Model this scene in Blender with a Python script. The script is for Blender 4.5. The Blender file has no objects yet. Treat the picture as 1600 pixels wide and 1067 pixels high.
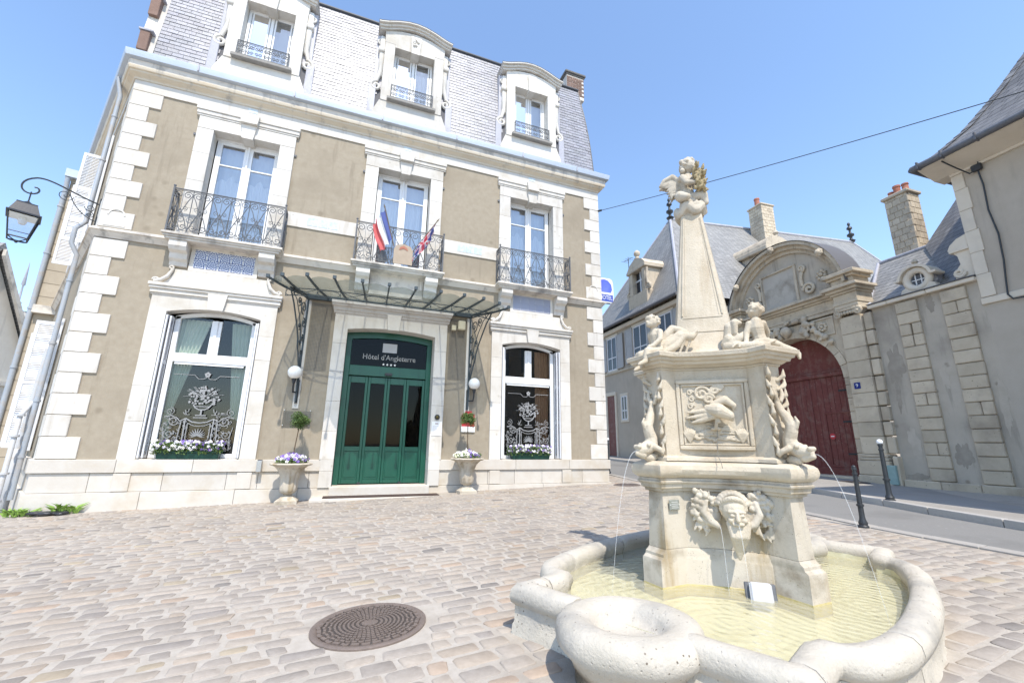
import bpy, bmesh, math, random
from mathutils import Vector, Matrix, noise
R = math.radians
rnd = random.Random(7)
scn = bpy.context.scene
col = scn.collection

# ------------------------------------------------------------------ camera
cam_d = bpy.data.cameras.new('camera'); cam = bpy.data.objects.new('camera', cam_d); col.objects.link(cam)
scn.camera = cam
cam_d.sensor_width = 36.0; cam_d.lens = 666.4 / 1600 * 36; cam_d.clip_start = .05; cam_d.clip_end = 3000
PITCH, ROLL, YAW = R(13.631), R(.746), R(20.655)
fw = Vector((math.sin(YAW)*math.cos(PITCH), math.cos(YAW)*math.cos(PITCH), math.sin(PITCH)))
rt = fw.cross(Vector((0, 0, 1))).normalized(); up = rt.cross(fw)
r2 = rt*math.cos(ROLL) + up*math.sin(ROLL); u2 = up*math.cos(ROLL) - rt*math.sin(ROLL)
CAM = Vector((0, 0, 1.25))
cam.matrix_world = Matrix(((r2.x, u2.x, -fw.x, CAM.x), (r2.y, u2.y, -fw.y, CAM.y), (r2.z, u2.z, -fw.z, CAM.z), (0, 0, 0, 1)))

# ------------------------------------------------------------------ sky, sun, exposure
SUN_EL, SUN_AZ = R(58), R(2.5)          # light travels towards +Y, a little towards +X
w = bpy.data.worlds.new('World'); scn.world = w; w.use_nodes = True
nt = w.node_tree; bg = nt.nodes['Background']
sky = nt.nodes.new('ShaderNodeTexSky'); sky.sky_type = 'NISHITA'; sky.sun_disc = False
sky.sun_elevation = SUN_EL; sky.sun_rotation = math.pi + SUN_AZ
sky.air_density = 1.15; sky.dust_density = .5; sky.ozone_density = 2.8; sky.altitude = 100
nt.links.new(sky.outputs[0], bg.inputs[0]); bg.inputs[1].default_value = .15
sl = bpy.data.lights.new('sun', 'SUN'); sl.energy = 2.5; sl.angle = R(.5); sl.color = (1, .93, .82)
so = bpy.data.objects.new('sun', sl); col.objects.link(so)
so.rotation_euler = Vector((math.sin(SUN_AZ)*math.cos(SUN_EL), math.cos(SUN_AZ)*math.cos(SUN_EL), -math.sin(SUN_EL))).to_track_quat('-Z', 'Y').to_euler()
so.location = (0, -20, 30)
vs = scn.view_settings; vs.view_transform = 'Standard'; vs.look = 'None'; vs.gamma = 1; vs.exposure = 1.10

# ------------------------------------------------------------------ helpers
WL = {}                                   # world location of every object (no object here is a rotated parent)
def empty(name, loc, label=None, cat=None, group=None):
    o = bpy.data.objects.new(name, None); col.objects.link(o); o.location = loc; o.empty_display_size = .2
    WL[o.name] = Vector(loc)
    if label: tag(o, label, cat, group)
    return o
def tag(o, label=None, cat=None, group=None, kind=None):
    if label: o['label'] = label
    if cat: o['category'] = cat
    if group: o['group'] = group
    if kind: o['kind'] = kind
    return o
def link(o, parent, wloc):
    col.objects.link(o)
    wloc = Vector(wloc); WL[o.name] = wloc
    if parent is not None:
        o.parent = parent; o.location = wloc - WL[parent.name]
    else: o.location = wloc
    return o
class MB:
    """collects geometry in world coordinates; build() links it as one mesh object"""
    def __init__(s, M=None): s.v = []; s.f = []; s.c = []; s.M = M; s.cur = None
    def add(s, vs, fs):
        b = len(s.v)
        if s.M is not None: vs = [s.M @ Vector(p) for p in vs]
        s.v += [tuple(p) for p in vs]; s.f += [tuple(b+i for i in f) for f in fs]
        if s.cur is not None: s.c += [s.cur]*len(fs)
        return s
    def pane(s, x0, x1, y, z0, z1): return s.add([(x0,y,z0),(x1,y,z0),(x1,y,z1),(x0,y,z1)], [(0,1,2,3)])
    def quad(s, a, b, c, d): return s.add([a, b, c, d], [(0, 1, 2, 3)])
    def box(s, x0, x1, y0, y1, z0, z1, bv=0):
        if x0 > x1: x0, x1 = x1, x0
        if y0 > y1: y0, y1 = y1, y0
        if z0 > z1: z0, z1 = z1, z0
        if bv <= 0:
            return s.add([(x0,y0,z0),(x1,y0,z0),(x1,y1,z0),(x0,y1,z0),(x0,y0,z1),(x1,y0,z1),(x1,y1,z1),(x0,y1,z1)],
                  [(0,3,2,1),(4,5,6,7),(0,1,5,4),(1,2,6,5),(2,3,7,6),(3,0,4,7)])
        X = (x0, x1); Y = (y0, y1); Z = (z0, z1); vs = []; idx = {}
        for i in (0,1):
            for j in (0,1):
                for k in (0,1):
                    sx, sy, sz = (1-2*i)*bv, (1-2*j)*bv, (1-2*k)*bv
                    for a, d in enumerate(((0, sy, sz), (sx, 0, sz), (sx, sy, 0))):
                        idx[i,j,k,a] = len(vs); vs.append((X[i]+d[0], Y[j]+d[1], Z[k]+d[2]))
        F = []
        for i in (0,1):
            q = [idx[i,0,0,0], idx[i,1,0,0], idx[i,1,1,0], idx[i,0,1,0]]; F.append(q if i else q[::-1])
            q = [idx[0,i,0,1], idx[1,i,0,1], idx[1,i,1,1], idx[0,i,1,1]]; F.append(q[::-1] if i else q)
            q = [idx[0,0,i,2], idx[1,0,i,2], idx[1,1,i,2], idx[0,1,i,2]]; F.append(q if i else q[::-1])
        for j in (0,1):
            for k in (0,1):
                F.append([idx[0,j,k,1], idx[1,j,k,1], idx[1,j,k,2], idx[0,j,k,2]] if (j==k) else [idx[0,j,k,2], idx[1,j,k,2], idx[1,j,k,1], idx[0,j,k,1]])
                F.append([idx[j,0,k,2], idx[j,1,k,2], idx[j,1,k,0], idx[j,0,k,0]] if (j==k) else [idx[j,0,k,0], idx[j,1,k,0], idx[j,1,k,2], idx[j,0,k,2]])
                F.append([idx[j,k,0,0], idx[j,k,1,0], idx[j,k,1,1], idx[j,k,0,1]] if (j==k) else [idx[j,k,0,1], idx[j,k,1,1], idx[j,k,1,0], idx[j,k,0,0]])
        for i in (0,1):
            for j in (0,1):
                for k in (0,1):
                    q = [idx[i,j,k,0], idx[i,j,k,1], idx[i,j,k,2]]; F.append(q if (i+j+k)%2==0 else q[::-1])
        return s.add(vs, F)
    def prism(s, poly, fn, d0, d1):
        """poly of (a,b); fn(a,b,d)->xyz"""
        n = len(poly); vs = [fn(a,b,d0) for a,b in poly]+[fn(a,b,d1) for a,b in poly]
        fs = [tuple(range(n))[::-1], tuple(range(n,2*n))]+[(i,(i+1)%n,n+(i+1)%n,n+i) for i in range(n)]
        return s.add(vs, fs)
    def px(s, poly, y0, y1): return s.prism(poly, lambda a,b,d:(a,d,b), y0, y1)     # polygon in x,z extruded in y
    def tube(s, pts, r, n=6, cap=True, flat=None):
        pts = [Vector(p) for p in pts]; N = len(pts); rr = r if isinstance(r, (list, tuple)) else [r]*N
        vs = []; fs = []; prev = None
        for i, p in enumerate(pts):
            t = (pts[min(i+1,N-1)]-pts[max(i-1,0)])
            if t.length < 1e-9: t = Vector((0,0,1))
            t.normalize()
            if prev is None:
                u = t.orthogonal().normalized()
            else:
                u = prev - t*prev.dot(t)
                if u.length < 1e-6: u = t.orthogonal()
                u.normalize()
            prev = u; v = t.cross(u)
            for k in range(n):
                a = 2*math.pi*k/n; vs.append(p+(u*math.cos(a)+v*math.sin(a))*rr[i])
        for i in range(N-1):
            for k in range(n): fs.append((i*n+k, i*n+(k+1)%n, (i+1)*n+(k+1)%n, (i+1)*n+k))
        if cap: fs.append(tuple(range(n))[::-1]); fs.append(tuple(range((N-1)*n, N*n)))
        return s.add(vs, fs)
    def lathe(s, prof, c, n=24, fn=None):
        vs = []; fs = []
        for i, (r, z) in enumerate(prof):
            for k in range(n):
                a = 2*math.pi*k/n; q = r*(fn(a, i) if fn else 1); vs.append((c[0]+q*math.cos(a), c[1]+q*math.sin(a), c[2]+z))
        for i in range(len(prof)-1):
            for k in range(n): fs.append((i*n+k, i*n+(k+1)%n, (i+1)*n+(k+1)%n, (i+1)*n+k))
        fs.append(tuple(range(n))[::-1]); fs.append(tuple(range((len(prof)-1)*n, len(prof)*n)))
        return s.add(vs, fs)
    def sphere(s, c, r, n=12, m=8):
        rx, ry, rz = r if isinstance(r, (tuple, list)) else (r, r, r)
        vs = [(c[0], c[1], c[2]-rz)]; fs = []
        for i in range(1, m):
            t = math.pi*i/m
            for k in range(n): a = 2*math.pi*k/n; vs.append((c[0]+rx*math.sin(t)*math.cos(a), c[1]+ry*math.sin(t)*math.sin(a), c[2]-rz*math.cos(t)))
        vs.append((c[0], c[1], c[2]+rz)); e = len(vs)-1
        for k in range(n): fs.append((0, 1+(k+1)%n, 1+k)); fs.append((e, 1+(m-2)*n+k, 1+(m-2)*n+(k+1)%n))
        for i in range(m-2):
            for k in range(n): fs.append((1+i*n+k, 1+i*n+(k+1)%n, 1+(i+1)*n+(k+1)%n, 1+(i+1)*n+k))
        return s.add(vs, fs)
    def loft(s, rings, closed=True, capb=True, capt=True):
        n = len(rings[0]); vs = [p for r in rings for p in r]; fs = []
        for i in range(len(rings)-1):
            for k in range(n if closed else n-1): fs.append((i*n+k, i*n+(k+1)%n, (i+1)*n+(k+1)%n, (i+1)*n+k))
        if capb: fs.append(tuple(range(n))[::-1])
        if capt: fs.append(tuple(range((len(rings)-1)*n, len(rings)*n)))
        return s.add(vs, fs)
    def mesh(s, name, org):
        me = bpy.data.meshes.new(name)
        me.from_pydata([(p[0]-org[0], p[1]-org[1], p[2]-org[2]) for p in s.v], [], s.f)
        if s.c:
            at = me.color_attributes.new('tone', 'FLOAT_COLOR', 'CORNER'); k = 0; buf = []
            for f, c in zip(s.f, s.c): buf += list(c)*len(f)
            at.data.foreach_set('color', buf)
        return me
    def build(s, name, mat, parent=None, smooth=False, label=None, cat=None, group=None, kind=None, org=None, fix=True):
        xs = list(zip(*s.v))
        if org is None: org = Vector(((min(xs[0])+max(xs[0]))/2, (min(xs[1])+max(xs[1]))/2, min(xs[2])))
        me = s.mesh(name, org); me.materials.append(mat)
        if fix and len(s.f) > 1:
            b = bmesh.new(); b.from_mesh(me); bmesh.ops.recalc_face_normals(b, faces=b.faces); b.to_mesh(me); b.free()
        if smooth:
            me.polygons.foreach_set('use_smooth', [True]*len(me.polygons))
            if smooth != 'all':
                try: me.set_sharp_from_angle(angle=R(smooth if smooth is not True else 40))
                except Exception: pass
        o = bpy.data.objects.new(name, me); link(o, parent, org)
        return tag(o, label, cat, group, kind)
def spiral(c, r0, r1, a0, turns, n, fn):
    """points of a flat spiral; fn(u,v)->xyz"""
    out = []
    for i in range(n+1):
        t = i/n; r = r0+(r1-r0)*t; a = a0+turns*2*math.pi*t
        out.append(fn(c[0]+r*math.cos(a), c[1]+r*math.sin(a)))
    return out
def lerp(a, b, t): return a+(b-a)*t
def bez(p0, p1, p2, p3, n=12):
    P = [Vector(p) for p in (p0, p1, p2, p3)]; out = []
    for i in range(n+1):
        t = i/n; out.append(P[0]*(1-t)**3+P[1]*3*t*(1-t)**2+P[2]*3*t*t*(1-t)+P[3]*t**3)
    return out
def capsule(mb, p0, p1, r0, r1):
    p0, p1 = Vector(p0), Vector(p1); L = (p1-p0).length; n = max(2, int(L/(min(r0, r1)*.45))+1)
    for i in range(n+1): mb.sphere(p0.lerp(p1, i/n), lerp(r0, r1, i/n), 10, 6)
def chain(mb, pts, rads):
    for i in range(len(pts)-1): capsule(mb, pts[i], pts[i+1], rads[i], rads[i+1])
def blob(mb, name, mat, parent, voxel=.01, it=3, **k):
    o = mb.build(name, mat, parent, smooth='all', fix=False, **k)
    m = o.modifiers.new('remesh', 'REMESH'); m.mode = 'VOXEL'; m.voxel_size = voxel; m.use_smooth_shade = True
    if it: q = o.modifiers.new('smooth', 'SMOOTH'); q.iterations = it; q.factor = .5
    return o

# ------------------------------------------------------------------ materials
def mat(name, c1, c2=None, sc=6, rough=.85, bump=.2, bsc=40, spec=.4, metal=0, tone=False, rand=0, big=None, bigsc=.5, pit=0, drip=None, stripe=None, dist=.02, speck=None):
    """c1/c2 mixed by fine noise; big = wear colour in large patches; rand = per-object value change; tone = colour attribute multiplies"""
    m = bpy.data.materials.new(name); m.use_nodes = True; t = m.node_tree; N = t.nodes; L = t.links
    b = N['Principled BSDF']; g = N.new('ShaderNodeNewGeometry')
    b.inputs['Roughness'].default_value = rough; b.inputs['Specular IOR Level'].default_value = spec; b.inputs['Metallic'].default_value = metal
    def nz(s, d=4, vec=None):
        n = N.new('ShaderNodeTexNoise'); n.inputs['Scale'].default_value = s; n.inputs['Detail'].default_value = d; n.inputs['Roughness'].default_value = .62
        L.new(vec or g.outputs['Position'], n.inputs['Vector']); return n.outputs['Fac']
    def mix(f, a, bb, mode='MIX'):
        x = N.new('ShaderNodeMix'); x.data_type = 'RGBA'; x.blend_type = mode
        if isinstance(f, (int, float)): x.inputs[0].default_value = f
        else: L.new(f, x.inputs[0])
        for sck, val in ((6, a), (7, bb)):
            if isinstance(val, tuple): x.inputs[sck].default_value = (*val, 1) if len(val) == 3 else val
            else: L.new(val, x.inputs[sck])
        return x.outputs[2]
    def ramp(f, a, bb):
        x = N.new('ShaderNodeMapRange'); x.inputs[1].default_value = a; x.inputs[2].default_value = bb; L.new(f, x.inputs[0]); return x.outputs[0]
    c = c1
    if c2: c = mix(ramp(nz(sc), .3, .7), c1, c2)
    elif not isinstance(c, tuple): pass
    if big: c = mix(ramp(nz(bigsc, 6), .5, .72), c if not isinstance(c, tuple) else c, big)
    if drip:
        mp = N.new('ShaderNodeMapping'); mp.inputs['Scale'].default_value = (3, 3, .35); L.new(g.outputs['Position'], mp.inputs[0])
        c = mix(ramp(nz(1.6, 6, mp.outputs[0]), .56, .74), c, drip)
    if speck:
        vv = N.new('ShaderNodeTexVoronoi'); vv.inputs['Scale'].default_value = speck[1]; L.new(g.outputs['Position'], vv.inputs['Vector'])
        sm = N.new('ShaderNodeMath'); sm.operation = 'MULTIPLY'; L.new(ramp(vv.outputs['Distance'], .20, .08), sm.inputs[0]); L.new(ramp(nz(speck[1]*.18, 3), .50, .60), sm.inputs[1])
        c = mix(sm.outputs[0], c, speck[0])
    if tone:
        a = N.new('ShaderNodeAttribute'); a.attribute_name = 'tone'; c = mix(1.0, c, a.outputs['Color'], 'MULTIPLY')
    if rand:
        oi = N.new('ShaderNodeObjectInfo'); hs = N.new('ShaderNodeHueSaturation')
        x = N.new('ShaderNodeMapRange'); x.inputs[3].default_value = 1-rand; x.inputs[4].default_value = 1+rand*.6; L.new(oi.outputs['Random'], x.inputs[0])
        L.new(x.outputs[0], hs.inputs['Value'])
        if isinstance(c, tuple): hs.inputs['Color'].default_value = (*c, 1)
        else: L.new(c, hs.inputs['Color'])
        c = hs.outputs[0]
    if isinstance(c, tuple): b.inputs['Base Color'].default_value = (*c, 1)
    else: L.new(c, b.inputs['Base Color'])
    if bump:
        h = nz(bsc, 6)
        if pit:
            v = N.new('ShaderNodeTexVoronoi'); v.inputs['Scale'].default_value = pit; L.new(g.outputs['Position'], v.inputs['Vector'])
            pr = ramp(v.outputs['Distance'], .0, .22); ma = N.new('ShaderNodeMath'); ma.operation = 'MULTIPLY_ADD'
            n2 = ramp(nz(pit*.35, 2), .5, .62); mm = N.new('ShaderNodeMath'); mm.operation = 'MAXIMUM'
            inv = N.new('ShaderNodeMath'); inv.operation = 'SUBTRACT'; inv.inputs[0].default_value = 1; L.new(n2, inv.inputs[1])
            L.new(pr, mm.inputs[0]); L.new(inv.outputs[0], mm.inputs[1])
            L.new(mm.outputs[0], ma.inputs[0]); ma.inputs[1].default_value = 1.2; L.new(h, ma.inputs[2]); h = ma.outputs[0]
        bp = N.new('ShaderNodeBump'); bp.inputs['Strength'].default_value = bump; bp.inputs['Distance'].default_value = dist
        L.new(h, bp.inputs['Height']); L.new(bp.outputs[0], b.inputs['Normal'])
    return m
STUCCO = mat('stucco', (.318,.273,.208), (.368,.32,.25), 7, .95, .35, 60, .15, big=(.285,.243,.185), bigsc=.7, drip=(.255,.215,.162), speck=((.26,.22,.165), 2.2))
WHITE_STONE = mat('white_limestone', (.63,.60,.55), (.67,.645,.60), 5, .85, .2, 40, .2, rand=.11, big=(.55,.505,.435), bigsc=1.6, drip=(.49,.45,.395), speck=((.50,.46,.40), 5))
PLINTH = mat('plinth_stone', (.56,.515,.455), (.60,.57,.52), 4, .85, .2, 45, .2, rand=.08, big=(.50,.43,.33), bigsc=1.1, pit=40)
CORNICE = mat('cornice_stone', (.60,.53,.42), (.64,.58,.48), 3, .85, .2, 45, .2, big=(.57,.44,.29), bigsc=.7, drip=(.36,.34,.31))
DIRTY = mat('weathered_stone', (.62,.57,.50), (.66,.62,.56), 4, .9, .3, 40, .15, big=(.30,.28,.26), bigsc=2.2, drip=(.27,.26,.24))
SLATE = mat('slate', (.25,.25,.275), (.30,.30,.325), 8, .42, .25, 30, .6, tone=True)
ROOF_BED = mat('roof_bed', (.12,.12,.13), None, 5, .8, .1)
LEAD = mat('lead_flashing', (.36,.36,.40), (.42,.42,.46), 5, .5, .15, 15, .5, drip=(.24,.24,.27))
ZINC = mat('zinc', (.42,.47,.54), (.46,.51,.57), 2, .5, .1, 10, .5, metal=.25)
PIPE = mat('painted_pipe', (.32,.355,.40), (.38,.41,.45), 3, .5, .1, 20, .5, big=(.36,.33,.30), bigsc=3)
PIPE_W = mat('pale_pipe', (.46,.47,.49), (.52,.53,.54), 3, .55, .15, 20, .4, big=(.42,.36,.30), bigsc=3)
IRON = mat('wrought_iron', (.085,.09,.098), (.13,.135,.145), 12, .55, .15, 60, .5)
IRON_D = mat('dark_iron', (.022,.025,.03), (.035,.04,.045), 12, .45, .1, 60, .5)
IRON_C = mat('canopy_iron', (.035,.05,.06), (.05,.07,.08), 8, .5, .1, 60, .5)
WHITE = mat('white_paint', (.78,.79,.80), None, 5, .45, .03, 20, .5)
LOUVRE = mat('shutter_paint', (.66,.67,.70), (.70,.71,.73), 6, .55, .05, 30, .4)
GREEN = mat('green_door_paint', (.006,.070,.045), (.008,.082,.053), 3, .32, .04, 12, .5)
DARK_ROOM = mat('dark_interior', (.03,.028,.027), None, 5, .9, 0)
CURTAIN = mat('sage_curtain', (.60,.66,.58), (.52,.60,.52), 5, .9, .1, 30, .1)
CURTAIN_B = mat('brown_curtain', (.42,.24,.14), (.34,.19,.11), 5, .9, .1, 30, .1)
SHEER_SHADED = mat('shaded_sheer', (.64,.68,.72), None, 5, .9, .05, 30, .1)  # added window backing: sheer cloth with shade put into its grey-blue colour
SHEER = mat('sheer_curtain', (.82,.84,.86), None, 5, .9, .05, 30, .1)
ETCH = mat('etched_glass', (.30,.305,.31), None, 5, .7, 0)
MATDARK = mat('door_mat', (.07,.05,.045), (.10,.075,.065), 60, .95, .5, 200, .1)
BRICK = mat('chimney_brick', (.19,.125,.10), (.24,.165,.135), 7, .9, .3, 40, .2, rand=.2)
FOUNT = mat('fountain_limestone', (.50,.44,.345), (.57,.505,.405), 9, .85, .6, 70, .2, big=(.43,.36,.265), bigsc=2.8, pit=60, dist=.009, drip=(.42,.345,.25), speck=((.30,.25,.18), 45))
FOUNT_W = mat('fountain_stained_stone', (.48,.43,.35), (.54,.49,.41), 5, .85, .4, 50, .2, big=(.28,.235,.175), bigsc=4, drip=(.33,.25,.14), pit=50, dist=.006, speck=((.14,.11,.08), 60))
RIM = mat('basin_rim_stone', (.47,.43,.36), (.53,.49,.425), 7, .85, .5, 55, .2, big=(.31,.295,.27), bigsc=2.1, pit=34, dist=.014, speck=((.13,.105,.08), 30))
BASIN_IN = mat('basin_algae', (.66,.63,.45), (.72,.69,.53), 4, .9, .3, 30, .2, big=(.56,.51,.31), bigsc=3)
COBBLE = mat('paving_stone', (.315,.281,.243), (.378,.342,.30), 22, .8, .35, 70, .3, tone=True, dist=.008, big=(.28,.248,.213), bigsc=.7)
MORTAR = mat('paving_mortar', (.385,.345,.295), (.455,.415,.365), 14, .95, .5, 90, .1, big=(.31,.272,.23), bigsc=1.3, dist=.01)
ASPHALT = mat('asphalt', (.20,.195,.185), (.235,.228,.218), 60, .9, .4, 160, .25, big=(.165,.16,.152), bigsc=.6, dist=.006, speck=((.30,.29,.27), 9))
SIDEWALK = mat('pavement_asphalt', (.30,.28,.255), (.34,.32,.295), 40, .92, .4, 120, .2, big=(.27,.25,.225), bigsc=.7, dist=.006)
KERB = mat('kerb_granite', (.42,.40,.375), (.47,.45,.425), 30, .85, .4, 90, .3, rand=.15)
GUTTER = mat('edging_stone', (.34,.318,.29), (.39,.365,.335), 14, .85, .3, 60, .3, rand=.1)
CAST_D = mat('cast_iron_groove', (.06,.05,.045), (.08,.068,.06), 20, .7, .3, 60)
CAST = mat('cast_iron_cover', (.19,.15,.128), (.23,.182,.155), 20, .55, .3, 60, .5, metal=.3)
RENDER = mat('grey_render', (.46,.405,.335), (.50,.445,.375), 3, .95, .3, 40, .15, big=(.41,.36,.30), bigsc=.6, drip=(.40,.355,.30))
RENDER2 = mat('wall_render', (.46,.405,.33), (.52,.465,.39), 3, .95, .35, 40, .15, big=(.30,.26,.215), bigsc=.75, drip=(.30,.265,.22), speck=((.30,.26,.21), 3.5))
OLDSTONE = mat('old_limestone', (.52,.44,.33), (.59,.51,.395), 4, .9, .45, 35, .2, rand=.16, big=(.40,.335,.26), bigsc=1.5, pit=30, speck=((.22,.18,.14), 14))
OLDTRIM = mat('old_carved_stone', (.52,.445,.34), (.58,.50,.39), 6, .9, .4, 35, .2, big=(.35,.295,.23), bigsc=1.6, drip=(.27,.235,.19), speck=((.24,.20,.155), 8))
CREAM = mat('cream_trim', (.66,.585,.475), (.70,.63,.53), 4, .85, .2, 40, .2, big=(.58,.52,.44), bigsc=1.2)
GATE_RED = mat('gate_red_paint', (.14,.036,.030), (.175,.05,.042), 8, .6, .4, 30, .4, big=(.19,.105,.085), bigsc=4, drip=(.20,.085,.07), speck=((.34,.27,.22), 16))
FARSTONE = mat('pale_far_stone', (.62,.58,.52), (.67,.64,.58), 3, .9, .2, 30, .2, drip=(.50,.47,.43))
BLOCKWALL = mat('ashlar_tan', (.40,.345,.27), (.44,.385,.305), 4, .9, .2, 40, .2, rand=.06)
TERRA = mat('terracotta', (.36,.14,.095), (.41,.18,.125), 6, .8, .1, 30, .3)
LEAF = mat('leaf', (.055,.11,.03), (.10,.165,.05), 25, .6, 0, spec=.4, tone=True)
PETAL = mat('petal', (.8,.8,.8), None, 5, .7, 0, spec=.2, tone=True)
STEM = mat('bark', (.10,.07,.045), (.14,.10,.065), 20, .9, .3, 60)
TROUGH = mat('green_plastic_trough', (.01,.055,.04), None, 5, .45, .05, 20)
BLUE_SIGN = mat('blue_enamel', (.05,.09,.42), None, 5, .35, 0)
BLUE_DK = mat('blue_number_enamel', (.015,.03,.19), None, 5, .35, 0)
SIGN_BLUE = mat('sign_blue', (.08,.12,.72), (.16,.22,.80), 3, .4, 0)
RED_SIGN = mat('red_plaque', (.50,.05,.06), None, 5, .4, 0)
STEEL = mat('brushed_steel', (.50,.50,.51), None, 5, .3, .05, 80, metal=.9)
BRASS = mat('brass', (.16,.13,.05), None, 5, .35, .05, metal=.8)
GREYPL = mat('bronze_plaque', (.22,.23,.20), (.28,.29,.26), 30, .6, .2, 60)
BAG = mat('black_plastic', (.03,.03,.035), None, 5, .3, .6, 30, spec=.5)
FLAG_B = mat('flag_blue', (.09,.12,.33), None, 5, .8, .1, 30); FLAG_W = mat('flag_white', (.75,.75,.75), None, 5, .8, .1, 30); FLAG_R = mat('flag_red', (.60,.14,.14), None, 5, .8, .1, 30)
FLAG_T = mat('flag_print', (1,1,1), None, 5, .8, .1, 30, tone=True)
def glass(name, tint, refl, rough=.02, bump=0, blend=.35):
    m = bpy.data.materials.new(name); m.use_nodes = True; t = m.node_tree; N = t.nodes; L = t.links
    N.remove(N['Principled BSDF']); out = N['Material Output']
    tr = N.new('ShaderNodeBsdfTransparent'); tr.inputs[0].default_value = (*tint, 1)
    gl = N.new('ShaderNodeBsdfGlossy'); gl.inputs[1].default_value = rough
    fr = N.new('ShaderNodeLayerWeight'); fr.inputs[0].default_value = blend
    mr = N.new('ShaderNodeMapRange'); mr.inputs[3].default_value = refl; mr.inputs[4].default_value = 1; L.new(fr.outputs['Fresnel'], mr.inputs[0])
    mx = N.new('ShaderNodeMixShader'); L.new(mr.outputs[0], mx.inputs[0]); L.new(tr.outputs[0], mx.inputs[1]); L.new(gl.outputs[0], mx.inputs[2]); L.new(mx.outputs[0], out.inputs[0])
    if bump:
        g = N.new('ShaderNodeNewGeometry'); n = N.new('ShaderNodeTexNoise'); n.inputs['Scale'].default_value = bump; n.inputs['Detail'].default_value = 1
        L.new(g.outputs['Position'], n.inputs['Vector']); bp = N.new('ShaderNodeBump'); bp.inputs['Strength'].default_value = .05; bp.inputs['Distance'].default_value = .02
        L.new(n.outputs['Fac'], bp.inputs['Height']); L.new(bp.outputs[0], gl.inputs['Normal'])
    return m
GLASS_D = glass('shop_glass', (.82,.84,.82), .04, .02, 1.5, .28)
GLASS_S = glass('bedroom_glass', (.92,.94,.95), .30, .02, 1.2)
GLASS_DOOR = glass('door_glass', (.30,.29,.28), .0, .03, 1.0, .22)
GLASS_L = glass('lantern_glass', (.80,.86,.95), .10, .1)
def frosted(name):
    m = bpy.data.materials.new(name); m.use_nodes = True; t = m.node_tree; N = t.nodes; L = t.links
    b = N['Principled BSDF']; b.inputs['Base Color'].default_value = (.40,.46,.44,1); b.inputs['Roughness'].default_value = .25
    g = N.new('ShaderNodeNewGeometry'); n = N.new('ShaderNodeTexNoise'); n.inputs['Scale'].default_value = 7; n.inputs['Detail'].default_value = 5; L.new(g.outputs['Position'], n.inputs['Vector'])
    mr = N.new('ShaderNodeMapRange'); mr.inputs[3].default_value = .45; mr.inputs[4].default_value = .72; L.new(n.outputs['Fac'], mr.inputs[0])
    tr = N.new('ShaderNodeBsdfTransparent'); tr.inputs[0].default_value = (.90,.95,.93,1); mx = N.new('ShaderNodeMixShader')
    L.new(mr.outputs[0], mx.inputs[0]); L.new(tr.outputs[0], mx.inputs[1]); L.new(b.outputs[0], mx.inputs[2]); L.new(mx.outputs[0], N['Material Output'].inputs[0])
    return m
FROST = frosted('canopy_glass')
OPAL = mat('opal_globe', (.85,.85,.83), None, 5, .25, 0, spec=.5)
def tile_mat():
    m = bpy.data.materials.new('blue_tile'); m.use_nodes = True; t = m.node_tree; N = t.nodes; L = t.links; b = N['Principled BSDF']
    tc = N.new('ShaderNodeTexCoord'); sp = N.new('ShaderNodeSeparateXYZ'); L.new(tc.outputs['Object'], sp.inputs[0])
    def m_(op, a, bb=None, c=None):
        x = N.new('ShaderNodeMath'); x.operation = op
        for i, v in enumerate((a, bb, c)):
            if v is None: continue
            if isinstance(v, (int, float)): x.inputs[i].default_value = v
            else: L.new(v, x.inputs[i])
        return x.outputs[0]
    X = m_('MULTIPLY', sp.outputs[0], 8.6); Z = m_('SUBTRACT', m_('MULTIPLY', sp.outputs[2], 9.2), 1)
    ax = m_('ABSOLUTE', X); r = m_('SQRT', m_('ADD', m_('POWER', ax, 2), m_('POWER', m_('ABSOLUTE', Z), 2)))
    an = m_('ARCTAN2', Z, ax)
    pet = m_('ADD', m_('MULTIPLY', m_('SINE', m_('MULTIPLY', an, 5)), .22), .62)
    d = m_('SINE', m_('MULTIPLY', m_('SUBTRACT', r, pet), 14))
    rp = N.new('ShaderNodeMapRange'); rp.inputs[1].default_value = -.2; rp.inputs[2].default_value = .2; L.new(d, rp.inputs[0])
    mx = N.new('ShaderNodeMix'); mx.data_type = 'RGBA'; mx.inputs[6].default_value = (.05,.08,.22,1); mx.inputs[7].default_value = (.58,.60,.64,1); L.new(rp.outputs[0], mx.inputs[0])
    L.new(mx.outputs[2], b.inputs['Base Color']); b.inputs['Roughness'].default_value = .3
    return m
TILE = tile_mat()
TILE_P = mat('pale_blue_tile', (.40,.50,.54), (.66,.68,.66), 16, .35, 0)
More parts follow.
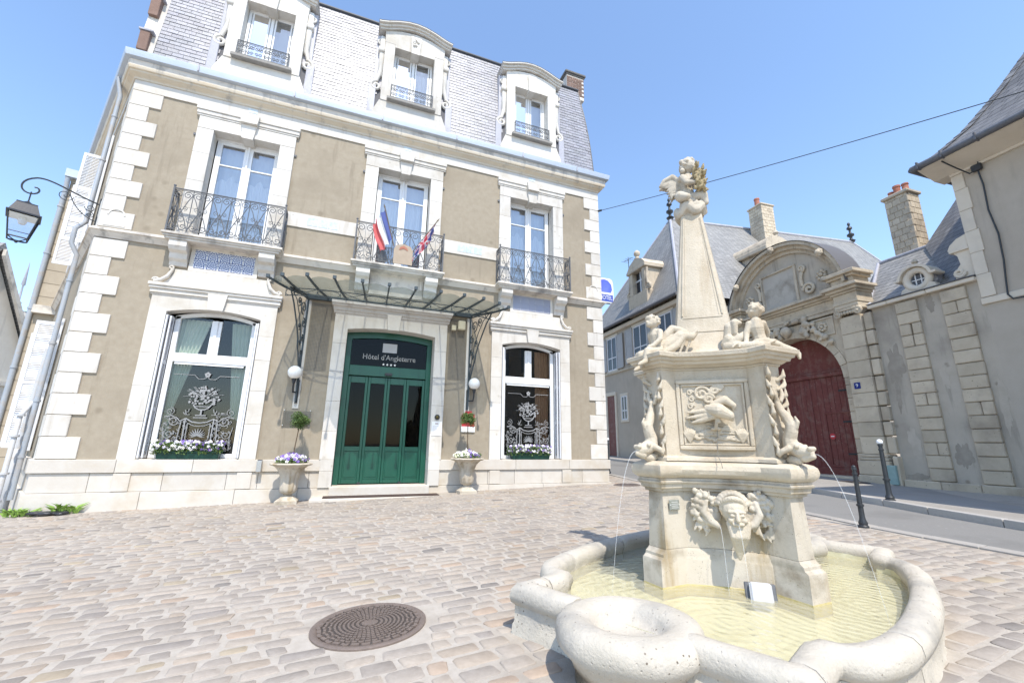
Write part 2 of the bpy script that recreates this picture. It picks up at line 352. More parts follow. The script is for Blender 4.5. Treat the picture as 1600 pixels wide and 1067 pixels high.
def water_mat():
    m = bpy.data.materials.new('basin_water'); m.use_nodes = True; t = m.node_tree; N = t.nodes; L = t.links
    N.remove(N['Principled BSDF']); out = N['Material Output']; g = N.new('ShaderNodeNewGeometry')
    tr = N.new('ShaderNodeBsdfTransparent'); tr.inputs[0].default_value = (.96,.955,.86,1)
    df = N.new('ShaderNodeBsdfDiffuse'); df.inputs[0].default_value = (.68,.665,.53,1)
    gl = N.new('ShaderNodeBsdfGlossy'); gl.inputs[1].default_value = .03
    m0 = N.new('ShaderNodeMixShader'); m0.inputs[0].default_value = .35; L.new(tr.outputs[0], m0.inputs[1]); L.new(df.outputs[0], m0.inputs[2])
    fr = N.new('ShaderNodeFresnel'); fr.inputs[0].default_value = 1.33
    mx = N.new('ShaderNodeMixShader'); L.new(fr.outputs[0], mx.inputs[0]); L.new(m0.outputs[0], mx.inputs[1]); L.new(gl.outputs[0], mx.inputs[2]); L.new(mx.outputs[0], out.inputs[0])
    # rings spreading from where the jets fall, and small chop
    wv = None
    for cx, cy, sc in ((2.26, 2.22, 20), (3.33, 2.11, 23)):
        vm = N.new('ShaderNodeVectorMath'); vm.operation = 'DISTANCE'; vm.inputs[1].default_value = (cx, cy, .234); L.new(g.outputs['Position'], vm.inputs[0])
        ns = N.new('ShaderNodeTexNoise'); ns.inputs['Scale'].default_value = 5; L.new(g.outputs['Position'], ns.inputs['Vector'])
        a = N.new('ShaderNodeMath'); a.operation = 'MULTIPLY_ADD'; L.new(ns.outputs['Fac'], a.inputs[0]); a.inputs[1].default_value = .12; L.new(vm.outputs['Value'], a.inputs[2])
        s = N.new('ShaderNodeMath'); s.operation = 'MULTIPLY'; L.new(a.outputs[0], s.inputs[0]); s.inputs[1].default_value = sc*6.28*.6
        q = N.new('ShaderNodeMath'); q.operation = 'SINE'; L.new(s.outputs[0], q.inputs[0])
        if wv is None: wv = q.outputs[0]
        else:
            ad = N.new('ShaderNodeMath'); ad.operation = 'ADD'; L.new(wv, ad.inputs[0]); L.new(q.outputs[0], ad.inputs[1]); wv = ad.outputs[0]
    n2 = N.new('ShaderNodeTexNoise'); n2.inputs['Scale'].default_value = 22; n2.inputs['Detail'].default_value = 3; L.new(g.outputs['Position'], n2.inputs['Vector'])
    ad = N.new('ShaderNodeMath'); ad.operation = 'MULTIPLY_ADD'; L.new(n2.outputs['Fac'], ad.inputs[0]); ad.inputs[1].default_value = 3; L.new(wv, ad.inputs[2])
    bp = N.new('ShaderNodeBump'); bp.inputs['Strength'].default_value = .22; bp.inputs['Distance'].default_value = .008; L.new(ad.outputs[0], bp.inputs['Height'])
    L.new(bp.outputs[0], gl.inputs['Normal']); L.new(bp.outputs[0], fr.inputs['Normal']); L.new(bp.outputs[0], df.inputs['Normal'])
    return m
WATER = water_mat()
JET = mat('water_jet', (.85,.87,.88), None, 5, .2, 0); JET.node_tree.nodes['Principled BSDF'].inputs['Alpha'].default_value = .22
def slate_far(name, c1, c2, sx, sz):
    """far roofs: slate courses too small to pick apart, as fine relief"""
    m = mat(name, c1, c2, 5, .55, 0, spec=.5, big=tuple(v*.8 for v in c1), bigsc=.5, drip=tuple(v*1.25 for v in c2)); t = m.node_tree; N = t.nodes; L = t.links; b = N['Principled BSDF']
    g = N.new('ShaderNodeNewGeometry'); sp = N.new('ShaderNodeSeparateXYZ'); L.new(g.outputs['Position'], sp.inputs[0])
    ad = N.new('ShaderNodeMath'); ad.operation = 'ADD'; L.new(sp.outputs[0], ad.inputs[0]); L.new(sp.outputs[1], ad.inputs[1])
    cb = N.new('ShaderNodeCombineXYZ'); L.new(ad.outputs[0], cb.inputs[0]); L.new(sp.outputs[2], cb.inputs[1])
    br = N.new('ShaderNodeTexBrick'); br.inputs['Scale'].default_value = 1; br.inputs['Brick Width'].default_value = sx; br.inputs['Row Height'].default_value = sz; br.inputs['Mortar Size'].default_value = .012
    br.inputs['Color1'].default_value = (1,1,1,1); br.inputs['Color2'].default_value = (.7,.7,.7,1); br.inputs['Mortar'].default_value = (.25,.25,.25,1); L.new(cb.outputs[0], br.inputs['Vector'])
    bp = N.new('ShaderNodeBump'); bp.inputs['Strength'].default_value = .6; bp.inputs['Distance'].default_value = .02; L.new(br.outputs['Color'], bp.inputs['Height']); L.new(bp.outputs[0], b.inputs['Normal'])
    mx = N.new('ShaderNodeMix'); mx.data_type = 'RGBA'; mx.blend_type = 'MULTIPLY'; mx.inputs[0].default_value = .75
    src = b.inputs['Base Color'].links[0].from_socket; L.new(src, mx.inputs[6]); L.new(br.outputs['Color'], mx.inputs[7]); L.new(mx.outputs[2], b.inputs['Base Color'])
    return m
SLATE_F = slate_far('old_slate', (.27,.262,.25), (.33,.32,.30), .22, .13)
SLATE_R = slate_far('dark_slate', (.17,.165,.165), (.21,.205,.20), .24, .16)
# ------------------------------------------------------------------ the ground, road and pavements
def interp(tab, y):
    if y <= tab[0][0]: return tab[0][1]
    for (a, b), (c, d) in zip(tab, tab[1:]):
        if y <= c: return b+(d-b)*(y-a)/(c-a)
    return tab[-1][1]
EDGE = [(-4, 6.2), (1, 6.5), (2.6, 6.62), (3.9, 6.78), (4.95, 7.05), (7.8, 7.6), (10.7, 8.1), (13, 8.5), (18, 9.2), (40, 12)]
KERBL = [(-4, 6.9), (1, 7.55), (3.15, 8.2), (4.1, 8.52), (4.87, 8.86), (6.1, 9.4), (6.7, 9.66), (9.5, 10.7), (13, 11.5), (17, 12.35), (22, 13.0), (40, 14.6)]
def xe(y): return interp(EDGE, y)
def xk(y): return interp(KERBL, y)
def wallx(y, X0=12.5): return X0+.0626*y
def g(x, y):
    xx = max(-14, min(18, x)); z = .03+.028*xx
    k = max(0, min(1, (xx-7)/1.5)); return z+.018*max(0, min(30, y)-10)*k
def gwall(y):                                         # pavement height at the foot of the street wall
    return interp([(-4, .0), (4.8, .33), (6.8, .40), (8, .47), (12, .58), (21, .74), (40, 1.0)], y)
def gkerb(y): return g(xk(y), y)+.10
def walk(x, y):
    t = (x-xk(y))/(wallx(y)-xk(y)); return lerp(gkerb(y), gwall(y), max(0, min(1, t)))
def project(p):
    d = Vector(p)-CAM; z = d.dot(fw)
    if z < .05: return None
    return (800+666.4*d.dot(r2)/z, 533.5-666.4*d.dot(u2)/z, z)
mb = MB()
xs = [-400, -120, -40, -20, -14]+[-12+i*.75 for i in range(40)]+[20, 30, 60, 150, 400]
ys = [-400, -100, -30, -10]+[-6+i*.75 for i in range(54)]+[40, 60, 120, 300, 900]
for j in range(len(ys)):
    for i in range(len(xs)): mb.v.append((xs[i], ys[j], g(xs[i], ys[j])))
n = len(xs)
for j in range(len(ys)-1):
    for i in range(n-1): mb.f.append((j*n+i, j*n+i+1, (j+1)*n+i+1, (j+1)*n+i))
ground = mb.build('ground', MORTAR, smooth='all', kind='structure')
mb = MB(); yy = [-4+i*.5 for i in range(89)]
for y in yy:
    a, b = xe(y)+.12, xk(y)+.05
    for k in range(5):
        x = lerp(a, b, k/4); mb.v.append((x, y, g(x, y)+.006+.02*math.sin(k/4*math.pi)))
for j in range(len(yy)-1):
    for k in range(4): mb.f.append((j*5+k, j*5+k+1, (j+1)*5+k+1, (j+1)*5+k))
road = mb.build('road', ASPHALT, smooth='all', kind='structure')
mb = MB()
for y in yy:
    a, b = xk(y)+.16, wallx(y)+.3
    for k in range(5):
        x = lerp(a, b, k/4); mb.v.append((x, y, walk(x, y)+.002))
for j in range(len(yy)-1):
    for k in range(4): mb.f.append((j*5+k, j*5+k+1, (j+1)*5+k+1, (j+1)*5+k))
pavement = mb.build('pavement', SIDEWALK, smooth='all', kind='structure')
def slab_along(mb, y0, y1, fx0, fx1, fz, h, bv=.012):
    q = [(fx0(y0), y0), (fx1(y0), y0), (fx1(y1), y1), (fx0(y1), y1)]
    c = (sum(p[0] for p in q)/4, sum(p[1] for p in q)/4)
    rings = []
    for ins, dz in ((0, -h), (0, -bv), (bv, 0)):
        rings.append([(p[0]+(c[0]-p[0])*ins*3, p[1]+(c[1]-p[1])*ins*2, fz(p[0], p[1])+dz) for p in q])
    mb.loft(rings)
y = -3.0
while y < 22:
    L = rnd.uniform(.8, 1.15); mb = MB()
    slab_along(mb, y, y+L-.012, lambda t: xk(t), lambda t: xk(t)+.17, lambda a, b: gkerb(b)+.012+.0*a, .3)
    mb.build('kerb_stone', KERB, pavement); y += L
y = -1.0
while y < 20:
    L = rnd.uniform(.45, .7); mb = MB(); k = rnd.uniform(-.003, .003)
    slab_along(mb, y, y+L-.012, lambda t: xe(t)-.09, lambda t: xe(t)+.09, lambda a, b: g(a, b)+.018+k, .1, .006)
    mb.build('edging_stone', GUTTER, road); y += L

# the fountain's place (needed for the paving too)
FS = 1.27; FZ = -.3375                                 # the fountain is drawn in units of 1.27 m
def fz(z): return FS*z+FZ
def fzi(z): return (z-FZ)/FS
FC = Vector((3.035, 2.997)); FTH = R(4)
F1 = Vector((-math.cos(FTH), -math.sin(FTH))); F2 = Vector((math.sin(FTH), -math.cos(FTH)))
FN = (F1+F2).normalized(); FT = (F2-F1).normalized()
BC = Vector((2.985, 2.883)); BTH = R(24.5); BA = Vector((math.cos(BTH), math.sin(BTH))); BB = Vector((-math.sin(BTH), math.cos(BTH)))
def bw(a, b, z=0): p = BC+(BA*a+BB*b)*FS; return (p.x, p.y, fz(z))
def in_basin(x, y, m=0):
    d = (Vector((x, y))-BC)/FS; a, b = d.dot(BA), d.dot(BB); m = m/FS
    if abs(a) < 1.26+m and abs(b) < .60+m: return True
    if abs(a) < 1.0+m and (a/(.98+m))**2+(max(0, abs(b)-.54)/(.36+m))**2 < 1: return True
    return min((a-1.25)**2, 1e9)+b*b < (.30+m)**2 or (a+1.25)**2+b*b < (.30+m)**2
MANHOLES = [(.275, 3.43, .38), (7.25, 10.25, .36)]
def hotel_foot(x, y): return (y > 10.93 and -5.62-(y-11)*.56 < x < 7.2) or (-.62 < x < 2.40 and y > 10.33)
stones = []
TONES = [((1.0,.97,.95), 12), ((.93,.91,.905), 11), ((1.06,1.02,.98), 9), ((.88,.865,.87), 6), ((1.03,.96,.89), 5), ((.80,.79,.81), 2), ((1.04,.91,.81), 2), ((.60,.60,.62), 1), ((1.0,.93,.79), 1)]
TL_ = [t for t, k in TONES for _ in range(k)]
def stone(cx, cy, ang, lx, ly):
    ca, sa = math.cos(ang), math.sin(ang); pts = []
    hx, hy = lx/2, ly/2; cr = min(hx, hy)*rnd.uniform(.12, .32)
    for sx, sy in ((1,1), (-1,1), (-1,-1), (1,-1)):
        jx, jy = rnd.uniform(-.02, .005), rnd.uniform(-.014, .005)
        X, Y = sx*(hx+jx), sy*(hy+jy)
        a, b = (X, Y-sy*cr), (X-sx*cr, Y)
        pts += [a, b] if sx*sy > 0 else [b, a]
    t = rnd.choice(TL_); k = rnd.uniform(.92, 1.07); tint = (t[0]*k, t[1]*k, t[2]*k, 1)
    tx, ty, hz = rnd.gauss(0, .016), rnd.gauss(0, .016), rnd.uniform(.002, .008)
    rings = []
    for ins, dz in ((0, -.03), (.0, hz-.005), (.010, hz)):
        ring = []
        for u, v in pts:
            l = math.hypot(u, v); s = 1-ins/l if l > ins else 0; u_, v_ = u*s, v*s
            x, y = cx+u_*ca-v_*sa, cy+u_*sa+v_*ca
            ring.append((x, y, g(x, y)+dz+(u_*tx+v_*ty if dz > 0 else 0)))
        rings.append(ring)
    return rings, tint
def field(region, ang, roww, lens, x0, x1, y0, y1):
    ca, sa = math.cos(ang), math.sin(ang)
    cs = [(x*ca+y*sa, -x*sa+y*ca) for x in (x0, x1) for y in (y0, y1)]
    u0, u1 = min(c[0] for c in cs), max(c[0] for c in cs); v = min(c[1] for c in cs); v1 = max(c[1] for c in cs)
    while v < v1:
        w_ = rnd.uniform(*roww); u = u0+rnd.uniform(0, .3)
        while u < u1:
            l = rnd.uniform(*lens); uc = u+l/2; vc = v+w_/2+.012*math.sin(uc*1.3+v); x, y = uc*ca-vc*sa, uc*sa+vc*ca; u += l
            if not (x0 < x < x1 and y0 < y < y1) or not region(x, y): continue
            p = project((x, y, g(x, y)))
            if p is None or not (-60 < p[0] < 1660 and 600 < p[1] < 1120): continue
            if x > xe(y)-.2 or in_basin(x, y, .06) or hotel_foot(x, y) or any(math.hypot(x-a, y-b) < r+.07 for a, b, r in MANHOLES): continue
            gap = .017
            stones.append((l*w_/(p[2]**3), x, y, ang, l-gap*rnd.uniform(.8, 1.5), w_-gap*rnd.uniform(.8, 1.4)))
        v += w_
right = lambda x, y: x > 4.05+.13*max(0, y-2)
field(lambda x, y: not right(x, y), R(5), (.11, .155), (.13, .31), -9.5, 7.5, 1.2, 15)
field(lambda x, y: right(x, y), R(84), (.18, .25), (.115, .17), 3.6, 8.6, .6, 15)
stones.sort(reverse=True)
rest = MB()
for i, (_, x, y, a, lx, ly) in enumerate(stones):
    rings, tint = stone(x, y, a, lx, ly)
    if i < 300:
        m1 = MB(); m1.cur = tint; m1.loft(rings); m1.build('paving_stone', COBBLE, ground, smooth=60, fix=False)
    else: rest.cur = tint; rest.loft(rings)
rest.build('paving_stones', COBBLE, ground, smooth=60, fix=False, kind='stuff')

def manhole(x, y, r, label):
    z = g(x, y)+.004; th = math.atan(.028); M = Matrix.Translation((x, y, z)) @ Matrix.Rotation(-th, 4, 'Y')
    root = empty('manhole_cover', (x, y, z), label, 'manhole')
    m = MB(M); m.lathe([(r, -.02), (r, .006), (r-.012, .012), (r-.035, .012), (r-.045, .002), (r-.05, .002)], (0,0,0), 48); m.build('frame', CAST, root, smooth=50)
    m = MB(M); m.lathe([(r-.052, -.02), (r-.052, .004), (r-.056, .006)], (0,0,0), 48); m.build('plate', CAST_D, root, smooth=50)
    m = MB(M)
    for ri, (ra, rb, n) in enumerate(((.10, .155, 10), (.20, .25, 20), (.29, .335, 28), (.37, .41, 36), (.45, .49, 40), (.53, .57, 44), (.61, .65, 48), (.69, .73, 48), (.78, .83, 44), (.87, .94, 32))):
        for k in range(n):
            a0 = 2*math.pi*k/n; a1 = a0+2*math.pi/n*.78; am = (a0+a1)/2; z_ = .030 if ri > 6 and k % 2 else 0
            q = []
            for aa, rr in ((a0, ra), (am, ra+z_), (a1, ra), (a1, rb), (am, rb+z_), (a0, rb)): q.append((rr*r*.93*math.cos(aa), rr*r*.93*math.sin(aa)))
            m.prism(q, lambda a, b, d: (a, b, d), .005, .014)
    m.lathe([(.045*r/.4, .004), (.045*r/.4, .013)], (0, 0, 0), 12)
    m.build('relief', CAST, root, fix=False)
manhole(*MANHOLES[0], 'round cast iron manhole cover with zigzag ring relief set in the cobbles')
manhole(*MANHOLES[1], 'round cast iron manhole cover by the bollard at the hotel corner')
# ------------------------------------------------------------------ the hotel
YF = 11.0; BAY = (-3.0, .87, 4.74); XL, XR = -5.42, 7.12
SD = Vector((-.49, .872)); SN = Vector((-.872, -.49))                 # left side wall runs back along SD, faces SN
hotel = empty('hotel_building', (.87, YF, .05), 'three storey hotel with tan stucco, white stone trim, slate mansard and green door', 'building')
def hsubs(): return hotel
# wall with openings
def grid_wall(mb, xs, zs, holes, y, dep):
    xs = sorted(set(xs+[h[0] for h in holes]+[h[1] for h in holes])); zs = sorted(set(zs+[h[2] for h in holes]+[h[3] for h in holes]))
    for a, b in zip(xs, xs[1:]):
        for c, d in zip(zs, zs[1:]):
            if any(h[0] <= a and b <= h[1] and h[2] <= c and d <= h[3] for h in holes): continue
            mb.quad((a, y, c), (b, y, c), (b, y, d), (a, y, d))
    for x0, x1, z0, z1 in holes:
        mb.quad((x0, y, z0), (x0, y, z1), (x0, y+dep, z1), (x0, y+dep, z0)); mb.quad((x1, y, z0), (x1, y+dep, z0), (x1, y+dep, z1), (x1, y, z1))
        mb.quad((x0, y, z1), (x1, y, z1), (x1, y+dep, z1), (x0, y+dep, z1)); mb.quad((x0, y, z0), (x0, y+dep, z0), (x1, y+dep, z0), (x1, y, z0))
GW, GZ0, GZS, GZT = .90, .87, 3.98, 4.10
holes = [(BAY[0]-.97, BAY[0]+.97, .80, 4.16), (BAY[2]-.97, BAY[2]+.97, .80, 4.16), (BAY[1]-1.14, BAY[1]+1.14, .2, 4.12)]
holes += [(b-.78, b+.78, 5.62, 8.70) for b in BAY]
mb = MB(); grid_wall(mb, [XL, XR], [-.4, 9.3], holes, YF, .45)
# right side, left side and back
Ls = 8.8; e = Vector((XL, YF))+SD*Ls
mb.quad((XR, YF, -.4), (XR, YF+9, -.4), (XR, YF+9, 10.0), (XR, YF, 10.0))
mb.quad((e.x, e.y, -.4), (XL, YF, -.4), (XL, YF, 10.0), (e.x, e.y, 10.0))
mb.quad((XR, YF+9, -.4), (e.x, e.y, -.4), (e.x, e.y, 10.0), (XR, YF+9, 10.0))
wall = mb.build('wall', STUCCO, hotel, fix=False)
# dark rooms behind the openings
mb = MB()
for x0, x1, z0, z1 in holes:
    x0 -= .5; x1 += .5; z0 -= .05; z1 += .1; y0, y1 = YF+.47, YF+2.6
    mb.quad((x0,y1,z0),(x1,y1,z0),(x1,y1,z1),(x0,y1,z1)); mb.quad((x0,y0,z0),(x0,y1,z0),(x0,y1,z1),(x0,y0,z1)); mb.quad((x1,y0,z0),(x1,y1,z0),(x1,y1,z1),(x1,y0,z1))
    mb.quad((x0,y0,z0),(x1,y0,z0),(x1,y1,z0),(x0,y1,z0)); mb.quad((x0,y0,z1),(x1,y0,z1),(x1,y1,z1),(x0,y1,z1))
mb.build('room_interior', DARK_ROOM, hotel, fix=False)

# quoins: alternating blocks on both corners, each its own stone
def quoin(x0, x1, z0, z1, left=False):
    m = MB()
    m.box(x0, x1, YF-.035, YF+.06, z0+.006, z1-.006, .008)
    m.build('quoin_stone', WHITE_STONE, wall)
for z0, z1, n in ((GZ0+.01, 5.46, 11), (5.72, 9.24, 9)):
    hgt = (z1-z0)/n
    for i in range(n):
        wide = i % 2 == 0
        a, b = z0+i*hgt, z0+(i+1)*hgt
        quoin(XL-.012, XL+(.58 if wide else .36), a, b); quoin(XR-(.52 if wide else .31), XR+.035, a, b)
        # return of the left corner block on the slanting side wall
        p = Vector((XL, YF)); q = p+SD*(.36 if wide else .58); o = SN*.03
        m = MB(); m.loft([[(p.x-.012, p.y-.0345, z+0), (p.x+.02, p.y+.03, z), (q.x, q.y, z), (q.x+o.x, q.y+o.y, z)] for z in (a+.006, b-.006)])
        m.build('quoin_stone', WHITE_STONE, wall)
# little arched niche carved on the lowest upper quoins
for x0, s in ((XL+.10, 1), (XR-.44, 1)):
    m = MB(); c = x0+.17
    for k in range(10):
        a0, a1 = math.pi*k/10, math.pi*(k+1)/10; P = []
        for r_, a in ((.13, a0), (.16, a0), (.16, a1), (.13, a1)): P.append((c+r_*math.cos(a), 6.02+r_*math.sin(a)))
        m.px(P, YF-.048, YF-.03)
    m.box(c-.19, c+.19, YF-.046, YF-.03, 5.76, 5.80); m.build('arch_relief', WHITE_STONE, wall)

# plinth: a band and two courses of blocks
def course(z0, z1, x0, x1, lens, yf, top=None, skip=None):
    x = x0
    while x < x1-.02:
        l = min(rnd.uniform(*lens), x1-x)
        if x1-(x+l) < .3: l = x1-x
        segs = [(x, x+l)]
        if skip:
            segs = []
            if x < skip[0]: segs.append((x, min(x+l, skip[0])))
            if x+l > skip[1]: segs.append((max(x, skip[1]), x+l))
        for a, b in segs:
            if b-a > .04: m = MB(); m.box(a+.003, b-.003, yf, YF+.05, z0+.003, z1-.003, .006); m.build('plinth_stone', PLINTH, wall)
        x += l
DS = (BAY[1]-1.09, BAY[1]+1.09)
course(.62, .875, XL-.07, XR+.08, (1.0, 1.7), YF-.085, skip=DS)
course(.26, .62, XL-.03, XR+.05, (.55, 1.25), YF-.045, skip=DS)
course(-.45, .26, XL-.06, XR+.09, (1.0, 1.9), YF-.09, skip=DS)
for bx in (BAY[0], BAY[2]):                                       # little projecting dies under the window jambs
    for s in (-1, 1):
        m = MB(); m.box(bx+s*1.05-.14, bx+s*1.05+.14, YF-.075, YF, .27, .61, .008); m.build('plinth_block', PLINTH, wall)
m = MB()                                                          # plinth along the slanting side wall
for z0, z1, o in ((-.45, .26, .085), (.26, .62, .04), (.62, .87, .08)):
    p, q = Vector((XL, YF)), e; m.loft([[(p.x+SN.x*o, p.y+SN.y*o, z), (p.x, p.y, z), (q.x, q.y, z), (q.x+SN.x*o, q.y+SN.y*o, z)] for z in (z0, z1)])
m.build('side_plinth', PLINTH, wall)

# mouldings run along the facade and round both corners
def run(profile, name, mt, parent=hotel, x0=None, x1=None, corners=True):
    """profile: (outward, z) closed section; mitred round both corners"""
    m = MB(); P = []
    t30 = .585
    rings = []
    def ring(f): return [f(o, z) for o, z in profile]
    if corners:
        rings.append(ring(lambda o, z: (e.x+SN.x*o, e.y+SN.y*o, z)))
        rings.append(ring(lambda o, z: (XL-o*t30*1.0, YF-o, z)))
        rings.append(ring(lambda o, z: (XR+o, YF-o, z)))
        rings.append(ring(lambda o, z: (XR+o, YF+9, z)))
    else:
        rings.append(ring(lambda o, z: (x0, YF-o, z))); rings.append(ring(lambda o, z: (x1, YF-o, z)))
    m.loft(rings); return m.build(name, mt, parent, smooth=35)
run([(-.05, 5.48), (.03, 5.48), (.05, 5.52), (.08, 5.55), (.11, 5.60), (.14, 5.61), (.14, 5.655), (.12, 5.665), (.05, 5.70), (-.05, 5.70)], 'string_course', DIRTY)
run([(-.05, 9.25), (.03, 9.25), (.03, 9.52), (-.05, 9.52)], 'frieze', WHITE_STONE)
run([(-.05, 9.522), (.05, 9.522), (.06, 9.57), (.10, 9.60), (.16, 9.64), (.17, 9.68), (.20, 9.69), (.22, 9.74), (.22, 9.76), (-.05, 9.76)], 'cornice', CORNICE)
run([(-.05, 9.762), (.215, 9.762), (.225, 9.90), (-.05, 9.90)], 'gutter_board', DIRTY)
run([(-.05, 9.902), (.25, 9.902), (.31, 9.93), (.335, 10.07), (.335, 10.085), (.29, 10.09), (.27, 9.99), (-.05, 9.99)], 'gutter', ZINC)
for x in (-4.2, -2.1, .1, 2.2, 4.3, 6.2):
    m = MB(); m.box(x, x+.03, YF-.345, YF-.31, 9.94, 10.092); m.build('gutter_clip', LEAD, hotel)
# stucco bands between the first floor windows, with tiled plaques
for a, b in ((BAY[0]+1.07, BAY[1]-1.07), (BAY[1]+1.07, BAY[2]-1.07)):
    m = MB(); m.box(a, b, YF-.03, YF+.02, 6.47, 6.85, .006); band = m.build('sill_band', WHITE_STONE, wall)
    c = (a+b)/2
    for k in range(3):
        m = MB(); m.box(c-.36+k*.245, c-.13+k*.245, YF-.036, YF-.02, 6.55, 6.775, .004); m.build('tile', TILE_P, band)
for b in BAY:
    m = MB(); m.box(b-.11, b+.11, YF-.036, YF-.02, 9.36, 9.49, .004); m.build('tile', TILE_P, wall)
    for s in (-1, 1):                                             # small drip hooks beside the heads
        m = MB(); m.box(b+s*1.09-.03, b+s*1.09+.03, YF-.03, YF, 8.40, 8.46); m.build('iron_hook', IRON, wall)

# -------------------------------------------------- windows
def arch_pts(c, hw, zs, zt, n=10):
    """segmental arch from right to left"""
    h = zt-zs; r = (hw*hw+h*h)/(2*h); a = math.asin(hw/r); return [(c+r*math.sin(a-2*a*i/n), zt-r+r*math.cos(a-2*a*i/n)) for i in range(n+1)]
def etched(bx, par, mirror=1):
    """white etched ornament: urn of flowers, cartouche, scrolls"""
    m = MB(); y = YF+.198
    P = lambda u, v: (bx+u, y, v)
    def ln(pts, r=.008): m.tube([P(*p) for p in pts], r, 4, cap=False)
    # border with break at top
    ln([(-.62, 2.66), (-.24, 2.66), (-.16, 2.58), (-.06, 2.58), (0, 2.63), (.06, 2.58), (.16, 2.58), (.24, 2.66), (.62, 2.66)], .007)
    for a in (0, 72, 144, 216, 288): c, s = math.cos(R(a+18)), math.sin(R(a+18)); m.sphere(P(c*.035, 2.68+s*.035), (.026, .003, .026), 8, 5)
    rr = random.Random(3)
    for k in range(110):                                          # bouquet
        a, q = rr.uniform(0, 6.28), math.sqrt(rr.random()); u, v = q*.30*math.cos(a), 2.23+q*.20*math.sin(a)-.10*(q*math.cos(a))**2
        s = rr.uniform(.014, .030); m.sphere(P(u, v), (s, .002, s*rr.uniform(.5, 1)), 7, 4)
    for k in range(14):
        a = R(rr.uniform(-10, 190)); ln([(0, 2.18), (.38*math.cos(a)*.7, 2.2+.24*math.sin(a)*.7), (.38*math.cos(a), 2.2+.24*math.sin(a))], .004)
    ln([(-.17, 2.02), (-.12, 1.95), (-.05, 1.91), (.05, 1.91), (.12, 1.95), (.17, 2.02)], .016); ln([(-.15, 1.98), (.15, 1.98)], .012)
    ln([(0, 1.91), (0, 1.80)], .02); ln([(-.10, 1.79), (.10, 1.79)], .014); ln([(-.13, 1.74), (.13, 1.74)], .012)
    for s in (-1, 1):
        ln([(s*.20, 1.80), (s*.30, 1.80), (s*.24, 1.86), (s*.22, 1.93)], .008); ln([(s*.26, 1.80), (s*.29, 1.90)], .008)
        m.tube(spiral((s*.56, 1.86), .085, .01, R(90), s*1.6, 22, P), .007, 4, cap=False)
        m.tube(spiral((s*.47, 1.66), .10, .012, R(200 if s > 0 else -20), s*1.5, 22, P), .009, 4, cap=False)
        m.tube(spiral((s*.52, 1.38), .10, .012, R(60 if s > 0 else 120), -s*1.6, 22, P), .008, 4, cap=False)
        m.tube(spiral((s*.45, 1.15), .10, .012, R(-60 if s > 0 else 240), s*1.4, 22, P), .009, 4, cap=False)
        ln([(s*.64, 1.74), (s*.52, 1.77), (s*.42, 1.73), (s*.36, 1.66), (s*.28, 1.70), (s*.26, 1.72)], .012)
        ln([(s*.26, 1.72), (s*.26, 1.25), (s*.18, 1.17), (s*.08, 1.15), (0, 1.12)], .016); ln([(s*.21, 1.62), (s*.21, 1.29), (s*.13, 1.22), (0, 1.19)], .010)
        ln([(s*.26, 1.72), (s*.14, 1.65), (0, 1.63)], .016); ln([(s*.21, 1.62), (s*.1, 1.57), (0, 1.56)], .009)
        ln([(s*.33, 1.66), (s*.36, 1.2), (s*.30, 1.08), (s*.16, 1.03), (0, 1.0)], .012)
        ln([(s*.64, 1.55), (s*.60, 1.3), (s*.62, 1.05)], .007)
    for k in range(11):                                           # shell in the cartouche
        a = R(200-k*22); c, s = math.cos(a), math.sin(a); m.tube([P(0, 1.36), P(c*.08, 1.36+s*.07), P(c*.15, 1.38+s*.13)], [.006, .014, .004], 4)
    for k in range(150):                                          # close lace of tendrils over the lower part
        u, v = rr.uniform(-.64, .64), rr.uniform(1.0, 1.62) if rr.random() < .8 else rr.uniform(1.62, 1.85)
        if abs(u) < .20 and v > 1.22: continue
        m.tube(spiral((u, v), rr.uniform(.02, .045), .005, rr.uniform(0, 6.28), rr.choice((-1, 1))*rr.uniform(.8, 1.5), 9, P), .0058, 3, cap=False)
    for k in range(90):
        u, v = rr.uniform(-.64, .64), rr.uniform(.98, 1.66)
        if abs(u) < .18 and v > 1.25: continue
        q = rr.uniform(.008, .016); m.sphere(P(u, v), (q, .002, q*rr.uniform(.5, 1)), 6, 4)
    m.build('etched_ornament', ETCH, par, fix=False)
def curtain(name, pts_top, pts_bot, mt, par, y, nf=14, depth=.05):
    m = MB(); rows = 14; n = nf*4
    for j in range(rows+1):
        t = j/rows
        for i in range(n+1):
            s = i/n
            a = Vector(lerp(Vector(pts_top[0]), Vector(pts_top[1]), s)); b = Vector(lerp(Vector(pts_bot[0]), Vector(pts_bot[1]), s))
            p = a.lerp(b, t); sag = math.sin(math.pi*t)*.06
            m.v.append((p.x, y+depth*math.sin(s*nf*2*math.pi)*(.6+.4*t), p.y+sag*(s-.5)))
    for j in range(rows):
        for i in range(n): m.f.append((j*(n+1)+i, j*(n+1)+i+1, (j+1)*(n+1)+i+1, (j+1)*(n+1)+i))
    return m.build(name, mt, par, smooth='all', fix=False)
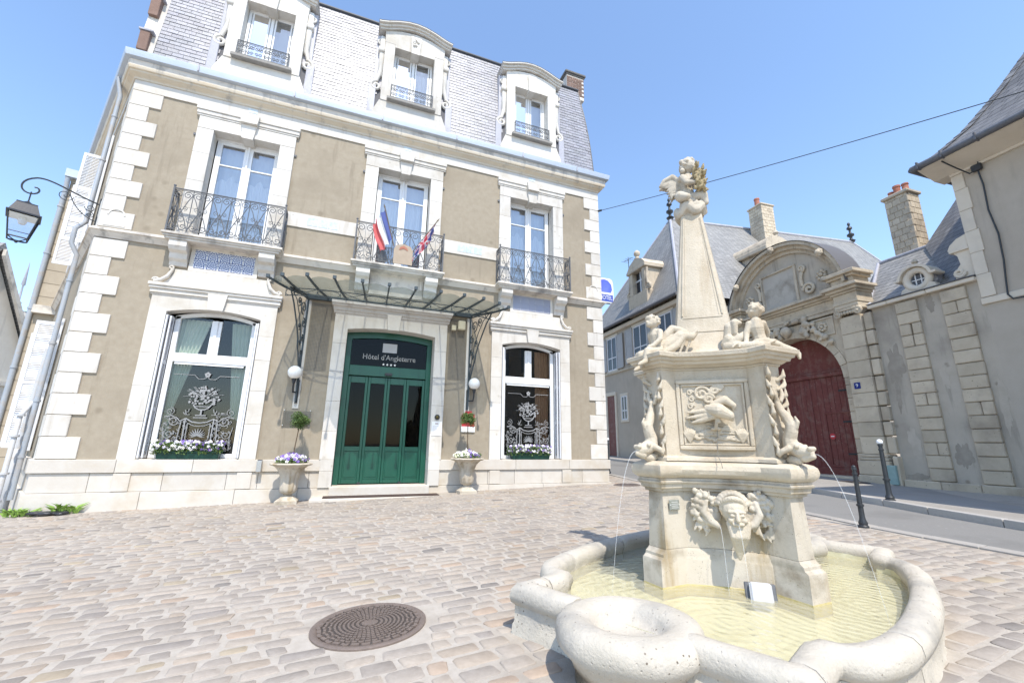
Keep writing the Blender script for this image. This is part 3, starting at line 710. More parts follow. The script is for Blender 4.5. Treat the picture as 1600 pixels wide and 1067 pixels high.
def gf_window(bx, brown):
    F = YF+.21                                                    # frame plane
    m = MB()
    z0, zt, zb = GZ0+.02, 2.91, 3.13
    for x0, x1 in ((-.80, -.70), (.70, .80)): m.box(bx+x0, bx+x1, F, F+.09, z0, GZS-.02, .006)
    m.box(bx-.70, bx+.70, F, F+.09, z0, z0+.09, .006)
    m.box(bx-.70, bx+.70, F-.03, F+.09, zt+.02, zt+.09, .01); m.box(bx-.70, bx+.70, F-.015, F+.09, zt+.09, zb, .006); m.box(bx-.66, bx+.66, F-.012, F+.0, zt-.03, zt+.02, .004)
    m.box(bx-.10, bx+.10, F, F+.085, zb, GZS-.06, .006); m.box(bx-.03, bx+.03, F-.022, F+.0, zb, GZS-.06, .006)
    ar = arch_pts(bx, .80, GZS-.10, GZT-.08); ar2 = arch_pts(bx, .80, GZS-.02, GZT+.0)
    m.px(ar2+ar[::-1], F, F+.09)
    win = m.build('window', WHITE, hotel, smooth=30)
    m = MB(); m.pane(bx-.70, bx+.70, F+.047, z0+.09, zt+.02); m.build('pane', GLASS_D, win)
    for s in (-1, 1): m = MB(); m.pane(bx+s*.10, bx+s*.70, F+.047, zb, 3.96); m.build('pane', GLASS_D, win)
    etched(bx, win)
    # stone surround: jambs, arched head, keystone, hood, apron with scrolls
    for s in (-1, 1):
        zz = [GZ0+.004, 1.62, 2.35, 3.05, 3.60]
        for a, b in zip(zz, zz[1:]): m = MB(); m.box(bx+s*GW, bx+s*1.21, YF-.055, YF+.21, a+.002, b-.002, .004); m.build('jamb_stone', WHITE_STONE, win)
    m = MB(); A = arch_pts(bx, GW, GZS, GZT, 14)
    m.px([(bx+1.21, 3.602), (bx+1.21, 4.33), (bx-1.21, 4.33), (bx-1.21, 3.602), (bx-GW, 3.602)]+A[::-1]+[(bx+GW, 3.602)], YF-.055, YF+.21); m.build('lintel', WHITE_STONE, win)
    m = MB(); m.px([(bx-.14, 4.085), (bx+.14, 4.085), (bx+.19, 4.45), (bx+.20, 4.60), (bx-.20, 4.60), (bx-.19, 4.45)], YF-.13, YF-.056); m.build('keystone', WHITE_STONE, win)
    m = MB()
    for a, b, o in ((4.332, 4.37, .07), (4.37, 4.46, .10), (4.46, 4.52, .135), (4.52, 4.585, .165)): m.box(bx-1.21-o*.5, bx+1.21+o*.5, YF-o, YF+.02, a, b, .008)
    m.build('hood', WHITE_STONE, win)
    m = MB(); P = [(-1.08, 4.588), (1.08, 4.588)]
    P += [(1.06, 4.64), (.98, 4.72), (.93, 4.82), (.90, 4.96), (.86, 4.96)]; P += [(-.86, 4.96), (-.90, 4.96), (-.93, 4.82), (-.98, 4.72), (-1.06, 4.64)]
    m.px([(bx+u, v) for u, v in P], YF-.05, YF+.02); m.px([(bx+u*.86, 4.60+(v-4.588)*.62) for u, v in P], YF-.075, YF-.045); m.build('apron', WHITE_STONE, win)
    for s in (-1, 1):
        m = MB(); m.tube([(bx+s*1.22, YF-.10, 4.62), (bx+s*1.10, YF-.10, 4.66), (bx+s*1.0, YF-.09, 4.76), (bx+s*.95, YF-.085, 4.88), (bx+s*.93, YF-.085, 4.95)], [.03, .04, .04, .035, .03], 8)
        m.tube(spiral((bx+s*1.19, 4.645), .06, .02, R(180 if s < 0 else 0), s*1.2, 14, lambda u, v: (u, YF-.10, v)), .022, 6); m.tube(spiral((bx+s*.965, 4.97), .05, .015, R(-90), -s*1.2, 14, lambda u, v: (u, YF-.09, v)), .02, 6)
        m.build('scroll', WHITE_STONE, win, smooth=60)
    # folded louvred shutters against the reveals
    for s in (-1, 1):
        m = MB()
        for k, y0 in ((0, YF-.065), (1, YF+.0)):
            xa = bx+s*(GW-.015-k*.05); m.box(xa-s*.032, xa, y0, y0+.05, GZ0+.03, 3.90, .004); m.box(xa-s*.032, xa, YF+.15, YF+.19, GZ0+.03, 3.90, .004)
            for zz in (GZ0+.03, 1.85, 2.85, 3.84): m.box(xa-s*.03, xa-s*.002, y0+.05, YF+.15, zz, zz+.07)
            z = GZ0+.12
            while z < 3.84: m.quad((xa-s*.034, y0+.045, z), (xa-s*.034, YF+.155, z), (xa-s*.004, YF+.155, z+.03), (xa-s*.004, y0+.045, z+.03)); z += .042
        m.build('shutter', LOUVRE, win, fix=False)
    m = MB(); m.box(bx-.93, bx+.93, YF-.02, YF+.24, GZ0-.03, GZ0+.012, .004); m.build('sill', PLINTH, win)
    cy = YF+.42
    if not brown:
        curtain('curtain', ((bx-.78, 3.95), (bx-.15, 3.95)), ((bx-.80, 1.9), (bx-.62, 1.75)), CURTAIN, win, cy, 7)
        curtain('curtain', ((bx+.25, 3.95), (bx+.80, 3.95)), ((bx+.50, 1.8), (bx+.82, 1.6)), CURTAIN, win, cy, 6)
        curtain('curtain', ((bx-.80, 1.9), (bx-.62, 1.75)), ((bx-.86, .95), (bx-.52, .95)), CURTAIN, win, cy, 4)
    else:
        curtain('curtain', ((bx+.28, 3.95), (bx+.80, 3.95)), ((bx+.33, .95), (bx+.66, .95)), CURTAIN_B, win, cy, 6)
        curtain('curtain', ((bx+.05, 3.95), (bx+.20, 3.95)), ((bx+.02, 3.0), (bx+.20, 3.0)), SHEER, win, cy+.05, 3)
    return win
gf_window(BAY[0], False); gf_window(BAY[2], True)

def heart_panel(m, fn, L, z0, z1, nmod):
    """wrought iron lattice between top and bottom rails; fn(s,z)->xyz"""
    r = .0095; H = z1-z0; w = L/nmod
    m.tube([fn(0, z1), fn(L, z1)], .015, 6); m.tube([fn(0, z1-.035), fn(L, z1-.035)], .008, 5); m.tube([fn(0, z0), fn(L, z0)], .013, 6); m.tube([fn(0, z0+.07), fn(L, z0+.07)], .008, 5)
    for k in range(nmod+1): m.tube([fn(k*w, z0), fn(k*w, z1)], r, 5)
    zb, zt = z0+.075, z1-.04; h = zt-zb
    for k in range(nmod):
        c = (k+.5)*w
        m.tube([fn(c, zb), fn(c, zt)], .006, 4)
        for s in (-1, 1):
            m.tube([fn(c+s*w*.5, zb), fn(c+s*w*.25, zb+h*.30), fn(c, zb+h*.55), fn(c-s*w*.02, zb+h*.55)], r, 5, cap=False)
            # upper heart
            q = spiral((c+s*w*.24, zt-w*.25), w*.235, w*.05, R(0 if s > 0 else 180), s*1.45, 20, lambda u, v: fn(u, v))
            m.tube([fn(c, zb+h*.40), fn(c+s*w*.30, zt-w*.62)]+q, r, 5, cap=False)
            m.tube(spiral((c+s*w*.25, zb+w*.22), w*.215, w*.04, R(180 if s > 0 else 0), s*1.4, 18, lambda u, v: fn(u, v)), r, 5, cap=False)
            m.tube(spiral((c+s*w*.2, zb+h*.56), w*.15, w*.03, R(-90), s*1.3, 14, lambda u, v: fn(u, v)), .007, 4, cap=False)
            m.tube(spiral((c+s*w*.13, zb+h*.36), w*.09, w*.03, R(90), -s*1.2, 10, lambda u, v: fn(u, v)), .007, 4, cap=False)
def ff_window(bx, i):
    F = YF+.26; m = MB(); z0, zt = 5.70, 8.58
    for x0, x1 in ((-.70, -.63), (.63, .70), (-.045, .045)): m.box(bx+x0, bx+x1, F, F+.07, z0, zt, .006)
    for s in (-1, 1):
        xa, xb = (bx-.63, bx-.045) if s < 0 else (bx+.045, bx+.63)
        for zz, hh in ((z0, .12), (7.90, .035), (zt-.09, .09)): m.box(xa, xb, F+.005, F+.065, zz, zz+hh, .005)
        for x in (xa, xb-.05): m.box(x, x+.05, F+.003, F+.068, z0+.12, zt-.09, .004)
    m.box(bx-.74, bx+.74, F-.015, F+.07, zt, 8.66, .006); m.box(bx-.02, bx+.02, F-.03, F, z0+.1, zt, .005)
    win = m.build('window', WHITE, hotel, smooth=30)
    for s in (-1, 1):
        xa, xb = (bx-.58, bx-.045) if s < 0 else (bx+.045, bx+.58)
        m = MB(); m.pane(xa, xb, F+.033, z0+.12, 7.90); m.build('pane', GLASS_S, win); m = MB(); m.pane(xa, xb, F+.033, 7.935, zt-.09); m.build('pane', GLASS_S, win)
        # net curtain with a scalloped, embroidered head
        m = MB(); n = 40; ya = F+.16
        for k in range(n+1):
            t = k/n; x = lerp(xa-.03, xb+.03, t); zz = 7.50+(.10*abs(math.sin(t*math.pi*3.0))+.16*max(0, 1-abs(t-.5)*3.2)) if i != 1 else 7.98
            yy_ = ya+.02*math.sin(t*28); m.v += [(x, yy_, 5.6), (x, yy_, zz)]
        for k in range(n): m.f.append((2*k, 2*k+2, 2*k+3, 2*k+1))
        m.build('curtain', SHEER, win, smooth='all', fix=False)
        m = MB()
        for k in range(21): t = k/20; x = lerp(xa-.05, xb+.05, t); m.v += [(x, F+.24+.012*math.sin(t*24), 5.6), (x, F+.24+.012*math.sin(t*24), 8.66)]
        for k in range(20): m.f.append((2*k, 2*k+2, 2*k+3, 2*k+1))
        m.build('curtain', SHEER_SHADED, win, smooth='all', fix=False)  # full-height backing sheet added behind the net, shade painted as a greyer tone
    for s in (-1, 1):
        zz = [5.60, 6.47, 7.2, 7.95, 8.62]
        for a, b in zip(zz, zz[1:]): m = MB(); m.box(bx+s*.72, bx+s*1.06, YF-.055, YF+.26, a+.002, b-.002, .004); m.build('jamb_stone', WHITE_STONE, win)
    m = MB()
    for s in (-1, 1): m.box(bx+s*.125, bx+s*1.06, YF-.055, YF+.26, 8.63, 8.95, .004)
    m.px([(bx-.12, 8.56), (bx+.12, 8.56), (bx+.17, 8.95), (bx-.17, 8.95)], YF-.11, YF+.258); m.build('lintel', WHITE_STONE, win)
    m = MB()
    for a, b, o in ((8.952, 9.0, .07), (9.0, 9.10, .09), (9.10, 9.19, .115)): m.box(bx-1.08-o*.5, bx+1.08+o*.5, YF-o, YF+.02, a, b, .006)
    m.px([(bx-.18, 8.955), (bx+.18, 8.955), (bx+.21, 9.20), (bx-.21, 9.20)], YF-.19, YF-.08); m.build('hood', WHITE_STONE, win)
for i, b in enumerate(BAY): ff_window(b, i)

# -------------------------------------------------- balconies
def balcony(bx, i):
    p = .41; hw = 1.18
    m = MB()
    for a, b, o in ((5.55, 5.60, -.06), (5.60, 5.645, -.03), (5.645, 5.70, 0)): m.box(bx-hw-o, bx+hw+o, YF-p-o, YF-.02, a, b, .008)
    bal = m.build('balcony', DIRTY, hotel)
    if True:
        for s in (-1, 1):
            m = MB(); x0, x1 = bx+s*.70, bx+s*1.03
            prof = [(.0, 5.02), (.07, 5.03), (.09, 5.12), (.15, 5.18), (.17, 5.30), (.27, 5.34), (.32, 5.42), (.32, 5.545), (.0, 5.545)]
            m.prism(prof, lambda a, b, d: (d, YF-a, b), x0, x1); m.build('corbel', WHITE_STONE, bal, smooth=30)
    if i != 1:
        m = MB(); m.box(bx-.68, bx+.68, YF-.045, YF+.02, 4.965, 5.545, .004); m.build('tile_panel_ground', WHITE_STONE, bal)
        for a in range(5):
            for b in range(2):
                m = MB(); x = bx-.60+a*.24; z = 5.04+b*.22; m.box(x+.003, x+.237, YF-.052, YF-.04, z+.003, z+.217, .002); m.build('tile', TILE, bal, org=Vector((x+.12, YF-.045, z)))
    else:
        m = MB(); m.box(bx-.68, bx+.68, YF-.045, YF+.02, 4.965, 5.545, .004); m.build('panel', DIRTY, bal)
    m = MB(); yb = YF-p+.06; a0 = bx-hw+.06; a1 = bx+hw-.06
    heart_panel(m, lambda s, z: (a0+s, yb, z), a1-a0, 5.70, 6.76, 6 if i != 1 else 5)
    heart_panel(m, lambda s, z: (a0, yb+s, z), p-.10, 5.70, 6.76, 1); heart_panel(m, lambda s, z: (a1, yb+s, z), p-.10, 5.70, 6.76, 1)
    for x in (a0, a1): m.box(x-.016, x+.016, yb-.016, yb+.016, 5.70, 6.80); m.sphere((x, yb, 6.82), .028)
    m.build('railing', IRON, bal, fix=False)
for i, b in enumerate(BAY): balcony(b, i)

# -------------------------------------------------- entrance
bx = BAY[1]; F = YF+.28
m = MB(); hw = 1.08
for s in (-1, 1): m.box(bx+s*hw, bx+s*(hw-.13), F, F+.10, .29, 3.80, .008)
m.box(bx-hw+.13, bx+hw-.13, F, F+.10, 2.90, 3.16, .008)
A1 = arch_pts(bx, hw, 3.97, 4.06, 12); A2 = arch_pts(bx, hw-.13, 3.82, 3.90, 12)
m.px([(bx+hw, 3.80)]+A1+[(bx-hw, 3.80), (bx-hw+.13, 3.80)]+A2[::-1]+[(bx+hw-.13, 3.80)], F, F+.10)
door = m.build('entrance_door', GREEN, hotel)
m = MB(); m.px([(bx+hw-.13, 3.16)]+A2+[(bx-hw+.13, 3.16)], F+.05, F+.056); m.build('pane', GLASS_DOOR, door)
for k in range(4):
    x0 = bx-.95+k*.475; x1 = x0+.475; m = MB(); y0 = F+.035; fr = .065
    m.box(x0+.004, x0+fr, y0, y0+.05, .31, 2.88, .005); m.box(x1-fr, x1-.004, y0, y0+.05, .31, 2.88, .005)
    m.box(x0+fr, x1-fr, y0, y0+.05, 2.72, 2.88, .005); m.box(x0+fr, x1-fr, y0, y0+.05, 1.06, 1.17, .005); m.box(x0+fr, x1-fr, y0, y0+.05, .31, .40, .005)
    m.box(x0+fr, x1-fr, y0+.016, y0+.04, .40, 1.06, .006); m.box(x0+fr+.03, x1-fr-.03, y0+.006, y0+.02, .45, 1.01, .006)
    m.build('door_leaf', GREEN, door)
    m = MB(); m.pane(x0+fr, x1-fr, y0+.025, 1.17, 2.72); m.build('pane', GLASS_DOOR, door)
m = MB(); m.box(bx-.09, bx+.09, F-.05, F, 2.93, 3.00, .01); m.build('door_sensor', IRON_D, door)
for x in (bx-.49, bx+.46): m = MB(); m.box(x-.035, x+.035, F-.0, F+.034, .30, .34, .004); m.build('floor_guide', IRON_D, door)
# lettering on the transom
def text(body, size, loc, mt, name, parent, width=None, rot=(R(90), 0, 0), ext=.002, **k):
    cu = bpy.data.curves.new(name, 'FONT'); cu.body = body; cu.size = size; cu.align_x = 'CENTER'; cu.align_y = 'CENTER'; cu.extrude = ext; cu.resolution_u = 3
    o = bpy.data.objects.new(name, cu); col.objects.link(o)
    bpy.context.view_layer.update(); me = bpy.data.meshes.new_from_object(o.evaluated_get(bpy.context.evaluated_depsgraph_get())); me.name = name
    bpy.data.objects.remove(o); bpy.data.curves.remove(cu)
    if width:
        xs_ = [v.co.x for v in me.vertices]; sc_ = width/(max(xs_)-min(xs_))
        for v in me.vertices: v.co.x *= sc_
    me.materials.clear(); me.materials.append(mt); o = bpy.data.objects.new(name, me); o.rotation_euler = rot; link(o, parent, loc); return tag(o, **k) if k else o
text("Hôtel d'Angleterre", .19, (bx, F+.040, 3.40), mat('letter_grey', (.42,.42,.41), None), 'lettering', door, 1.32)
m = MB()
for k in range(4):
    c = bx-.14+k*.095; P = [((.034 if j % 2 == 0 else .014)*math.sin(math.pi*j/5), (.034 if j % 2 == 0 else .014)*math.cos(math.pi*j/5)) for j in range(10)]
    m.px([(c+a, 3.225+b) for a, b in P], F+.036, F+.040)
m.build('star_rating', WHITE, door)
m = MB(); m.box(bx-.19, bx+.17, F+.036, F+.042, 3.54, 3.78, .0); m.build('label_panel', mat('grey_label', (.52,.53,.54), None), door)
# stone surround of the door
for s in (-1, 1):
    zz = [.262, .62, .875, 1.5, 2.2, 2.9, 3.60]
    for a, b in zip(zz, zz[1:]): m = MB(); m.box(bx+s*1.08, bx+s*(1.39 if a > .8 else 1.36), YF-.10 if a > .8 else YF-.12, YF+.28, a+.002, b-.002, .005); m.build('jamb_stone', WHITE_STONE, door)
m = MB(); A = arch_pts(bx, 1.08, 3.97, 4.06, 14)
m.px([(bx+1.39, 3.602), (bx+1.39, 4.36), (bx-1.39, 4.36), (bx-1.39, 3.602), (bx-1.08, 3.602)]+A[::-1]+[(bx+1.08, 3.602)], YF-.10, YF+.28); m.build('lintel', WHITE_STONE, door)
m = MB(); m.px([(bx-.14, 4.03), (bx+.14, 4.03), (bx+.18, 4.46), (bx-.18, 4.46)], YF-.17, YF-.098); m.build('keystone', WHITE_STONE, door)
m = MB()
for a, b, o in ((4.362, 4.42, .13), (4.42, 4.52, .16), (4.52, 4.57, .22), (4.57, 4.64, .26)): m.box(bx-1.37-o*.5, bx+1.37+o*.5, YF-o, YF+.02, a, b, .008)
m.build('hood', WHITE_STONE, door)
m = MB(); m.box(bx-1.12, bx+1.12, YF-.20, F+.12, -.2, .285, .01); m.build('threshold', PLINTH, door)
m = MB(); m.box(bx-1.47, bx+1.47, YF-.62, YF-.05, -.3, .085, .015); m.build('entrance_step', PLINTH, door)
tag((lambda m: (m.box(bx-1.22, bx+1.30, YF-.58, YF-.235, .088, .106, .004), m.build('door_mat', MATDARK))[1])(MB()), 'long brown door mat on the step below the green entrance', 'mat')
# -------------------------------------------------- entrance canopy of iron and glass
ZW = 4.72; tips = [-1.80, -1.50, -1.03, -.515, .024, .565, 1.12, 1.665, 2.20, 2.68, 3.13, 3.47]
pw = [1.38, 1.68, 1.86, 1.94, 1.95, 1.95, 1.95, 1.95, 1.94, 1.86, 1.68, 1.38]; tz = [4.58, 4.54, 4.54, 4.53, 4.53, 4.53, 4.53, 4.53, 4.53, 4.54, 4.54, 4.58]
wx = [-1.20, -1.17, -.71, -.27, .19, .65, 1.10, 1.55, 2.00, 2.45, 2.90, 2.93]
def ribpt(i, t): return Vector((lerp(wx[i], tips[i], t**.9), YF-.04-pw[i]*t, lerp(ZW, tz[i], t)-.03*math.sin(math.pi*t)))
m = MB(); m.box(-1.22, 2.95, YF-.10, YF-.02, ZW-.09, ZW+.03, .01); canopy = m.build('entrance_canopy', IRON_C, hotel)
for i in range(12):
    m = MB(); N = 10; rings = []
    for k in range(N+1):
        t = k/N*1.04; p = ribpt(i, t); rings.append([(p.x-.014, p.y, p.z-.035), (p.x+.014, p.y, p.z-.035), (p.x+.014, p.y, p.z+.012), (p.x-.014, p.y, p.z+.012)])
    m.loft(rings); p = ribpt(i, 1.04); m.box(p.x-.035, p.x+.035, p.y-.03, p.y+.02, p.z-.03, p.z+.045, .006); m.build('rib', IRON_C, canopy)
for i in range(11):
    m = MB(); nu, nv = 6, 12
    for b in range(nv+1):
        for a in range(nu+1):
            u = a/nu; t = (b/nv)*(.90+.10*math.sin(math.pi*u)); p = ribpt(i, t).lerp(ribpt(i+1, t), u); m.v.append((p.x, p.y, p.z+.018))
    for b in range(nv):
        for a in range(nu): m.f.append((b*(nu+1)+a, b*(nu+1)+a+1, (b+1)*(nu+1)+a+1, (b+1)*(nu+1)+a))
    m.build('glass_pane', FROST, canopy, smooth='all', fix=False)
m = MB(); tt_ = .56                                                  # lattice girder across the ribs
for dz in (-.035, -.20): m.tube([ribpt(i, tt_)+Vector((0, 0, dz)) for i in range(12)], .012, 5)
for i in range(11):
    a, b = ribpt(i, tt_), ribpt(i+1, tt_); a0, a1 = a+Vector((0,0,-.035)), a+Vector((0,0,-.20)); b0, b1 = b+Vector((0,0,-.035)), b+Vector((0,0,-.20))
    if i % 2: m.tube([a0, b1], .008, 4); m.tube([a1, b0], .008, 4)
    else:
        mid = (a0+b1)/2; L_ = (b-a).length*.5
        m.tube([mid+(b-a).normalized()*L_*.95*math.cos(q)+Vector((0,0,.078*math.sin(q))) for q in [2*math.pi*k/20 for k in range(21)]], .008, 4, cap=False)
    m.tube([a0, a1], .008, 4)
m.build('girder', IRON_C, canopy, fix=False)
for s in (-1, 1):                                                   # scrolled side brackets
    x0 = .87+s*2.02; x1 = .87+s*2.30; D = 1.10
    fn = lambda u, v: (lerp(x0, x1, u/D), YF-.05-u, v)
    m = MB(); m.tube([fn(.03, 2.16), fn(.03, 4.66)], .022, 6); m.tube([fn(.0, 4.62), fn(D, 4.52)], .018, 6)
    m.tube([Vector(fn(*p)) for p in ((.03, 2.22), (.06, 2.6), (.12, 2.95), (.24, 3.25), (.33, 3.40), (.36, 3.55), (.46, 3.75), (.62, 3.98), (.82, 4.25), (D, 4.52))], .018, 6)
    m.tube([Vector(fn(*p)) for p in ((.05, 2.75), (.10, 3.1), (.17, 3.45), (.28, 3.8), (.45, 4.1), (.68, 4.38), (.98, 4.52))], .011, 6)
    for c, r_, a0, tn in (((.24, 4.33), .17, -90, 1.5), ((.52, 4.40), .11, -90, -1.5), ((.16, 3.98), .12, 90, 1.4), ((.36, 3.85), .085, -90, -1.4), ((.13, 3.62), .085, 90, 1.4), ((.23, 3.50), .06, -90, -1.3), ((.09, 3.28), .05, 90, 1.3)):
        m.tube(spiral(c, r_, .015, R(a0), tn, 22, fn), .014, 5, cap=False)
    m.build('bracket', IRON_C, canopy, fix=False)
    m = MB(); m.box(.87+s*1.955, .87+s*2.085, YF-.022, YF+.01, 2.0, 4.62, .004); m.build('bracket_pad', WHITE_STONE, canopy)
for s in (-1, 1):                                                   # fine bird netting on the stucco beside the door hood
    m = MB()
    xa, xb = (bx-1.93, bx-1.48) if s < 0 else (bx+1.48, bx+1.93)
    for k in range(15): x = lerp(xa, xb, k/14); m.box(x-.002, x+.002, YF-.012, YF-.008, 2.9, 4.55)
    for k in range(50): z = lerp(2.9, 4.55, k/49); m.box(xa, xb, YF-.011, YF-.007, z-.002, z+.002)
    m.build('netting', IRON, canopy, fix=False)
# -------------------------------------------------- mansard roof
ZB, ZT = 10.0, 13.95
def ry(z): t = (z-ZB)/(ZT-ZB); return YF+.04+.44*t-.05*math.sin(math.pi*t)
def rxr(z): t = (z-ZB)/(ZT-ZB); return XR-.05-.30*t+.06*math.sin(math.pi*t)
RXL = XL+.14
zs = [ZB, 10.5, 10.9, 11.4, 11.9, 12.4, 12.86, 13.4, ZT]; XB = [RXL]+[b+s*.62 for b in BAY for s in (-1, 1)]
m = MB(); nc = len(XB)+2
for z in zs: m.v += [(x, ry(z), z) for x in XB]+[(rxr(z), ry(z), z), (rxr(z), YF+9, z)]
for k in range(8):
    for a in range(nc-1):
        if a in (1, 3, 5) and zs[k] >= 10.9 and zs[k+1] <= 12.87: continue
        m.f.append((nc*k+a, nc*k+a+1, nc*(k+1)+a+1, nc*(k+1)+a))
b0 = len(m.v); m.v += [(RXL-.6, YF+4, ZT+1.4), (rxr(ZT)-2, YF+4, ZT+1.4)]; k = 8*nc
m.f += [(k, k+nc-2, b0+1, b0), (k+nc-2, k+nc-1, b0+1)]
roof = m.build('roof', ROOF_BED, hotel, fix=False)
def blocked(x, z):
    for b in BAY:
        w_ = 1.22 if z < 11.0 else (1.16 if z < 13.3 else 1.1-(z-13.3)*1.5)
        if z < 13.72 and abs(x-b) < w_: return True
    return False
sl_ = []; row = 0; z = ZB+.02; ex = .118; sw = .235
while z < ZT-.06:
    x = RXL+(row % 2)*sw/2-sw/2
    while x < rxr(z):
        a, b = max(x, RXL), min(x+sw, rxr(z+ex*.5))
        if b-a > .04 and not (blocked(a, z+.06) and blocked(b, z+.06)): sl_.append((a, b, z))
        x += sw
    z += ex; row += 1
def slate(mb, a, b, z):
    z1 = min(z+ex*1.25, ZT+.02); y0, y1 = ry(z)-.016, ry(z1)-.003; t = rnd.uniform(.004, .007); j = rnd.uniform(-.002, .002); k = rnd.uniform(.82, 1.12); tint = (k*rnd.uniform(.98, 1.02), k, k*rnd.uniform(.98, 1.04), 1)
    mb.cur = tint; q = rnd.uniform(-.004, .004)
    mb.add([(a+.004, y0+j-t, z+q), (b-.004, y0+j-t+rnd.uniform(-.002, .002), z+q), (b-.0025, y1-t, z1), (a+.0025, y1-t, z1), (a+.0025, y0+j, z+q), (b-.0025, y0+j, z+q), (b-.0025, y1, z1), (a+.0025, y1, z1)], [(0,1,2,3), (0,4,5,1), (1,5,6,2), (2,6,7,3), (3,7,4,0), (7,6,5,4)])
rest = MB()
for i, (a, b, z) in enumerate(sl_):
    if i < 300: q = MB(); slate(q, a, b, z); q.build('slate', SLATE, roof, fix=False)
    else: slate(rest, a, b, z)
z = ZB+.02; row = 0
while z < ZT-.06:                                                    # hip side, seen edge on
    y = ry(z)+(row % 2)*.11; 
    while y < YF+8.5:
        rest.cur = (rnd.uniform(.85, 1.1),)*3+(1,); x0 = rxr(z); x1 = rxr(z+ex*1.2)
        rest.add([(x0+.016, y+.002, z), (x0+.016, y+.233, z), (x1+.004, y+.233, z+ex*1.2), (x1+.004, y+.002, z+ex*1.2)], [(0,1,2,3)]); y += sw
    z += ex; row += 1
rest.build('slates', SLATE, roof, fix=False, kind='stuff')
m = MB(); m.tube([(RXL-.05, ry(ZT)-.02, ZT+.02), (rxr(ZT)+.02, ry(ZT)-.02, ZT+.02)], .05, 8); m.tube([(rxr(z)+.01, ry(z)-.01, z) for z in zs], .022, 6); m.build('ridge_flashing', mat('dark_flashing', (.06,.065,.075), None, 5, .5, .1, 10), roof, smooth=50)
# parapet strip and brick stack at the left end of the roof
m = MB(); m.loft([[(RXL-.30, ry(z)-.10, z), (RXL, ry(z)-.06, z), (RXL, ry(z)+.6, z), (RXL-.3, ry(z)+.6, z)] for z in (ZB+.0, ZT+.1)]); m.build('parapet', DIRTY, roof)
for k in range(3):
    z0 = ZB+.35+k*1.15
    m = MB(); m.box(RXL-.30, RXL-.10, ry(z0)-.125, ry(z0)+.35, z0, z0+.55, .01); m.build('brick_panel', BRICK, roof)
    m = MB(); m.box(RXL-.33, RXL-.04, ry(z0)-.15, ry(z0)+.37, z0+.552, z0+.60, .006); m.build('coping', LEAD, roof)
for (cx, cy, cz0, cz1, wx_, wy_) in ((6.83, YF+1.0, ZT-.1, 15.0, .36, .5),):
    m = MB(); m.box(cx-wx_, cx+wx_, cy-wy_*.6, cy+wy_, cz0, cz1-.1, .01); ch = m.build('chimney', DIRTY, hotel)
    for rz in range(9):
        for k in range(3):
            z0 = cz0+.15+rz*.088; off = (rz % 2)*.11
            x0 = cx-wx_+k*.25-off; a, b = max(x0, cx-wx_+.003), min(x0+.24, cx+wx_+.002)
            if b-a > .05: q = MB(); q.box(a, b, cy-wy_*.6-.008, cy-wy_*.6+.05, z0, z0+.078, .004); q.build('brick', BRICK, ch)
    m = MB(); m.box(cx-wx_-.07, cx+wx_+.07, cy-wy_*.6-.07, cy+wy_+.07, cz1-.1, cz1, .02); m.box(cx-wx_-.03, cx+wx_+.03, cy-wy_*.6-.03, cy+wy_+.03, cz1-.16, cz1-.1, .01); m.build('cap', mat('dark_cap', (.12,.115,.11), (.17,.16,.15), 6), ch)
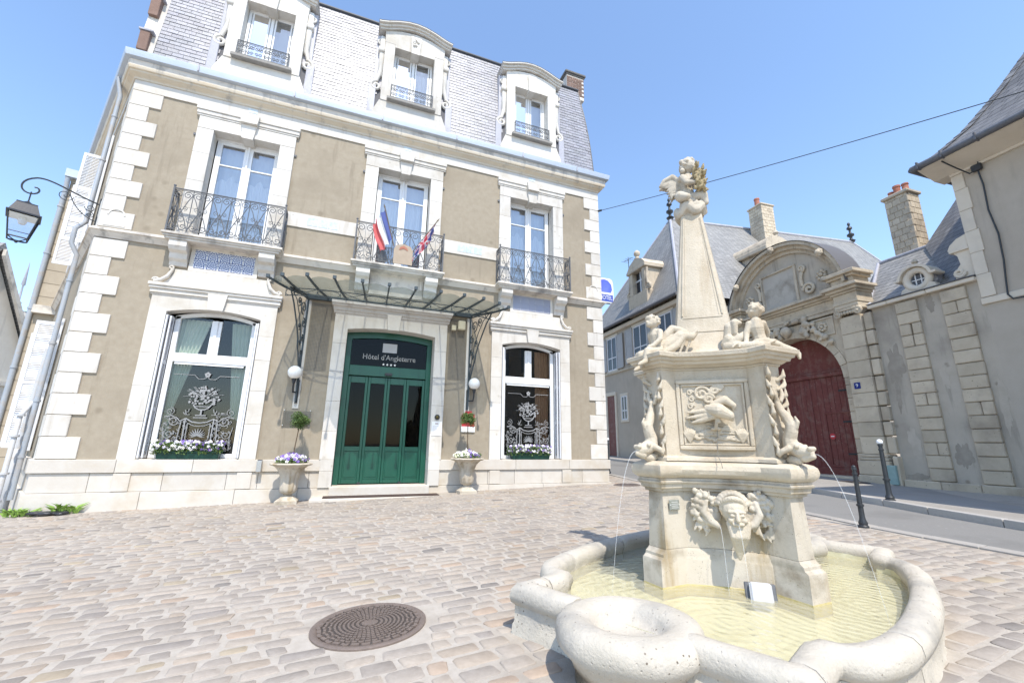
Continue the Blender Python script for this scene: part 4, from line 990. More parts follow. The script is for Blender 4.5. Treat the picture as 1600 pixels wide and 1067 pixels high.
# -------------------------------------------------- dormers
def dormer(bx, i):
    Y = YF-.01; m = MB()
    m.px([(bx-1.08, 10.06), (bx+1.08, 10.06), (bx+1.06, 10.45), (bx+.90, 10.86), (bx-.90, 10.86), (bx-1.06, 10.45)], Y+.02, Y+.5)
    for s in (-1, 1): m.box(bx+s*.59, bx+s*.88, Y, Y+.55, 10.862, 12.90, .006)
    m.px([(bx-.88, 12.902), (bx-.59, 12.902), (bx-.59, 12.80), (bx+.59, 12.80), (bx+.59, 12.902), (bx+.88, 12.902), (bx+.90, 13.30), (bx+.45, 13.44), (bx, 13.50), (bx-.45, 13.44), (bx-.90, 13.30)], Y-.003, Y+.55)
    d = m.build('dormer', WHITE_STONE, hotel)
    m = MB(); m.px([(bx-.12, 12.72), (bx+.12, 12.72), (bx+.16, 13.34), (bx-.16, 13.34)], Y-.07, Y+.3)
    if i == 1:
        for k in range(9): m.sphere((bx+rnd.uniform(-.07, .07), Y-.08, 13.1+rnd.uniform(-.13, .13)), rnd.uniform(.025, .05), 8, 5)
    m.build('keystone', WHITE_STONE, d)
    top = [(-1.06, 13.26), (-.95, 13.28), (-.80, 13.33), (-.52, 13.45), (-.25, 13.53), (0, 13.555), (.25, 13.53), (.52, 13.45), (.80, 13.33), (.95, 13.28), (1.06, 13.26)]
    for k, (o, d0, d1) in enumerate(((.06, 0, .06), (.11, .06, .13), (.18, .13, .17))):
        m = MB(); m.px([(bx+a*(1+.02*k), b+d0) for a, b in top]+[(bx+a*(1+.02*k), b+d1) for a, b in reversed(top)], Y-o, Y+.5); m.build('pediment', WHITE_STONE, d)
    m = MB()                                                          # lead roof running back
    for a, b in top: m.v += [(bx+a*1.05, Y-.19, b+.175), (bx+a*1.05, YF+1.3, b+.20)]
    for k in range(len(top)-1): m.f.append((2*k, 2*k+2, 2*k+3, 2*k+1))
    m.build('lead_roof', LEAD, d, smooth=50, fix=False)
    for s in (-1, 1):
        m = MB(); m.box(bx+s*.80, bx+s*.875, Y+.4, YF+1.2, 10.1, 13.3); m.box(bx+s*1.02, bx+s*1.22, ry(10.6)-.03, ry(10.6)+.2, 10.1, 11.35, .01); m.box(bx+s*.872, bx+s*1.12, ry(11.6)-.03, ry(11.6)+.2, 11.3, 13.2, .01)
        m.build('flashing', LEAD, d)
    m = MB(); m.box(bx-.70, bx+.70, Y-.12, Y+.2, 10.862, 10.955, .012); m.build('sill', mat('dark_sill', (.24,.23,.21), (.32,.30,.275), 9) if i == 0 else bpy.data.materials['dark_sill'], d)
    for s in (-1, 1):                                                # side consoles with scroll ends
        m = MB(); x = bx+s*.93
        m.box(bx+s*.88, bx+s*1.02, Y+.06, Y+.36, 11.7, 13.15, .02); m.box(bx+s*.88, bx+s*1.06, Y+.02, Y+.38, 12.55, 12.72, .02)
        m.tube(spiral((bx+s*1.03, 11.35), .16, .03, R(90), -s*1.4, 20, lambda u, v: (u, Y+.10, v)), .045, 8)
        m.tube([(bx+s*.96, Y+.12, 12.5), (bx+s*.94, Y+.11, 12.1), (bx+s*.97, Y+.10, 11.75), (bx+s*1.03, Y+.10, 11.5)], [.04, .05, .06, .05], 8)
        m.tube(spiral((bx+s*1.0, 12.95), .10, .02, R(-90), s*1.2, 14, lambda u, v: (u, Y+.10, v)), .03, 6)
        m.build('console', WHITE_STONE, d, smooth=50)
    # casement
    Fy = Y+.28; m = MB()
    for x0, x1 in ((-.58, -.51), (.51, .58), (-.04, .04)): m.box(bx+x0, bx+x1, Fy, Fy+.06, 10.96, 12.82, .005)
    for zz, hh in ((10.96, .10), (12.72, .10)): m.box(bx-.51, bx+.51, Fy+.004, Fy+.056, zz, zz+hh, .004)
    for x in (-.47, .04+.04, -.08, .47): m.box(bx+x-.02, bx+x+.02, Fy+.006, Fy+.05, 11.06, 12.72)
    wn = m.build('casement', WHITE, d)
    for s in (-1, 1): q = MB(); q.pane(bx+s*.10, bx+s*.45, Fy+.023, 11.06, 12.72); q.build('pane', GLASS_S, d)
    m = MB(); n = 60
    for k in range(n+1): t = k/n; x = lerp(bx-.52, bx+.52, t); m.v += [(x, Fy+.15+.02*math.sin(t*60), 10.95), (x, Fy+.15+.02*math.sin(t*60), (12.45 if i == 1 else 11.65+.12*abs(math.sin(t*9))))]
    for k in range(n): m.f.append((2*k, 2*k+2, 2*k+3, 2*k+1))
    m.build('curtain', SHEER, d, smooth='all', fix=False); m = MB(); m.pane(bx-.56, bx+.56, Fy+.22, 10.95, 12.8); m.build('shade_backing', SHEER_SHADED, d, fix=False)  # second sheet is an added backing, the dimness is in its colour
    m = MB(); m.quad((bx-.6, Fy+.8, 10.9), (bx+.6, Fy+.8, 10.9), (bx+.6, Fy+.8, 12.9), (bx-.6, Fy+.8, 12.9)); m.build('room_interior', DARK_ROOM, d, fix=False)
    m = MB(); yb = Y-.06; fn = lambda u, v: (bx+u, yb, v)                # small railing
    m.tube([fn(-.60, 11.40), fn(.60, 11.40)], .014, 6); m.tube([fn(-.60, 11.36), fn(.60, 11.36)], .008, 5); m.tube([fn(-.60, 11.0), fn(.60, 11.0)], .010, 5)
    for x in (-.60, .60): m.tube([fn(x, 10.95), fn(x, 11.40)], .012, 5); m.tube([fn(x, 11.38), (bx+x, Y+.1, 11.38)], .01, 5)
    for k in range(6):
        c = -.5+k*.2
        for s in (-1, 1): m.tube(spiral((c+s*.05, 11.26), .065, .012, R(90), s*1.4, 14, fn), .009, 5, cap=False); m.tube(spiral((c+s*.05, 11.10), .05, .012, R(-90), -s*1.3, 12, fn), .008, 5, cap=False)
        m.tube(bez(fn(c-.1, 11.36), fn(c-.05, 11.2), fn(c+.05, 11.2), fn(c+.1, 11.36), 8), .008, 4, cap=False)
    m.build('railing', IRON, d, fix=False)
for i, b in enumerate(BAY): dormer(b, i)
# -------------------------------------------------- left side wall: shutters and drain pipes, right side pipe
def sp(L, o, z): p = Vector((XL, YF))+SD*L+SN*o; return (p.x, p.y, z)
def side_shutter(L0, L1, z0, z1):
    m = MB(); rings = lambda a, b, o0, o1, c, d: m.loft([[sp(a, o0, z), sp(b, o0, z), sp(b, o1, z), sp(a, o1, z)] for z in (c, d)])
    for a, b in ((L0, L0+.06), (L1-.06, L1)): rings(a, b, .03, .07, z0, z1)
    for zz in (z0, (z0+z1)/2-.04, z1-.08): rings(L0+.06, L1-.06, .03, .065, zz, zz+.08)
    z = z0+.1
    while z < z1-.1: m.quad(sp(L0+.06, .065, z), sp(L1-.06, .065, z), sp(L1-.06, .035, z+.04), sp(L0+.06, .035, z+.04)); z += .05
    m.build('side_shutter', LOUVRE, hotel, fix=False)
def open_shutter(L, z0, z1):
    a, b = Vector(sp(L, .03, 0)), Vector(sp(L+.14, .44, 0)); d = (b-a).normalized(); n_ = Vector((d.y, -d.x, 0)); W_ = (b-a).length
    M_ = Matrix(((d.x, n_.x, 0, a.x), (d.y, n_.y, 0, a.y), (0, 0, 1, 0), (0, 0, 0, 1))); m = MB(M_)
    for x0, x1 in ((0, .06), (W_-.06, W_)): m.box(x0, x1, -.018, .018, z0, z1, .003)
    for zz in (z0, (z0+z1)/2-.04, z1-.08): m.box(.06, W_-.06, -.016, .016, zz, zz+.08)
    z = z0+.1
    while z < z1-.1: m.add([(.06, -.014, z), (W_-.06, -.014, z), (W_-.06, .014, z+.035), (.06, .014, z+.035)], [(0, 1, 2, 3)]); z += .045
    m.build('side_shutter', LOUVRE, hotel, fix=False)
for L_, z0, z1 in ((3.2, 6.3, 8.9), (5.6, 6.3, 8.9), (2.6, 1.05, 4.0), (4.6, 1.05, 4.0)): open_shutter(L_, z0, z1)
for L0 in (2.0, 4.6):
    for z0, z1 in ((1.0, 4.0), (6.4, 9.0)): side_shutter(L0, L0+.55, z0, z1); side_shutter(L0+1.75, L0+2.3, z0, z1)
m = MB(); m.tube([sp(.75, .17, .1), sp(.75, .17, 4.6), sp(.75, .17, 5.2), sp(.75, .30, 5.45), sp(.75, .30, 5.8), sp(.75, .17, 6.0), sp(.75, .17, 9.4), sp(.75, .28, 9.85)], .046, 10)
for z in (.9, 2.0, 3.2, 4.6, 6.3, 7.6, 8.8): m.lathe([(.058, -.02), (.058, .02)], sp(.75, .17, z), 10)
m.build('drain_pipe', PIPE, hotel, smooth=50)
m = MB(); m.tube([sp(.62, .34, -.15), sp(.62, .34, 1.7), sp(.95, .20, 2.0)], .043, 10); m.box(*(lambda p: (p[0]-.07, p[0]+.07, p[1]-.07, p[1]+.07, -.14, 1.05))(sp(.95, .24, 0)), .02); m.tube([sp(.95, .24, .9), sp(.95, .2, 3.1)], .05, 10)
for z in (.1, .6, 1.3, 1.7): m.lathe([(.07, -.02), (.07, .02)], sp(.62, .34, z), 10)
m.build('drain_pipe', PIPE_W, hotel, smooth=50)
m = MB(); m.tube([(XR+.10, YF+.35, .2), (XR+.10, YF+.35, 9.6)], .05, 8); m.build('drain_pipe', PIPE, hotel, smooth=50)
# ------------------------------------------------------------------ things on and before the hotel
def wall_lamp(s, label):
    x = .87+s*2.02; y = YF-.16; z = 2.78
    root = empty('wall_lamp', (x, YF-.03, 2.2), label, 'lamp', 'globe lamps beside the entrance')
    xo = x+s*.13*(1 if s > 0 else .6)
    m = MB(); m.tube([(x, YF-.05, 2.12), (x, YF-.05, 2.65)], .03, 8); m.tube([(x, YF-.06, 2.36), (xo, y+.02, 2.36), (xo, y-.04, 2.45), (xo, y-.06, 2.62)], .02, 8); m.tube([(xo, y-.06, 2.55), (xo, y-.06, 2.62), (xo, y-.06, 2.70)], [.028, .045, .06], 10); m.build('arm', IRON_D, root, smooth=50)
    m = MB(); m.sphere((xo, y-.06, z+.02), .15, 28, 18); m.build('globe', OPAL, root, smooth='all')
wall_lamp(-1, 'white glass globe lamp on black arm, on the bracket pad above the clear plaque'); wall_lamp(1, 'white glass globe lamp on black arm, above the red plaque')
# street lantern on its scrolled arm at the slanting corner
A = Vector(sp(.55, .03, 6.42)); dr = Vector((SN.x, SN.y, 0)); T = A+dr*1.02; T.z = 6.25
lan = empty('street_lantern', A, 'black wrought iron lantern hanging from a scrolled wall arm at the hotel corner', 'lantern')
m = MB()
m.tube([A+Vector((0,0,-.5)), A+Vector((0,0,.15))], .018, 6)
m.tube(bez(A, A+dr*.45+Vector((0,0,.06)), A+dr*.8+Vector((0,0,.26)), A+dr*1.0+Vector((0,0,.16)), 14)+bez(A+dr*1.0+Vector((0,0,.16)), A+dr*1.25+Vector((0,0,.02)), A+dr*1.2+Vector((0,0,-.25)), A+dr*1.02+Vector((0,0,-.22)), 10)[1:]+bez(A+dr*1.02+Vector((0,0,-.22)), A+dr*.88+Vector((0,0,-.18)), A+dr*.90+Vector((0,0,-.02)), A+dr*1.0+Vector((0,0,-.06)), 8)[1:], .016, 6)
m.tube(bez(A+Vector((0,0,-.42)), A+dr*.2+Vector((0,0,-.40)), A+dr*.42+Vector((0,0,-.2)), A+dr*.5+Vector((0,0,.08)), 10), .010, 5)
fnl = lambda u, v: A+dr*u+Vector((0, 0, v))
m.tube(spiral((.55, -.02), .13, .02, R(180), 1.5, 20, fnl), .008, 5); m.tube(spiral((.14, -.14), .09, .02, R(0), -1.4, 16, fnl), .008, 5); m.tube(spiral((.12, -.30), .07, .02, R(90), 1.4, 14, fnl), .008, 5)
m.build('arm', IRON_D, lan, fix=False)
Lc = A+dr*1.02; Lc.z = 5.38
def sq(c, h, z, a=R(29)): return [(c.x+h*1.414*math.cos(a+R(45)+k*math.pi/2), c.y+h*1.414*math.sin(a+R(45)+k*math.pi/2), c.z+z) for k in range(4)]
m = MB(); m.tube([Lc+Vector((0,0,.60)), Lc+Vector((0,0,.86))], .012, 6); m.lathe([(.11, .56), (.12, .575), (.05, .61), (.02, .64)], Lc, 14)
m.loft([sq(Lc, .245, .285), sq(Lc, .245, .31), sq(Lc, .215, .325), sq(Lc, .15, .53), sq(Lc, .15, .555), sq(Lc, .10, .575)]); m.build('roof', mat('lantern_black', (.035,.037,.045), None, 5, .4, .05), lan)
m = MB()
top, bot = sq(Lc, .215, .285), sq(Lc, .135, -.20)
for k in range(4): m.tube([top[k], bot[k]], .013, 5); m.tube([bot[k], bot[(k+1) % 4]], .013, 5); m.tube([sq(Lc, .15, -.10)[k], sq(Lc, .15, -.10)[(k+1) % 4]], .008, 5); m.tube([bot[k], Vector(bot[k]).lerp(Lc+Vector((0,0,-.2)), .35)+Vector((0,0,-.03)), Lc+Vector((0,0,-.26))], .011, 5)
m.sphere(Lc+Vector((0,0,-.27)), .025); m.build('cage', IRON_D, lan, fix=False)
m = MB(); a, b = sq(Lc, .205, .27), sq(Lc, .130, -.19)
for k in range(4): m.quad(a[k], a[(k+1) % 4], b[(k+1) % 4], b[k])
m.build('glazing', GLASS_L, lan, fix=False)
m = MB(); m.loft([sq(Lc, .19, .27), sq(Lc, .19, .26)]); m.lathe([(.05, .12), (.07, .18), (.05, .26)], Lc, 10); m.build('reflector', WHITE, lan)
# --- planters
def leafball(mb, c, r, n, size, squash=1.0, cols=None):
    for _ in range(n):
        v = Vector((rnd.gauss(0,1), rnd.gauss(0,1), rnd.gauss(0,1))).normalized(); q = v*r*rnd.uniform(.55, 1.05); q.z *= squash; p = Vector(c)+q
        t = (v+Vector((rnd.uniform(-.8,.8), rnd.uniform(-.8,.8), rnd.uniform(-.8,.8)))).normalized(); u = t.orthogonal().normalized(); w_ = t.cross(u); a = rnd.uniform(0, 6.28); u, w_ = u*math.cos(a)+w_*math.sin(a), w_*math.cos(a)-u*math.sin(a)
        s = size*rnd.uniform(.7, 1.3); k = rnd.uniform(.6, 1.5); mb.cur = (k*rnd.uniform(.9, 1.25), k, k*rnd.uniform(.7, 1), 1) if cols is None else rnd.choice(cols)
        mb.add([p-u*s, p-w_*s*.45, p+u*s, p+w_*s*.45+t*s*.2], [(0, 1, 2, 3)])
VIO = [(.16,.07,.42,1), (.22,.12,.55,1), (.10,.04,.28,1), (.82,.80,.90,1), (.90,.88,.92,1), (.55,.48,.78,1), (.92,.90,.90,1)]
WHT = [(.92,.91,.88,1), (.95,.94,.90,1), (.90,.88,.80,1), (.75,.72,.85,1)]
def bloom(mb, p, s, colr, d):
    """a pansy: five petals and a dark eye"""
    u = d.orthogonal().normalized(); v = d.cross(u)
    for k in range(5):
        a = 2*math.pi*k/5; q = p+(u*math.cos(a)+v*math.sin(a))*s*.55; mb.cur = colr if k < 3 else tuple(min(1, c*1.15+.02) for c in colr[:3])+(1,)
        mb.add([p, q+(u*math.cos(a+.9)+v*math.sin(a+.9))*s*.5, p+(u*math.cos(a)+v*math.sin(a))*s*1.15+d*s*.1, q+(u*math.cos(a-.9)+v*math.sin(a-.9))*s*.5], [(0,1,2,3)])
    mb.cur = (.35,.25,.05,1) if colr[0] > .5 else (.7,.6,.2,1); mb.add([p+u*s*.2+d*.003, p+v*s*.2+d*.003, p-u*s*.2+d*.003, p-v*s*.2+d*.003], [(0,1,2,3)])
def pansies(root, boxes, nl, nb, mixf, size=.022):
    f = MB(); q = MB()
    for _ in range(nl):
        x0, x1, y0, y1, z0, z1 = boxes; p = Vector((rnd.uniform(x0, x1), rnd.uniform(y0, y1), z0+(z1-z0)*rnd.random()**.8)); leafball(f, p, .012, 1, .028)
    for _ in range(nb):
        x0, x1, y0, y1, z0, z1 = boxes; tt2 = rnd.random(); x = lerp(x0, x1, tt2)
        p = Vector((x, rnd.uniform(y0-.03, y1), z0+(z1-z0)*rnd.uniform(.35, 1.2))); d = Vector((rnd.uniform(-.5, .5), -1, rnd.uniform(.1, .9))).normalized()
        bloom(q, p, size*rnd.uniform(.8, 1.2), rnd.choice(WHT if rnd.random() < mixf(tt2, (p.z-z0)/(z1-z0)) else VIO), d)
    f.build('foliage', LEAF, root, fix=False); q.build('blooms', PETAL, root, fix=False)
def window_box(bx, label, mixf):
    root = empty('window_box', (bx, YF-.02, GZ0+.012), label, 'flower box'); y0, y1 = YF-.06, YF+.15; x0, x1 = bx-.62, bx+.50
    m = MB(); m.loft([[(x0+.03, y0+.02, GZ0+.016), (x1-.03, y0+.02, GZ0+.016), (x1-.03, y1-.02, GZ0+.016), (x0+.03, y1-.02, GZ0+.016)], [(x0, y0, GZ0+.14), (x1, y0, GZ0+.14), (x1, y1, GZ0+.14), (x0, y1, GZ0+.14)], [(x0-.01, y0-.012, GZ0+.145), (x1+.01, y0-.012, GZ0+.145), (x1+.01, y1+.01, GZ0+.145), (x0-.01, y1+.01, GZ0+.145)], [(x0-.01, y0-.012, GZ0+.17), (x1+.01, y0-.012, GZ0+.17), (x1+.01, y1+.01, GZ0+.17), (x0-.01, y1+.01, GZ0+.17)]]); m.build('trough', TROUGH, root)
    pansies(root, (x0-.08, x1+.03, y0-.07, y1, GZ0+.11, GZ0+.34), 1900, 210, mixf, .026)
window_box(BAY[0]+.03, 'green flower box crowded with white pansies below the window with sage curtains', lambda t, h: .9 if h < .8 and t < .7 else .35)
window_box(BAY[2]+.05, 'green flower box with violet pansies below the window with brown curtain', lambda t, h: .45 if h > .5 else .6)
def urn(x, y, label, plabel, tlabel, yellow):
    z = g(x, y)+.012; k = .80
    root = empty('stone_urn', (x, y, z), label, 'urn', 'fluted stone urns flanking the entrance')
    flute = lambda a, i: 1+(.035*math.cos(a*12) if 6 <= i <= 12 else (.05*math.cos(a*12) if i > 12 else 0))
    prof = [(.10, .13), (.095, .145), (.07, .16), (.085, .19), (.12, .20), (.15, .225), (.165, .27), (.17, .36), (.165, .45), (.185, .55), (.22, .63), (.27, .70), (.32, .745), (.385, .765), (.40, .785), (.385, .805), (.33, .81), (.28, .79), (.25, .74)]
    m = MB(); m.lathe(prof, (x, y, z), 72, flute); m.build('bowl', FOUNT_W, root, smooth=60)
    m = MB(); m.loft([[(x+a*h, y+b*h, z+zz) for a, b in ((-1,-1), (1,-1), (1,1), (-1,1))] for h, zz in ((.21, -.06), (.21, .055), (.20, .065), (.13, .115), (.12, .13))]); m.build('foot', FOUNT_W, root)
    m = MB(); m.lathe([(.27, .70), (.27, .77)], (x, y, z), 24); m.build('soil', STEM, root)
    pr = empty('pansy_plant', (x, y, z+.77), plabel, 'flowers'); f = MB(); q = MB()
    for _ in range(500): a, r_ = rnd.uniform(0, 6.28), .33*math.sqrt(rnd.random()); leafball(f, (x+r_*math.cos(a), y+r_*math.sin(a), z+.79+.13*rnd.random()), .01, 1, .028)
    for _ in range(95):
        a, r_ = rnd.uniform(0, 6.28), .34*math.sqrt(rnd.random()); dx = r_*math.cos(a); d = Vector((rnd.uniform(-.5, .5), -1, rnd.uniform(.1, .9))).normalized()
        c_ = rnd.choice(VIO) if not yellow or dx > -.02 else rnd.choice([(.92,.90,.72,1), (.90,.88,.60,1), (.92,.91,.86,1)])
        bloom(q, Vector((x+dx, y+r_*math.sin(a), z+.83+.14*(1-r_/.36)+.06*rnd.random())), .033, c_, d)
    f.build('foliage', LEAF, pr, fix=False); q.build('blooms', PETAL, pr, fix=False)
    tr = empty('topiary_tree', (x, y, z+.75), tlabel, 'topiary')
    dx = .06 if not yellow else -.01; rb = .21 if not yellow else .185
    m = MB(); m.tube([(x+.0, y+.02, z+.74), (x+dx*.4, y+.02, z+1.15), (x+dx*1.0, y+.02, z+1.6)], [.014, .012, .011], 6); m.build('trunk', STEM, tr)
    m = MB(); cc = (x+dx, y+.02, z+1.72)
    for k_ in range(26):
        v = Vector((rnd.gauss(0,1), rnd.gauss(0,1), rnd.gauss(0,1))).normalized(); leafball(m, Vector(cc)+v*rb*rnd.uniform(.35, .85), rb*.38, 75, .019)
    m.build('crown', LEAF, tr, fix=False)
urn(-1.03, YF-.50, 'fluted stone urn by the clear plaque, below the topiary ball with white and violet pansies', 'violet and white pansies filling the stone urn by the clear plaque', 'fuller green topiary ball on thin stem before the clear plaque', False)
urn(2.83, YF-.50, 'fluted stone urn below the red plaque, with yellow and violet pansies', 'pale yellow and violet pansies filling the stone urn below the red plaque', 'small topiary ball with straight stem before the red plaque', True)
# --- plaques and small fittings
m = MB(); m.pane(-1.38, -.80, YF-.026, 1.60, 1.98); root = m.build('clear_plaque', glass('clear_plate', (.985,.985,.985), .0, .02, 0, .2), label='clear rectangular plaque on wall studs behind the topiary ball', cat='plaque')
for a in (-1.36, -.82):
    for b in (1.62, 1.96): m = MB(); m.tube([(a, YF-.04, b), (a, YF, b)], .012, 8); m.build('stud', STEEL, root)
m = MB(); m.box(2.76, 3.13, YF-.035, YF, 1.56, 1.70, .006); pl = m.build('wall_plaque', WHITE, label='red and white enamel plaque on the stucco beside the door', cat='plaque')
m = MB(); m.px([(2.78, 1.702), (3.11, 1.702), (3.11, 2.02), (3.05, 2.02), (3.03, 2.10), (2.86, 2.10), (2.84, 2.02), (2.78, 2.02)], YF-.03, YF); m.build('red_panel', RED_SIGN, pl)
m = MB(); m.box(1.985, 2.235, YF-.112, YF-.10, 1.45, 1.80, .003); pl = m.build('notice_card', WHITE, label='small white notice card on the door jamb under the bell', cat='notice')
m = MB(); m.box(2.07, 2.15, YF-.114, YF-.1115, 1.73, 1.77)
for k in range(7): m.box(2.01, 2.01+rnd.uniform(.1, .2), YF-.1135, YF-.1115, 1.50+k*.03, 1.507+k*.03)
m.build('print', mat('grey_print', (.45,.40,.40), None), pl)
m = MB(); m.prism([(.065*math.cos(a), .065*math.sin(a)) for a in [2*math.pi*k/20 for k in range(20)]], lambda a, b, d: (2.11+a, d, 1.91+b), YF-.125, YF-.10); bl = m.build('door_bell', IRON_D, label='round dark door bell plate above the notice card', cat='bell')
m = MB(); m.box(2.08, 2.14, YF-.13, YF-.124, 1.90, 1.92); m.sphere((2.11, YF-.125, 1.91), .04, 12, 8); m.build('button', BRASS, bl)
m = MB(); m.box(-1.73, -1.63, YF-.20, YF-.086, .62, .86, .008); a_ = m.build('ash_bin', STEEL, label='small steel ash bin fixed to the plinth near the urn', cat='ash bin'); m = MB(); m.box(-1.72, -1.64, YF-.19, YF-.1, .861, .875); m.build('lid', IRON_D, a_)
m = MB(); m.box(2.38, 2.50, YF-.12, YF, 4.22, 4.36, .01); m.box(2.55, 2.75, YF-.14, YF, 4.25, 4.50, .02); m.build('alarm_box', mat('alarm_cream', (.60,.56,.42), None), label='pair of cream alarm boxes under the canopy corner', cat='alarm box')
# --- projecting sign at the right corner
sx = XR+.05; sy = YF+.22
root = empty('hotel_sign', (sx, sy, 5.72), 'blue and white HOTEL sign projecting past the hotel corner', 'sign')
def rr(x0, x1, z0, z1, r, n=6):
    out = []
    for cx, cz, a0 in ((x1-r, z0+r, -90), (x1-r, z1-r, 0), (x0+r, z1-r, 90), (x0+r, z0+r, 180)):
        for k in range(n+1): a = R(a0+90*k/n); out.append((cx+r*math.cos(a), cz+r*math.sin(a)))
    return out
m = MB(); m.px(rr(sx, sx+.60, 5.78, 6.62, .14), sy, sy+.14); m.build('casing', WHITE, root, smooth=40)
m = MB(); m.box(sx+.03, sx+.57, sy-.006, sy, 5.82, 6.05); m.build('name_band', BLUE_SIGN, root)
m = MB(); m.px([(sx+.05, 6.22), (sx+.16, 6.13), (sx+.50, 6.13), (sx+.55, 6.24), (sx+.52, 6.42), (sx+.40, 6.54), (sx+.26, 6.57), (sx+.14, 6.54), (sx+.05, 6.42)], sy-.005, sy); m.build('emblem', SIGN_BLUE, root)
text('HOTEL', .20, (sx+.30, sy-.008, 5.935), WHITE, 'lettering', root, .47)
m = MB(); m.tube([(XR, sy+.07, 6.0), (sx+.02, sy+.07, 6.0)], .02, 6); m.tube([(XR, sy+.07, 5.80), (sx+.5, sy+.07, 5.775)], .018, 6); m.build('bracket', IRON, root)
# --- flags on the middle balcony
def flag(root_name, base, tip, label, kind):
    base, tip = Vector(base), Vector(tip); root = empty(root_name, base, label, 'flag', 'flags on the middle balcony')
    m = MB(); m.tube([base, tip], .014, 6); m.tube([tip, tip+(tip-base).normalized()*.10], [.022, .002], 6); m.build('pole', mat(root_name+'_pole', (.16,.12,.08), None), root)
    d = (base-tip).normalized(); n1, n2 = 30, 18; Lh, Wd = 1.0, .62
    def pt(u, v):                                                   # u along the pole from the tip, v out from the pole; the cloth hangs
        p = tip+d*(.05+u*Lh*.8); sgn = -1 if kind == 'fr' else -1
        fold = .055*math.sin(v*16+u*3)*min(1, v*3)
        return Vector((p.x+sgn*(v*.26 if kind == 'fr' else v*.14)+fold*.5, p.y+fold, p.z-v*Wd*(.78 if kind == 'fr' else .95)-.06*v*math.sin(u*5)))
    if kind == 'fr':
        for k, mt in enumerate((FLAG_B, FLAG_W, FLAG_R)):
            m = MB()
            for i in range(n1+1):
                for j in range(7): v = (k+j/6)/3; m.v.append(pt(i/n1, v))
            for i in range(n1):
                for j in range(6): m.f.append((i*7+j, i*7+j+1, (i+1)*7+j+1, (i+1)*7+j))
            m.build(('blue_stripe', 'white_stripe', 'red_stripe')[k], mt, root, smooth='all', fix=False)
    else:
        m = MB(); n1, n2 = 40, 40
        for i in range(n1):
            for j in range(n2):
                u, v = (i+.5)/n1, (j+.5)/n2; x, y = (v-.5)*2, (u-.5)*1.0
                dd = min(abs(y-x*.5), abs(y+x*.5))
                c = (.10,.12,.34,1)
                if dd < .11: c = (.8,.8,.8,1)
                if dd < .045: c = (.62,.12,.15,1)
                if abs(x) < .17 or abs(y) < .17: c = (.8,.8,.8,1)
                if abs(x) < .10 or abs(y) < .10: c = (.62,.12,.15,1)
                m.cur = c; m.add([pt(i/n1, j/n2), pt((i+1)/n1, j/n2), pt((i+1)/n1, (j+1)/n2), pt(i/n1, (j+1)/n2)], [(0,1,2,3)])
        m.build('cloth', FLAG_T, root, smooth='all', fix=False)
yb = YF-.38
flag('french_flag', (.70, yb, 6.20), (.38, yb-.12, 7.20), 'French tricolour hanging from a short pole on the middle balcony', 'fr')
flag('union_flag', (1.15, yb, 6.10), (1.76, yb-.12, 7.10), 'draped red, white and blue Union flag on the middle balcony', 'uk')
P_ = [(.70, 5.74), (1.18, 5.74), (1.18, 6.14), (1.12, 6.25), (.94, 6.30), (.76, 6.25), (.70, 6.14)]
m = MB(); m.px(P_, yb-.045, yb-.02); bp_ = m.build('arched_panel', mat('panel_tan', (.36,.29,.22), (.42,.34,.26), 8), label='arched tan panel fixed to the middle balcony railing between the flags', cat='panel')
m = MB(); m.px([(.83, 6.12), (.94, 6.17), (1.05, 6.12), (1.03, 6.20), (.94, 6.25), (.85, 6.20)], yb-.055, yb-.044); m.build('emblem', TERRA, bp_)
# --- weeds and rubbish bag at the foot of the corner
def weeds(x, y, n, h, label):
    z = g(x, y); m = MB(); root = empty('weed_clump', (x, y, z), label, 'weeds')
    for _ in range(n):
        a = rnd.uniform(0, 6.28); b = Vector((x+rnd.uniform(-.18, .18), y+rnd.uniform(-.06, .06), z)); d = Vector((math.cos(a)*.5, math.sin(a)*.4, 1)).normalized()*h*rnd.uniform(.5, 1); s = d.cross(Vector((0,1,0))).normalized()*.022
        k = rnd.uniform(1.2, 3.2); m.cur = (k*1.1, k, k*.6, 1); mid = b+d*.6; tp = b+d+Vector((math.cos(a)*h*.4, math.sin(a)*h*.3, -.02)); m.add([b, mid-s, tp, mid+s], [(0,1,2,3)])
    m.build('leaves', LEAF, root, fix=False)
weeds(-5.35, YF-.22, 60, .20, 'green weeds growing by the drain pipe at the corner'); weeds(-4.72, YF-.17, 40, .26, 'yellowish weeds growing against the plinth behind the black bag')
m = MB(); z = g(-4.95, 10.7)
for k in range(22): a = rnd.uniform(0, 6.28); m.sphere((-4.95+.27*math.cos(a)*rnd.random(), YF-.28+.06*math.sin(a), z+.035+rnd.uniform(-.01, .025)), (rnd.uniform(.06, .12), .06, rnd.uniform(.025, .04)), 8, 6)
blob(m, 'rubbish_bag', BAG, None, .018, 1, label='flattened black plastic bag lying among weeds at the plinth', cat='bag')
